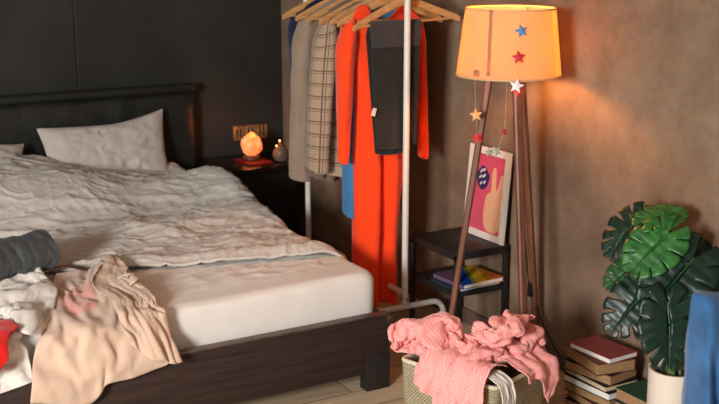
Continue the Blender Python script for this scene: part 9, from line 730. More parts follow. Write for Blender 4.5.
one(MB().grid(npgrid(crinkle(hang_grid, linen_fold))), 'top', 'white_cloth', 'white top hanging over the foot of the bed under the creased white shirt', 'top', solid=.003, sub=1, soff=0)
G = resample([[Tz(-60, 322, .445), Tz(-10, 318, .45), Tz(8, 318, .452), Tz(20, 326, .45)], [Tz(-60, 334, .445), Tz(-10, 330, .45), Tz(2, 330, .455), Tz(9, 332, .45)],
              [at_y(-60, 352, 3.07), at_y(-20, 347, 3.065), at_y(-2, 344, 3.06), at_y(7, 341, 3.065)], [at_y(-60, 385, 3.06), at_y(-22, 380, 3.05), at_y(-2, 372, 3.045), at_y(9, 360, 3.055)]], 24, 24)
for j in range(24):
    for i in range(24): G[j, i] += np.array((0, -.01 * nz(i * .3, j * .1, 4) - .006, .006 * nz(i * .3, j * .3)))
one(MB().grid(npgrid(G)), 'scarf', 'red_cloth', 'bright red garment at the far left edge of the bed foot', 'garment', solid=.004, sub=1, soff=0)
# rolled grey trousers
A0, A1 = Tz(-45, 271, .51), Tz(43, 252, .507); ax = (A1 - A0).normalized(); sd = ax.cross(Vector((0, 0, 1))).normalized(); upq = sd.cross(ax)
G = []
for j in range(46):
    t = j / 45; c = A0.lerp(A1, t); row = []
    for i in range(90):
        q = i / 89; th = q * 2 * math.pi * 2.3 + 2.2; r = .02 + .058 * q
        r *= 1 + .05 * ridge(nz(t * 9 + th, q * 5, t * 14)) + .12 * fbm(math.cos(th) * 1.5 + t * 3, math.sin(th) * 1.5, t * 5 + q, 3)
        row.append(c + sd * math.cos(th) * r * 1.2 + upq * math.sin(th) * r * 1.0 + ax * (.012 * nz(th, q * 4, 2) + .02 * q * (1 if t > .8 else 0)))
    G.append(row)
one(MB().grid(G), 'trousers', 'grey_cloth', 'slate grey trousers rolled up at the left side of the bed', 'trousers', solid=.006, sub=1, soff=0)
b0 = [Tz(50, 270, .45), Tz(62, 266.5, .452), Tz(76, 266.5, .452), Tz(87, 270.5, .45)]
one(MB().tube(b0, .014, 8, True, .35, (0, 0, 1)), 'belt', 'brown_belt', 'narrow brown belt lying between the grey trousers and beige shirt', 'belt', sub=1)

# ------------------------------------------------------------------ nightstand and what stands on it
M['night_black'] = noisy('matte_black_lacquer', srgb(13, 12, 12), srgb(17, 16, 15), 8, .6, .03)
ns = thing('nightstand', 'black nightstand between the headboard and the clothes rack', 'nightstand', (2.24, 5.0, 0))
MB().box((2.03, 4.80, .435), (2.46, 5.19, .46), .004).build('top', noisy('glossy_black_lacquer', srgb(24, 13, 11), srgb(28, 15, 12), 8, .25, .03), ns)
MB().box((2.04, 4.82, .10), (2.45, 5.185, .435), .003).build('body', 'night_black', ns)
dr = MB().box((2.05, 4.808, .28), (2.44, 4.822, .425), .004).build('drawer', 'night_black', ns)
MB().box((2.2, 4.795, .345), (2.29, 4.809, .357), .003).build('handle', 'night_black', dr)
for lx in (2.05, 2.41):
    for ly in (4.84, 5.14): MB().box((lx, ly, 0), (lx + .03, ly + .03, .11), .003).build('leg', 'black_metal', ns)
one(MB().box((2.20, 4.86, .4605), (2.335, 5.03, .472), .002, rz(3)), 'book', cover('painted_red_glow', srgb(150, 24, 20)), 'thin red slab added as the red glow under the salt lamp', 'book')  # red slab added here, its colour stands in for the lamp's red glow
sl = thing('salt_lamp', 'glowing orange salt crystal lamp on the black nightstand', 'lamp', (2.27, 4.97, .4725))
MB().lathe([(.036, 0), (.045, .003), (.045, .016), (.04, .02)], (2.27, 4.97, .4725), 28).build('lamp_base', 'oak_base', sl)
bm = bmesh.new(); bmesh.ops.create_icosphere(bm, subdivisions=4, radius=1)
for v in bm.verts:
    p = v.co.copy(); w = 1 - .3 * max(0, p.z) - .05 * max(0, -p.z)
    k = 1 + .16 * nz(p.x * 1.6 + 3, p.y * 1.6, p.z * 1.6) + .07 * noise.cell(Vector((p.x * 2.6, p.y * 2.6, p.z * 2.6)))
    v.co = Vector((p.x * .056 * w * k, p.y * .054 * w * k, .06 + p.z * .06 * (1 + .1 * nz(p.x * 2, p.y * 2, 3))))
for v in bm.verts: v.co.z = max(v.co.z, .004)
mb = MB(); mb.join(bm, Matrix.Translation((2.27, 4.97, .4895))); mb.build('crystal', 'salt', sl, auto=22)
MB().tube([(2.29, 5.01, .48), (2.34, 5.06, .468), (2.40, 5.12, .47), (2.43, 5.185, .464), (2.445, 5.197, .45), (2.447, 5.197, .3)], .003, 6).build('cord', 'plastic_black', sl)
jar = thing('jar', 'small round brown jar beside the glowing salt lamp', 'jar', (2.40, 4.90, .4605))
MB().lathe([(.016, 0), (.03, .006), (.04, .025), (.042, .04), (.036, .06), (.022, .072), (.02, .078)], (2.40, 4.90, .4605), 30).build('jar_body', noisy('brown_glazed_clay', srgb(92, 70, 54), srgb(130, 104, 82), 40, .45, .3, 90), jar)
MB().lathe([(.024, .078), (.024, .084), (.012, .09), (.008, .1)], (2.40, 4.90, .4605), 24).build('lid', 'oak_base', jar)
for k, (dx, dz) in enumerate(((-.026, .083), (-.008, .107))):
    bm = bmesh.new(); bmesh.ops.create_uvsphere(bm, u_segments=10, v_segments=6, radius=.0045); mb = MB(); mb.join(bm, Matrix.Translation((2.40 + dx, 4.895, .4605 + dz))); mb.build('fairy_light', 'fairy', jar)
so = thing('wall_socket', 'triple wall socket plate on the black wall behind the salt lamp', 'socket', (2.37, YW - .01, .56))
p0, p1 = at_y(231, 124, YW), at_y(268, 143, YW)
x0, x1, z1, z0 = p0.x, p1.x, p0.z - .002, p0.z - .10
MB().box((x0, YW - .01, z0), (x1, YW, z1), .003).build('plate_frame', noisy('dark_bronze_frame', srgb(52, 38, 30), srgb(64, 48, 38), 20, .4), so)
wd = (x1 - x0 - .012) / 3
for k in range(3):
    a = x0 + .006 + k * wd
    ins = MB().box((a + .002, YW - .014, z0 + .012), (a + wd - .002, YW - .009, z1 - .012), .002).build('socket_insert', 'brass', so)
    for q in (.3, .62): MB().box((a + wd * q - .004, YW - .0155, z0 + .028), (a + wd * q + .004, YW - .0138, z1 - .028 + .008 * k)).build('slot', 'plastic_black', ins)

# ------------------------------------------------------------------ clothes rack
RX, RYF, RYB, RZ = 2.214, 3.442, 4.25, 1.385
rack = thing('clothes_rack', 'white metal clothes rack standing beside the bed', 'clothes rack', (RX, 3.9, 0))
for yy in (RYF, RYB):
    MB().tube([(RX, yy, .15), (RX, yy, RZ)], .0125, 16).build('pole', 'white_metal', rack)
    path = []
    for side, reach, r in ((-1, .252, .04), (1, .185, .055)):
        arm = [Vector((RX + side * reach, yy, 0))] + [Vector((RX + side * (reach - r + r * math.cos(a)), yy, .15 - r + r * math.sin(a))) for a in [math.pi / 2 * k / 7 for k in range(8)]]
        path = path + (arm if side < 0 else arm[::-1])
    MB().tube(path, .0115, 14).build('foot_bar', 'white_metal', rack)
    bolt = MB().tube([(RX - .0135, yy - .001, .185), (RX - .010, yy - .001, .185)], .005, 10).tube([(RX, yy - .0142, .185), (RX, yy - .011, .185)], .005, 10); bolt.build('bolt', 'steel', rack)
MB().tube([(RX, RYF, RZ), (RX, RYB, RZ)], .0125, 16).build('top_rail', 'white_metal', rack)
MB().tube([(RX, RYF, .205), (RX, RYB, .205)], .011, 14).build('lower_bar', 'white_metal', rack)
for yy in (RYF, RYB):
    bm = bmesh.new(); bmesh.ops.create_uvsphere(bm, u_segments=14, v_segments=8, radius=.014); mb = MB(); mb.join(bm, Matrix.Translation((RX, yy, RZ + .002))); mb.build('end_cap', 'white_metal', rack)

def hanger(label, y, z, yaw, tilt=0, hw=.232, xc=None, drop=.085):
    xc = RX + .02 if xc is None else xc
    h = thing('clothes_hanger', label, 'hanger', (xc, y, z), 'wooden hangers on the rack')
    R = Matrix.Translation((xc, y, z)) @ Matrix.Rotation(math.radians(yaw), 4, 'Z') @ Matrix.Rotation(math.radians(tilt), 4, 'Y')
    for s in (-1, 1):
        G = []
        for k in range(17):
            t = k / 16; x = s * (.002 + t * hw); zz = drop * (1 - t ** 1.15); hh = .017 * (1 - .25 * t) * (1 if t < .97 else .75); tt = .0065 * (1 - .1 * t); yy2 = -.018 * t * t
            row = [R @ Vector((x, yy2 + tt * math.copysign(abs(math.cos(a)) ** .6, math.cos(a)), zz + hh * math.copysign(abs(math.sin(a)) ** .6, math.sin(a)))) for a in [2 * math.pi * q / 14 for q in range(14)]]
            G.append(row)
        mb = MB().grid(G, wrap=True); mb.b.verts.ensure_lookup_table()
        mb.b.faces.new([mb.b.verts[i] for i in range(14)]); mb.b.faces.new([mb.b.verts[16 * 14 + i] for i in range(14)][::-1])
        mb.build('hanger_arm', 'hanger', h)
    MB().tube([R @ Vector((-hw * .93, -.016, .006)), R @ Vector((hw * .93, -.016, .006))], .005, 10).build('trouser_bar', 'hanger', h)
    hk = [R @ Vector((0, 0, drop))] ; zt = RZ + .0125; ctop = R @ Vector((0, 0, drop + .02)); cx0 = Vector((RX, ctop.y + (0), RZ))
    hk.append(Vector((xc, y, z + drop + .012)))
    for k in range(13):
        a = -math.pi * .5 + math.pi * 1.35 * k / 12; rr = .0165
        hk.append(Vector((RX + rr * math.cos(a) * 1.0, y, RZ + rr * math.sin(a))))
    MB().tube(hk, .0022, 8).build('hook', 'steel', h)
    return h, R

def garment(name, label, y, m, hw, hemz, hemw, th=.035, topz=1.245, xc=None, yaw=0, folds=5, seed=0, dip=.0, sleeves=(), flare=1.2, neck=.06, pleat=None, xoff=0, cat='coat', drop=.075, uvs=(1, 1), hemf=None, group=None, lean=0):
    xc = RX + .02 + xoff if xc is None else xc
    t_ = thing(name, label, cat, (xc, y, hemz), group)
    Rm = Matrix.Translation((xc, y, 0)) @ Matrix.Rotation(math.radians(yaw), 4, 'Z')
    N, Rr = 96, 44; G = []
    for j in range(Rr):
        t = j / (Rr - 1); row = []
        for i in range(N):
            a = 2 * math.pi * i / N; ca, sa = math.cos(a), math.sin(a)
            w = hw + (hemw - hw) * t ** flare
            if t > .04: w -= .012 * math.sin(min(1, t * 2.2) * math.pi)
            x = w * math.copysign(abs(ca) ** .8, ca); ax_ = abs(hw * math.copysign(abs(ca) ** .8, ca))
            zt = topz + drop - drop * max(0, (ax_ - neck) / (hw - neck)) ** 1.2 if ax_ > neck else topz + drop - dip * (1 - (ax_ / neck) ** 2)
            hz = hemz + .008 * math.sin(3 * a + seed) + (hemf(x) if hemf else 0)
            zz = zt + (hz - zt) * t
            d = (.012 + (th - .012) * sm(0, .25, t)) * math.copysign(abs(sa) ** .7, sa)
            fo = sm(.06, .6, t) * (.42 * th * math.sin(folds * x / hemw * 3.0 + seed * 2 + .8 * math.sin(t * 3 + seed)) + .35 * th * nz(x * 26, t * 3, seed))
            yy2 = d + fo + .004 * nz(x * 14, zz * 14, seed)
            if pleat is not None and sa < 0: yy2 += .05 * sm(.1, .35, t) * math.exp(-((x - pleat) / .006) ** 2)
            row.append(Rm @ Vector((x + lean * t, yy2, zz)))
        G.append(row)
    MB().grid(G, wrap=True, uvs=uvs).build('body', m, t_, solid=.004, sub=1, soff=0)
    for s, sz, out, rad, ms, *tp in sleeves:
        G = []; sz0 = topz - .005
        for j in range(34):
            t = j / 33; zz = sz0 + .018 + (sz - sz0 - .018) * t; cxx = s * (hw - rad * .5 + out * t ** .6); r1 = rad * (.9 + .25 * sm(0, .2, t) - .1 * t) * (1 - (tp[0] if tp else 0) * t) * (1 - .35 * max(0, 1 - t * 9)); row = []
            for i in range(36):
                a = 2 * math.pi * i / 36
                k = 1 + .12 * nz(math.cos(a) * 1.4, math.sin(a) * 1.4 + seed, t * 5) + .09 * math.sin(3 * a + seed + t * 3) * sm(0, .4, t)
                row.append(Rm @ Vector((cxx + r1 * .62 * math.cos(a) * k, r1 * math.sin(a) * k * .95 - .012 * t, zz + .01 * math.sin(a) * (1 if j == 33 else 0) + (drop / (hw - neck)) * (-s * math.cos(a)) * r1 * .62 * (1 - sm(0, .3, t)))))
            G.append(row)
        mb = MB().grid(G, wrap=True, uvs=(uvs[0] * .35, uvs[1])); mb.b.verts.ensure_lookup_table(); mb.b.faces.new([mb.b.verts[i] for i in range(36)][::-1]); mb.build('sleeve', ms, t_, solid=.004, sub=1, soff=0)
    return t_

HZ = 1.245
hanger('wooden hanger holding the navy garment, farthest back on the rack', 4.06, HZ, 0)
hanger('wooden hanger under the pale taupe coat', 3.945, HZ, 0)
hanger('wooden hanger under the brown taupe coat', 3.845, HZ, 0)
hanger('wooden hanger under the plaid coat', 3.745, HZ, 0)
hanger('wooden hanger under the blue top, between plaid coat and orange dress', 3.665, HZ, 0)
hanger('wooden hanger under the long orange dress', 3.605, HZ, 0)
hanger('wooden hanger with charcoal trousers over its bar, nearest on the rack', 3.487, 1.247, 2.5, -2.2, .238)
garment('jacket', 'navy garment at the back end of the clothes rack', 4.06, 'navy', .19, .88, .17, .03, seed=1, sleeves=((-1, .93, -.0, .035, 'navy'), (1, .93, .0, .035, 'navy')), cat='jacket')
garment('coat', 'pale taupe coat hanging between the navy garment and brown coat', 3.945, 'taupe', .205, .605, .21, .05, seed=2, sleeves=((-1, .60, .05, .055, 'taupe'), (1, .60, -.03, .05, 'taupe')), folds=4, lean=-.045)
garment('coat', 'brown taupe coat hanging just behind the plaid coat', 3.845, 'taupe_dark', .195, .60, .2, .05, seed=3, sleeves=((-1, .63, .035, .052, 'taupe_dark'), (1, .63, -.03, .05, 'taupe_dark')), folds=4, lean=-.03)
garment('coat', 'beige and brown plaid coat on the clothes rack', 3.745, 'plaid', .215, .645, .20, .05, seed=4, sleeves=((-1, .675, .06, .06, 'plaid'), (1, .67, -.07, .05, 'plaid')), folds=3, lean=-.05, uvs=(1.1, 1.0))
garment('top', 'long-sleeved blue top hanging behind the orange dress', 3.67, 'blue', .15, .74, .10, .03, seed=5, sleeves=((-1, .49, .012, .036, 'blue'), (1, .80, -.03, .03, 'blue')), cat='top', xoff=.002)
garment('dress', 'long orange red dress with long sleeves on the rack', 3.60, 'orange', .176, .13, .088, .05, seed=7, dip=.07, sleeves=((-1, .725, .036, .052, 'orange', .5), (1, .71, .018, .026, 'orange')), folds=2, cat='dress', xoff=-.028, flare=.33, neck=.085, pleat=-.016, lean=-.026)
# trousers folded over the nearest hanger's bar
tr = thing('trousers', 'charcoal trousers folded over the nearest wooden hanger', 'trousers', (2.2, 3.47, .75))
def flap(x0a, x1a, x0b, x1b, zt, zb, y0, y1, seed, mtl, name):
    G = []
    for j in range(30):
        t = j / 29; row = []
        for i in range(28):
            u = i / 27; x = (x0a + (x0b - x0a) * t) * (1 - u) + (x1a + (x1b - x1a) * t) * u
            yy = y0 + (y1 - y0) * sm(0, .12, t) + .006 * math.sin(u * 9 + seed) * t + .004 * nz(u * 4, t * 4, seed)
            row.append((x, yy, zt + (zb - zt) * t - (.012 * math.sin(u * math.pi) if t > .98 and zb < 1 else 0)))
        G.append(row)
    return MB().grid(G).build(name, mtl, tr, solid=.006, sub=1, soff=0)
flap(2.062, 2.29, 2.075, 2.28, 1.262, 1.165, 3.472, 3.458, 1, 'dark_trouser', 'front_fold')
flap(2.065, 2.29, 2.10, 2.27, 1.255, .79, 3.474, 3.466, 2, 'dark_trouser_back', 'trouser_leg')
flap(2.065, 2.29, 2.11, 2.275, 1.262, .76, 3.472, 3.50, 3, 'dark_trouser_back', 'trouser_leg')
MB().box((2.068, 3.448, .915), (2.084, 3.452, .945), .001, Matrix.Rotation(.3, 3, 'Y')).build('care_tag', 'white_cloth', tr)

# ------------------------------------------------------------------ side table with frame and books
tb = thing('side_table', 'small black metal side table against the brown wall', 'side table', (2.43, 3.37, 0))
X0, X1, Y0, Y1, ZT = 2.30, 2.548, 3.222, 3.54, .408
MB().box((X0, Y0, ZT - .012), (X1, Y1, ZT), .002).build('table_top', 'black_metal', tb)
MB().box((X0, Y0, ZT - .03), (X1, Y0 + .016, ZT - .011), .002).box((X0, Y1 - .016, ZT - .03), (X1, Y1, ZT - .011), .002).box((X0, Y0, ZT - .03), (X0 + .016, Y1, ZT - .011), .002).box((X1 - .016, Y0, ZT - .03), (X1, Y1, ZT - .011), .002).build('apron', 'black_metal', tb)
for lx in (X0, X1 - .018):
    for ly in (Y0, Y1 - .018): MB().box((lx, ly, 0), (lx + .018, ly + .018, ZT - .011), .002).build('leg', 'black_metal', tb)
MB().box((X0 + .002, Y0 + .002, .232), (X1 - .002, Y1 - .002, .25), .002).build('lower_shelf', 'black_metal', tb)

def book(label, c, zb, th, cov, pages='paper', yaw=0, spine='x', group=None, name='book', cm=None):
    cx0, cy0, w, d = c
    r = rz(yaw); Rm = Matrix.Translation((cx0, cy0, zb)) @ r.to_4x4()
    o = thing(name, label, 'book', (cx0, cy0, zb), group)
    t = .0022
    def bx(lo, hi, bev=.0006):
        bm = bmesh.new(); bmesh.ops.create_cube(bm, size=1)
        for v in bm.verts: v.co = Vector([(lo[k] + hi[k]) / 2 + v.co[k] * (hi[k] - lo[k]) for k in range(3)])
        return bm
    mb = MB(); mb.join(bx((-w / 2, -d / 2, 0), (w / 2, d / 2, t)), Rm); mb.join(bx((-w / 2, -d / 2, th - t), (w / 2, d / 2, th)), Rm)
    if spine == 'left': mb.join(bx((-w / 2, -d / 2, 0), (-w / 2 + t, d / 2, th)), Rm)
    elif spine == 'x': mb.join(bx((w / 2 - t, -d / 2, 0), (w / 2, d / 2, th)), Rm)
    else: mb.join(bx((-w / 2, d / 2 - t, 0), (w / 2, d / 2, th)), Rm)
    mb.build('cover', cov, o, smooth=False)
    mb = MB(); k = .003; mb.join(bx((-w / 2 + k, -d / 2 + k, t), (w / 2 - (t if spine == 'x' else k), d / 2 - (k if spine == 'x' else t), th - t)), Rm); mb.build('page_block', pages, o, smooth=False)
    return o
book('dark teal book under the rainbow-covered book on the side table shelf', (2.415, 3.315, .215, .165), .2505, .020, cover('teal_cover', srgb(24, 52, 62)), 'paper_white', 2, 'left')
m, n, l, b = mat('rainbow_cover', (1, 1, 1), .45)
tc = n.new('ShaderNodeTexCoord'); sp = n.new('ShaderNodeSeparateXYZ'); l.new(tc.outputs['Object'], sp.inputs[0])
e1 = n.new('ShaderNodeMath'); e1.operation = 'MULTIPLY_ADD'; l.new(sp.outputs[1], e1.inputs[0]); e1.inputs[1].default_value = -1.0; e1.inputs[2].default_value = 3.42
e2 = n.new('ShaderNodeMath'); e2.operation = 'MULTIPLY_ADD'; l.new(sp.outputs[0], e2.inputs[0]); e2.inputs[1].default_value = 2.2; e2.inputs[2].default_value = -2.31 * 2.2
e3 = n.new('ShaderNodeMath'); l.new(e1.outputs[0], e3.inputs[0]); l.new(e2.outputs[0], e3.inputs[1])
e4 = n.new('ShaderNodeMath'); e4.operation = 'MULTIPLY'; l.new(e3.outputs[0], e4.inputs[0]); e4.inputs[1].default_value = 1.55
cr = ramp(n, l, e4.outputs[0], [(0, srgb(110, 84, 112)), (.36, srgb(20, 66, 180)), (.52, srgb(120, 150, 50)), (.58, srgb(240, 188, 30)), (.74, srgb(214, 138, 40)), (.86, srgb(232, 110, 40))])
[x for x in n if x.bl_idname == 'ShaderNodeValToRGB'][0].color_ramp.interpolation = 'CONSTANT'; l.new(cr, b.inputs['Base Color']); M['rainbow'] = m
book('rainbow-covered white-paged book, topmost on the side table shelf', (2.412, 3.295, .20, .185), .271, .018, M['rainbow'], 'paper_white', 3, 'left')

# framed print leaning on the wall
fr = thing('framed_print', 'white-framed pink print of a two-finger hand on the black table', 'picture', (2.53, 3.35, ZT))
BL, BR = at_x(465, 228.5, 2.523), at_x(507, 241, 2.523); TLf, TRf = at_x(470, 143, 2.552), at_x(515, 154, 2.552)
ya, yb = 3.478, 3.222; zb_, zt_ = ZT + .0015, .766; lx0, lx1 = 2.523, 2.552
def fp(u, v, d=0):   # u 0..1 along the frame (left to right), v 0..1 up, d out of the picture
    s = Vector((lx1 - lx0, 0, zt_ - zb_)).normalized(); nn = Vector((-s.z, 0, s.x))
    return Vector((lx0 + (lx1 - lx0) * v, ya + (yb - ya) * u, zb_ + (zt_ - zb_) * v)) + nn * d
def fquad(mb, u0, u1, v0, v1, d0, d1): 
    mb.prism([fp(u0, v0, d0), fp(u1, v0, d0), fp(u1, v1, d0), fp(u0, v1, d0)], fp(u0, v0, d1) - fp(u0, v0, d0))
mb = MB(); w_ = .10; h_ = .075
for q in ((0, 1, 0, h_), (0, 1, 1 - h_, 1), (0, w_, h_, 1 - h_), (1 - w_, 1, h_, 1 - h_)): fquad(mb, *q, 0, .012)
mb.build('frame', noisy('cream_frame_paint', srgb(226, 214, 200), srgb(236, 226, 214), 8, .45, .05), fr, smooth=False)
mb = MB(); fquad(mb, 0, 1, 0, 1, -.006, 0); mb.build('backing_board', 'black_metal', fr, smooth=False)
mb = MB(); fquad(mb, w_, 1 - w_, h_, 1 - h_, 0, .004); mb.build('print_ground', noisy('pink_print_paper', srgb(208, 78, 104), srgb(214, 86, 110), 6, .6, 0), fr, smooth=False)
def blob(pts, d0, d1, name, m, par=fr):
    mb = MB(); mb.prism([fp(u, v, d0) for u, v in pts], fp(0, 0, d1) - fp(0, 0, d0)); return mb.build(name, m, par, smooth=False)
def rnd(pts, it=2):
    for _ in range(it):
        o = []
        for i in range(len(pts)):
            a, b2 = pts[i], pts[(i + 1) % len(pts)]; o += [(a[0] * .75 + b2[0] * .25, a[1] * .75 + b2[1] * .25), (a[0] * .25 + b2[0] * .75, a[1] * .25 + b2[1] * .75)]
        pts = o
    return pts
hand = [(.50, .085), (.44, .24), (.46, .42), (.50, .50), (.60, .52), (.585, .64), (.58, .75), (.62, .80), (.675, .79), (.69, .68), (.70, .55), (.735, .55), (.77, .64), (.80, .73), (.845, .75), (.875, .71), (.86, .60), (.845, .50), (.87, .40), (.875, .26), (.84, .085)]
blob(rnd(hand), .004, .0052, 'hand_figure', noisy('peach_print_ink', srgb(226, 170, 128), srgb(232, 178, 138), 8, .6, 0))
nb = blob([(.36 + .155 * math.cos(a) * (1 + .07 * math.sin(5 * a)), .655 + .125 * math.sin(a) * (1 + .07 * math.cos(4 * a))) for a in [2 * math.pi * k / 36 for k in range(36)]], .004, .0052, 'round_badge', noisy('navy_print_ink', srgb(40, 40, 84), srgb(48, 48, 96), 8, .6, 0))
for pts in ([(.29, .72), (.34, .76), (.345, .735), (.30, .695)], [(.36, .75), (.40, .77), (.41, .745), (.37, .725)], [(.27, .655), (.33, .69), (.335, .67), (.28, .635)], [(.35, .675), (.42, .71), (.43, .685), (.36, .65)], [(.30, .585), (.35, .62), (.355, .60), (.31, .565)], [(.38, .61), (.43, .64), (.44, .615), (.39, .585)]):
    blob(pts, .0052, .006, 'lettering', noisy('pale_print_ink', srgb(222, 214, 220), srgb(230, 224, 228), 8, .6, 0), nb)

# ------------------------------------------------------------------ tripod floor lamp
LX, LY = 2.318, 2.965
lamp = thing('floor_lamp', 'tripod floor lamp with lit linen shade and wooden legs', 'lamp', (LX, LY, 0))
feet = [(LX - .15, LY + .145), (LX - .048, LY - .215), (LX + .220, LY + .045)]
for k, (fx, fy) in enumerate(feet):
    dx, dy = fx - LX, fy - LY; rr = math.hypot(dx, dy); ux, uy = dx / rr, dy / rr
    top = Vector((LX + ux * .064, LY + uy * .064, 1.10)); bot = Vector((fx, fy, 0)); ang = math.atan2(uy, ux)
    G = []
    for j in range(9):
        t = j / 8; c = top.lerp(bot, t); w, d = .015 - .003 * t, .0125 - .002 * t
        row = []
        for cx_, cy_ in ((-1, -.6), (-.6, -1), (.6, -1), (1, -.6), (1, .6), (.6, 1), (-.6, 1), (-1, .6)):
            a = Vector((ux, uy, 0)); bb = Vector((-uy, ux, 0)); row.append(c + a * cx_ * d + bb * cy_ * w)
        G.append(row)
    mb = MB().grid(G, wrap=True); mb.b.verts.ensure_lookup_table(); mb.b.faces.new([mb.b.verts[i] for i in range(8)]); mb.b.faces.new([mb.b.verts[64 + i] for i in range(8)][::-1]); mb.build('leg', 'walnut', lamp)
MB().lathe([(.03, 1.085), (.07, 1.09), (.07, 1.108), (.03, 1.116), (.012, 1.12), (.012, 1.124), (.02, 1.127), (.02, 1.152), (.014, 1.156)], (LX, LY, 0), 28).build('hub', 'black_metal', lamp)
ZB, ZTp, RB, RTp = 1.102, 1.330, .178, .152
prof = [(RB + (RTp - RB) * k / 12, ZB + (ZTp - ZB) * k / 12) for k in range(13)]
shd = MB().lathe(prof + [(r - .0015, z) for r, z in prof[::-1]], (LX, LY, 0), 72, True).build('lamp_shade', 'shade', lamp)
rimm = noisy('shade_trim_tape', srgb(196, 160, 116), srgb(206, 172, 128), 10, .8, .1)
MB().lathe([(RTp + .0015, ZTp - .006), (RTp + .0015, ZTp), (RTp - .003, ZTp), (RTp - .003, ZTp - .006)], (LX, LY, 0), 72, True).build('top_trim', rimm, shd)
MB().lathe([(RB + .0015, ZB), (RB + .0015, ZB + .006), (RB - .003, ZB + .006), (RB - .003, ZB)], (LX, LY, 0), 72, True).build('bottom_trim', rimm, shd)
sp_ = MB()
for k in range(3):
    a = 2 * math.pi * k / 3 + .5; sp_.tube([(LX + .018 * math.cos(a), LY + .018 * math.sin(a), 1.145), (LX + RTp * .98 * math.cos(a), LY + RTp * .98 * math.sin(a), ZTp - .006)], .0018, 6)
sp_.build('shade_spider', 'steel', lamp)
bm = bmesh.new(); bmesh.ops.create_uvsphere(bm, u_segments=20, v_segments=12, radius=.021); mb = MB(); mb.join(bm, Matrix.Translation((LX, LY, 1.178))); mb.build('bulb', 'bulb', lamp)
def on_shade(u, v, off=.004):     # point on the near side of the shade under a sight line
    d = ray(u, v).normalized(); o = EYE - Vector((LX, LY, 0)); best = None
    for k in range(4000):
        p = EYE + d * (3.0 + k * .0004); r = RB + (RTp - RB) * (p.z - ZB) / (ZTp - ZB)
        if math.hypot(p.x - LX, p.y - LY) <= r: best = p; break
    if best is None: best = at_d(u, v, 3.5)
    return best - d * off
# seam down the shade
MB().grid([[on_shade(491.5 - 3.4 * t + s * 1.6, 10 + 66 * t, .002) for s in (-1, 0, 1)] for t in [k / 14 for k in range(15)]]).build('seam', 'shade_seam', shd, solid=.0008)
MB().grid([[on_shade(474 + 5.5 * s, 70 + 6 * t, .002) for s in (0, .5, 1)] for t in (0, .5, 1)]).build('fabric_tag', 'shade_seam', shd, solid=.0008)
# cord down a leg to a switch and across to the wall
c0 = [Vector((LX + .03, LY - .01, 1.09)), Vector((LX + .06, LY + .02, .9)), Vector((LX + .11, LY + .03, .6)), Vector((LX + .165, LY + .05, .30)), at_x(540, 318, 2.51), at_x(553, 345, 2.53), at_x(566, 366, 2.545), at_z(582, 392, .006), at_z(600, 425, .006)]
MB().tube(c0, .0028, 8).build('cord', 'plastic_black', lamp)
MB().box(Vector((LX + .165, LY + .04, .30)) - Vector((.01, .01, .028)), Vector((LX + .165, LY + .04, .30)) + Vector((.01, .01, .028)), .005).build('switch', 'plastic_black', lamp)
# star garlands
def star(c, r, nrm, m, parent, rot=0, th=.004):
    nrm = nrm.normalized(); a = Vector((0, 0, 1)); a = (a - nrm * a.dot(nrm)).normalized(); b2 = nrm.cross(a); mb = MB(); pf = []; 
    ring = []
    for k in range(10):
        q = math.pi / 5 * k + rot; rr = r if k % 2 == 0 else r * .45; ring.append(c + a * math.cos(q) * rr + b2 * math.sin(q) * rr)
    R_ = [mb.b.verts.new(p) for p in ring]; f0 = mb.b.verts.new(c + nrm * th); f1 = mb.b.verts.new(c - nrm * th)
    for k in range(10): mb.b.faces.new((R_[k], R_[(k + 1) % 10], f0)); mb.b.faces.new((R_[(k + 1) % 10], R_[k], f1))
    return mb.build('star', m, parent, smooth=False)
tow = -FW
p1, p2, p3 = on_shade(521.5, 31, .012), on_shade(518.5, 57.5, .012), on_shade(516.5, 86, .012)
p3 = at_d(516.5, 86, (p2 - EYE).dot(FW)); 
ga = thing('star_garland', 'string of blue, red and white stars down the lampshade front', 'garland', on_shade(520, 10, .004), 'star garlands on the floor lamp')
p4 = at_d(518, 91, (p3 - EYE).dot(FW) + .02)
MB().tube([on_shade(520, 9, .003), p1 + FW * .006, p2 + FW * .006, p3 + FW * .008, p4 + FW * .01], .0006, 5).build('string', 'string', ga)
lab(star(p1, .024, tow, 'blue_star', ga, .25), 'blue star'); lab(star(p2, .025, tow, 'red_star', ga, .1), 'red star'); lab(star(p3, .026, tow, 'white_star', ga, -.2), 'white star'); lab(star(p4, .02, tow, 'red_star', ga, .5), 'red star')
dL = (Vector((LX, LY, 1.1)) - EYE).dot(FW) - .02
gb = thing('star_garland', 'string of a gold star above a red star left of the lamp legs', 'garland', at_d(474, 76, dL), 'star garlands on the floor lamp')
q1, q2 = at_d(476, 115, dL), at_d(477.5, 138, dL)
MB().tube([at_d(474.5, 74, dL), q1, q2], .0005, 5).build('string', 'string', gb)
lab(star(q1, .024, tow, 'gold_star', gb, .1), 'gold star'); lab(star(q2, .023, tow, 'red_star', gb, .3), 'red star')
gc = thing('star_garland', 'string of a small red star and two silver stars between the lamp legs', 'garland', at_d(507, 84, dL + .02), 'star garlands on the floor lamp')
r1, r2, r3 = at_d(504.5, 132, dL + .02), at_d(496, 151.5, dL - .02), at_d(489, 152, dL - .01)
MB().tube([at_d(507, 82, dL + .02), r1, r2, r3], .0006, 5).build('string', 'string', gc)
lab(star(r1, .017, (tow + RT * .9), 'red_star', gc, .2), 'red star'); lab(star(r2, .022, tow, 'silver_star', gc, .5), 'silver star'); lab(star(r3, .019, tow + RT * .4, 'silver_star', gc, .1), 'silver star')

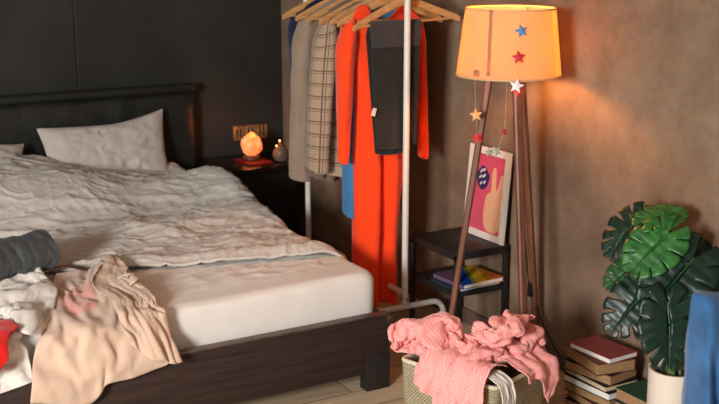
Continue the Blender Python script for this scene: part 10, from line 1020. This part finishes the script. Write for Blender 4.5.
# ------------------------------------------------------------------ laundry basket
bc = Vector((1.882, 2.534, 0)); d1, d2 = Vector((.949, .316, 0)), Vector((-.316, .949, 0)); hx, hy = .1385, .178
bk = thing('laundry_basket', 'square woven cream laundry basket full of pink clothes', 'basket', bc)
def ring(a, b2, z, rc=.02, k=5):
    o = []
    for sx_, sy_, st in ((1, 1, 0), (-1, 1, 1), (-1, -1, 2), (1, -1, 3)):
        for i in range(k):
            th = math.pi / 2 * (st + i / (k - 1)); o.append(bc + d1 * (sx_ * (a - rc) + rc * math.cos(th)) + d2 * (sy_ * (b2 - rc) + rc * math.sin(th)) + Vector((0, 0, z)))
    q = []
    for i in range(len(o)):
        a_, b_ = o[i], o[(i + 1) % len(o)]; kk = 12 if (b_ - a_).length > .05 else 1
        q += [a_.lerp(b_, s / kk) for s in range(kk)]
    return q
per = 2 * (2 * hx + 2 * hy)
G = [ring(hx - .01 + .01 * k / 14, hy - .01 + .01 * k / 14, .003 + .297 * k / 14) for k in range(15)]
MB().grid(G, wrap=True, uvs=(per, .3)).build('basket_wall', 'rope', bk, solid=.009, soff=-1)
mb = MB(); mb.b.faces.new([mb.b.verts.new(p) for p in ring(hx - .012, hy - .012, .002)]); mb.build('basket_bottom', 'rope', bk, solid=.006, soff=1)
rp = ring(hx - .003, hy - .003, .302); MB().tube(rp + [rp[0], rp[1]], .0065, 8).build('rim', noisy('rope_rim', srgb(206, 194, 164), srgb(220, 210, 182), 60, .9, .5, 160), bk)
pile_q = cloth_grid('pile', 1, 3); pc_ = np.array((bc.x, bc.y, .30)); pile_q = pc_ + (pile_q - pile_q.reshape(-1, 3).mean(0) * np.array((1, 1, 0)) - np.array((0, 0, .30))) * np.array((1.16, 1.16, 1.0)) + np.array((RT.x * .014, RT.y * .014, 0))
def pile_fn(x, y, z): return .003 * ridge(nz(x * 30, y * 30, z * 30)) + .0016 * nz(x * 75, y * 75, z * 75)
one(MB().grid(npgrid(crinkle(pile_q, pile_fn)), uvs=(1, 1)), 'dress', 'pink', 'crumpled pink checked dress heaped in the laundry basket', 'dress', solid=.003, soff=0)
drs = [o for o in COL.objects if o.get('label', '').startswith('crumpled pink')][0]
G = []
for j in range(40):
    t = j / 39; row = []
    for i in range(72):
        u = i / 71; b_ = -hy * .86 + (hy * 1.32) * u + .02 * (u - .5) * t; wv = math.sin(u * 30 + 2 * nz(u * 5, t * 2, 3) + t) * .55 + nz(u * 14, t * 4, 8)
        if t < .4: k = t / .4; a_ = -hx + .085 * (1 - k) - .004; z_ = .335 + .022 * math.sin(k * math.pi * .8) + .008 * wv
        else: k = (t - .4) / .6; a_ = -hx - .018 - .016 * sm(0, .4, k) - .012 * (wv + .3) * (.4 + k); z_ = .333 - (.10 + .06 * math.sin(u * 3.4 + .5)) * k + .006 * nz(u * 20, 5)
        row.append(bc + d1 * a_ + d2 * b_ + Vector((0, 0, z_ + .004 * nz(u * 30, t * 12, 5))))
    G.append(row)
mb = MB().grid(npgrid(crinkle(np.array([[tuple(p) for p in row] for row in G]), lambda x, y, z: .006 * ridge(nz(x * 16, y * 16, z * 9)) + .003 * ridge(nz(x * 40, y * 40, z * 26)))), uvs=(.6, .35)); sk = mb.build('skirt', 'pink', None, solid=.003, soff=0); sk.parent = drs
G = []
for j in range(36):
    t = j / 35; row = []
    for i in range(40):
        u = i / 39; a_ = -.035 + .185 * u; wv = nz(u * 7, t * 3, 21) + .5 * math.sin(u * 14 + t * 2)
        if t < .5: k = t / .5; b_ = -hy + .17 * (1 - k) - .004; z_ = .318 + .035 * (1 - k) + .016 * math.sin(k * math.pi * .9) + .010 * wv
        else: k = (t - .5) / .5; b_ = -hy - .016 - .012 * sm(0, .4, k) - .010 * (wv + .4); z_ = .322 - (.03 + .10 * max(0, 1 - abs(u - .72) / .4)) * k
        row.append(tuple(bc + d1 * (a_ - .02 * t * (u - .7)) + d2 * b_ + Vector((0, 0, z_))))
    G.append(row)
mb = MB().grid(npgrid(crinkle(np.array(G), lambda x, y, z: .004 * ridge(nz(x * 22, y * 22, z * 12)) + .002 * nz(x * 50, y * 50, z * 50))), uvs=(.5, .35)); sk = mb.build('skirt', 'pink', None, solid=.003, soff=0); sk.parent = drs

# ------------------------------------------------------------------ books on the floor
def stack(items, z=0.0):
    for label, c, th, cov, pg, yaw in items:
        book(label, c, z + .0004, th - .0006, cover('cover', cov), pg, yaw, group=None); z += th
bx_, by_ = 2.432, 2.556
stack([('black-covered book at the very bottom of the tall stack by the plant', (bx_ + .012, by_, .150, .21), .034, srgb(40, 26, 22), 'paper_tan', 8),
       ('dark brown book second from the bottom of the tall stack', (bx_ + .004, by_ - .004, .150, .20), .030, srgb(62, 40, 30), 'paper_tan', -6),
       ('brown-edged thick book third from the bottom of the tall stack', (bx_ + .006, by_ + .004, .150, .205), .032, srgb(80, 48, 34), 'paper_tan', 5),
       ('black book with white pages in the middle of the tall stack', (bx_ - .002, by_ - .002, .148, .21), .026, srgb(22, 20, 22), 'paper_white', 3),
       ('slim dark book with pale pages above the middle of the tall stack', (bx_ - .004, by_, .140, .20), .020, srgb(34, 32, 34), 'paper', -1),
       ('tan-paged book third from the top of the tall stack', (bx_ - .006, by_ + .004, .138, .195), .036, srgb(30, 24, 24), 'paper_tan', 9),
       ('thick tan-paged book just under the red book', (bx_ - .01, by_ + .006, .145, .20), .040, srgb(90, 48, 44), 'paper_tan', -9),
       ('red-covered book topmost on the tall stack by the wall', (bx_ - .006, by_ - .004, .128, .185), .020, srgb(150, 62, 62), 'paper_white', 3)])
gx, gy = 2.44, 2.352
stack([('dark book at the bottom of the short stack beside the white pot', (gx, gy, .13, .165), .040, srgb(40, 30, 26), 'paper_tan', 1),
       ('brown book second from the bottom of the short stack', (gx + .003, gy + .003, .13, .16), .035, srgb(70, 46, 32), 'paper_tan', -4),
       ('dark tan-paged book just under the green book', (gx, gy - .002, .13, .165), .030, srgb(36, 30, 26), 'paper_tan', 3),
       ('tan-paged green book topmost on the short stack by the pot', (gx + .002, gy, .128, .165), .042, srgb(20, 78, 58), 'paper_tan', 0)])

# ------------------------------------------------------------------ monstera in a white pot
pc = at_z(667, 466, 0)
plant = thing('potted_monstera', 'monstera plant with split leaves in a tall white pot', 'potted plant', pc)
rim_ray = ray(667, 367); zpt = EYE.z + rim_ray.z * math.hypot(pc.x, pc.y) / math.hypot(rim_ray.x, rim_ray.y)
MB().lathe([(.064, 0), (.068, .004), (.0735, zpt - .006), (.0745, zpt), (.068, zpt), (.066, zpt - .03)], pc, 44).build('pot', 'pot', plant)
MB().lathe([(.001, zpt - .024), (.03, zpt - .02), (.0645, zpt - .028)], pc, 30).build('soil', 'soil', plant)
def leaf(base, tip, wid, nrm, m, droop=.25, split=.5, seed=0, lobes=7):
    base, tip = Vector(base), Vector(tip); L = (tip - base).length; e1 = (tip - base).normalized(); nrm = Vector(nrm); nrm = (nrm - e1 * nrm.dot(e1)).normalized(); e2 = nrm.cross(e1)
    mb = MB(); cache = {}
    def pos(s, t):           # s along the midrib, t across
        r2 = math.hypot((s - .35), t)
        z = -droop * L * (s * s * .6 + .9 * t * t) + .05 * L * abs(t) ** .8 + .035 * L * nz(s * 4, t * 4, seed) + .008 * L * math.cos(s * 40)
        return base + e1 * s * L + e2 * t * L + nrm * z
    for side in (1, -1):
        for i in range(lobes):
            b0, b1 = i / lobes, (i + 1) / lobes; gap = split * (.5 + .5 * math.sin(i * 2.1 + seed + side)) if 0 < i else split * .4
            PG = []
            for q in range(9):
                qq = q / 8; row = []
                for p in range(7):
                    pp = p / 6; k = sm(.38, .75, qq) * .26 * split
                    ppp = .5 + (pp - .5) * (1 - k); b_ = b0 + (b1 - b0) * ppp
                    ang = math.radians(150 * (1 - b_) ** 1.5 + 14 - 10 * b_); ln = (wid / L / 2) * (1.06 * math.sin(math.pi * min(1, b_ * .74 + .26)) ** .55 + .02) * (1 - .05 * (2 * pp - 1) ** 2 * sm(.5, 1, qq))
                    if b_ > .9: ln *= .75
                    mid = .04 + .82 * b_ if b_ > .12 else .04 + .82 * b_
                    s_ = mid + math.cos(ang) * ln * qq * 1.0; t_ = side * math.sin(ang) * ln * qq
                    row.append(pos(s_, t_))
                PG.append(row)
            mb.grid(PG)
    bmesh.ops.remove_doubles(mb.b, verts=mb.b.verts[:], dist=.0008)
    lf = mb.build('leaf', m, plant, solid=.0012, soff=0)
    MB().tube([pos(s, 0) + nrm * .0012 for s in [k / 10 * .92 for k in range(11)]], [.0017 * (1 - .07 * k) for k in range(11)], 6).build('midrib', 'rib', lf)
    return lf
sc_ = Vector((pc.x, pc.y, zpt - .02))
D0 = (pc - EYE).dot(FW) - .03
tn = -FW
LV = [  # base px, tip px, depth offsets, width, normal, material
    ((669, 233), (628, 271), -.06, -.09, .155, tn * .8 + UPW * .6 - RT * .1, 'leaf_bright', .25, .35, 1),
    ((648, 222), (687, 204), -.02, .02, .12, UPW * 1.0 + tn * .35, 'leaf_bright', .2, .4, 2),
    ((664, 224), (634, 209), .03, .06, .11, UPW * .7 + tn * .6, 'leaf_mid', .25, .4, 3),
    ((640, 216), (604, 256), .05, .03, .135, tn * .7 - RT * .5 + UPW * .3, 'leaf_dark', .35, .9, 4),
    ((640, 262), (602, 287), .03, .02, .10, tn * .7 + UPW * .7, 'leaf_mid', .3, .4, 5),
    ((694, 258), (648, 312), -.08, -.12, .20, tn * .8 + UPW * .55 + RT * .1, 'leaf_dark', .25, .25, 6),
    ((680, 244), (707, 262), .03, .04, .11, tn * .5 + UPW * .8 + RT * .3, 'leaf_dark', .3, .6, 7),
    ((650, 286), (606, 334), -.05, -.06, .155, tn * .9 + UPW * .3 - RT * .3, 'leaf_dark', .3, .95, 8),
    ((668, 302), (672, 374), -.12, -.15, .17, tn * .95 + UPW * .25, 'leaf_dark', .25, .85, 9),
    ((700, 268), (716, 330), -.02, -.02, .15, tn * .8 + RT * .4 + UPW * .3, 'leaf_dark', .3, .4, 10),
    ((676, 290), (640, 345), -.02, -.02, .15, tn * .9 + UPW * .3, 'leaf_dark', .3, .6, 11),
    ((655, 250), (618, 230), .05, .05, .13, tn * .6 + UPW * .5 - RT * .4, 'leaf_dark', .3, .7, 12),
    ((690, 255), (700, 290), .06, .06, .16, tn * .9 + UPW * .3, 'leaf_dark', .3, .4, 13),
]
for bp, tp, da, db, wid, nm, mm, dr_, spl, sd_ in LV:
    A, B = at_d(*bp, D0 + da), at_d(*tp, D0 + db); leaf(A, B, wid, nm, mm, dr_, spl, sd_)
    j = Vector((.02 * math.cos(sd_ * 2), .02 * math.sin(sd_ * 2), 0)); mid = (sc_ + j).lerp(A, .55) + Vector((0, 0, .03)) + FW * .02
    MB().tube([sc_ + j, (sc_ + j).lerp(mid, .6) + Vector((0, 0, .012)), mid, mid.lerp(A, .6) + Vector((0, 0, .008)), A], [.0045, .004, .0036, .003, .0024], 7).build('leaf_stalk', 'stem', plant)

# ------------------------------------------------------------------ chair with a denim jacket (near, right)
ch0 = at_d(696, 297, 2.3); cd = RT.copy(); cf = FH.copy()
chair = thing('chair', 'dark wooden chair under the blue denim jacket', 'chair', (ch0.x + cd.x * .2 + cf.x * .2, ch0.y + cd.y * .2 + cf.y * .2, 0))
ztop = .80
def cpt(a, f, z): return Vector((ch0.x, ch0.y, 0)) + cd * a - cf * f + Vector((0, 0, z))
for a in (.045, .365):
    MB().tube([cpt(a, .02, 0), cpt(a, .0, .45), cpt(a, -.02 + .02, ztop)], [.015, .017, .013], 10).build('leg', 'wenge', chair)
    MB().tube([cpt(a, .40, 0), cpt(a, .385, .44)], [.014, .017], 10).build('leg', 'wenge', chair)
MB().tube([cpt(.02, 0, ztop - .02), cpt(.39, 0, ztop - .02)], .018, 10, True, 1.4, (0, 0, 1)).build('backrest', 'wenge', chair)
mb = MB(); mb.prism([cpt(0, -.01, .435), cpt(.4, -.01, .435), cpt(.4, .41, .435), cpt(0, .41, .435)], (0, 0, .025)); mb.build('seat', 'wenge', chair)
G = []
prof_ = [(.044, .34)] + [(.040, .34 + .46 * k / 16) for k in range(1, 16)] + [(.026 * math.cos(a), .80 + .028 * math.sin(a)) for a in [math.pi * k / 8 for k in range(9)]] + [(-.034, .80 - .44 * k / 14) for k in range(1, 15)]
for i in range(60):
    u = i / 59; row = []
    for k, (f_, z_) in enumerate(prof_):
        drop_ = sm(.80, .45, z_) if z_ < .8 else 0
        amp = .012 + .03 * (1 - sm(.45, .82, z_))
        w = .9 * amp * (1.1 + math.sin(u * 46 + 5 * nz(z_ * 4, 1) + 7 * z_) + 1.1 * nz(u * 14 + z_ * 5, z_ * 5, 3) + .8 * ridge(nz(u * 9 + z_ * 7, z_ * 9, 4))); sgn = 1 if f_ > 0 else -1
        a_ = -.010 + .42 * u + .012 * nz(z_ * 5, 2) * (1 if u < .1 else .3) + .006 * (1 - sm(.5, .8, z_))
        row.append(cpt(a_, (f_ + sgn * (abs(w) * .8 + .004)) * (sm(0, .05, u) * sm(1, .95, u) if 0 < u < 1 else 0), z_ + .012 * nz(u * 6, z_ * 2, 5)))
    G.append(row)
one(MB().grid(G), 'jacket', 'denim', 'blue denim jacket draped over a chair at the right edge', 'jacket', solid=.004, sub=1, soff=0)

# white cloth over the near rim of the basket
G = []
for j in range(26):
    t = j / 25; row = []
    for i in range(20):
        u = i / 19 - .5; q = bc + d1 * (-hx + .028 + u * .062 * (1 + .15 * t)) + d2 * (-.0)
        if t < .35: f_ = -hy + .07 * (1 - t / .35); z_ = .322 + .012 * math.sin(t / .35 * math.pi)
        else: f_ = -hy - .014 - .012 * sm(.35, .6, t); z_ = .318 - .20 * (t - .35)
        row.append(q + d2 * (f_ - .008 * nz(u * 14, t * 3, 2)) + Vector((0, 0, z_ + .006 * nz(u * 12, t * 8, 7))))
    G.append(row)
one(MB().grid(G), 'cloth', 'white_cloth', 'small white cloth hanging over the near rim of the laundry basket', 'cloth', solid=.003, sub=1, soff=0)

# ------------------------------------------------------------------ light
def area(name, loc, target, sx_, sy_, power, col):
    L_ = bpy.data.lights.new(name, 'AREA'); L_.shape = 'RECTANGLE'; L_.size = sx_; L_.size_y = sy_; L_.energy = power; L_.color = col
    o = bpy.data.objects.new(name, L_); COL.objects.link(o); o.location = loc; d = Vector(target) - Vector(loc); o.rotation_euler = d.to_track_quat('-Z', 'Y').to_euler(); return o
def point(name, loc, power, col, r=.03):
    L_ = bpy.data.lights.new(name, 'POINT'); L_.energy = power; L_.color = col; L_.shadow_soft_size = r; o = bpy.data.objects.new(name, L_); COL.objects.link(o); o.location = loc; return o
area('window_daylight', (-2.3, .1, 1.65), (1.5, 3.3, .4), 0.9, 0.9, 252, (1, .975, .94))
area('weak_front_fill', (.9, -2.0, 1.6), (1.7, 3.0, .3), 1.2, 1.2, 9, (1, .975, .94))  # weak fill light added behind the camera, no window is known there
point('floor_lamp_bulb_light', (LX, LY, 1.18), 25, (1, .35, .08), .034)
point('salt_lamp_light', (2.27, 4.935, .63), .6, (1, .24, .05), .03)
w = bpy.data.worlds.new('room_air'); S.world = w; w.use_nodes = True
w.node_tree.nodes['Background'].inputs[0].default_value = (1, .94, .88, 1); w.node_tree.nodes['Background'].inputs[1].default_value = .075

S.view_settings.view_transform = 'Standard'; S.view_settings.look = 'None'; S.view_settings.gamma = 1; S.view_settings.exposure = 0
for o in list(bpy.data.objects):
    for k in ('_o', '_loc'):
        if k in o: del o[k]
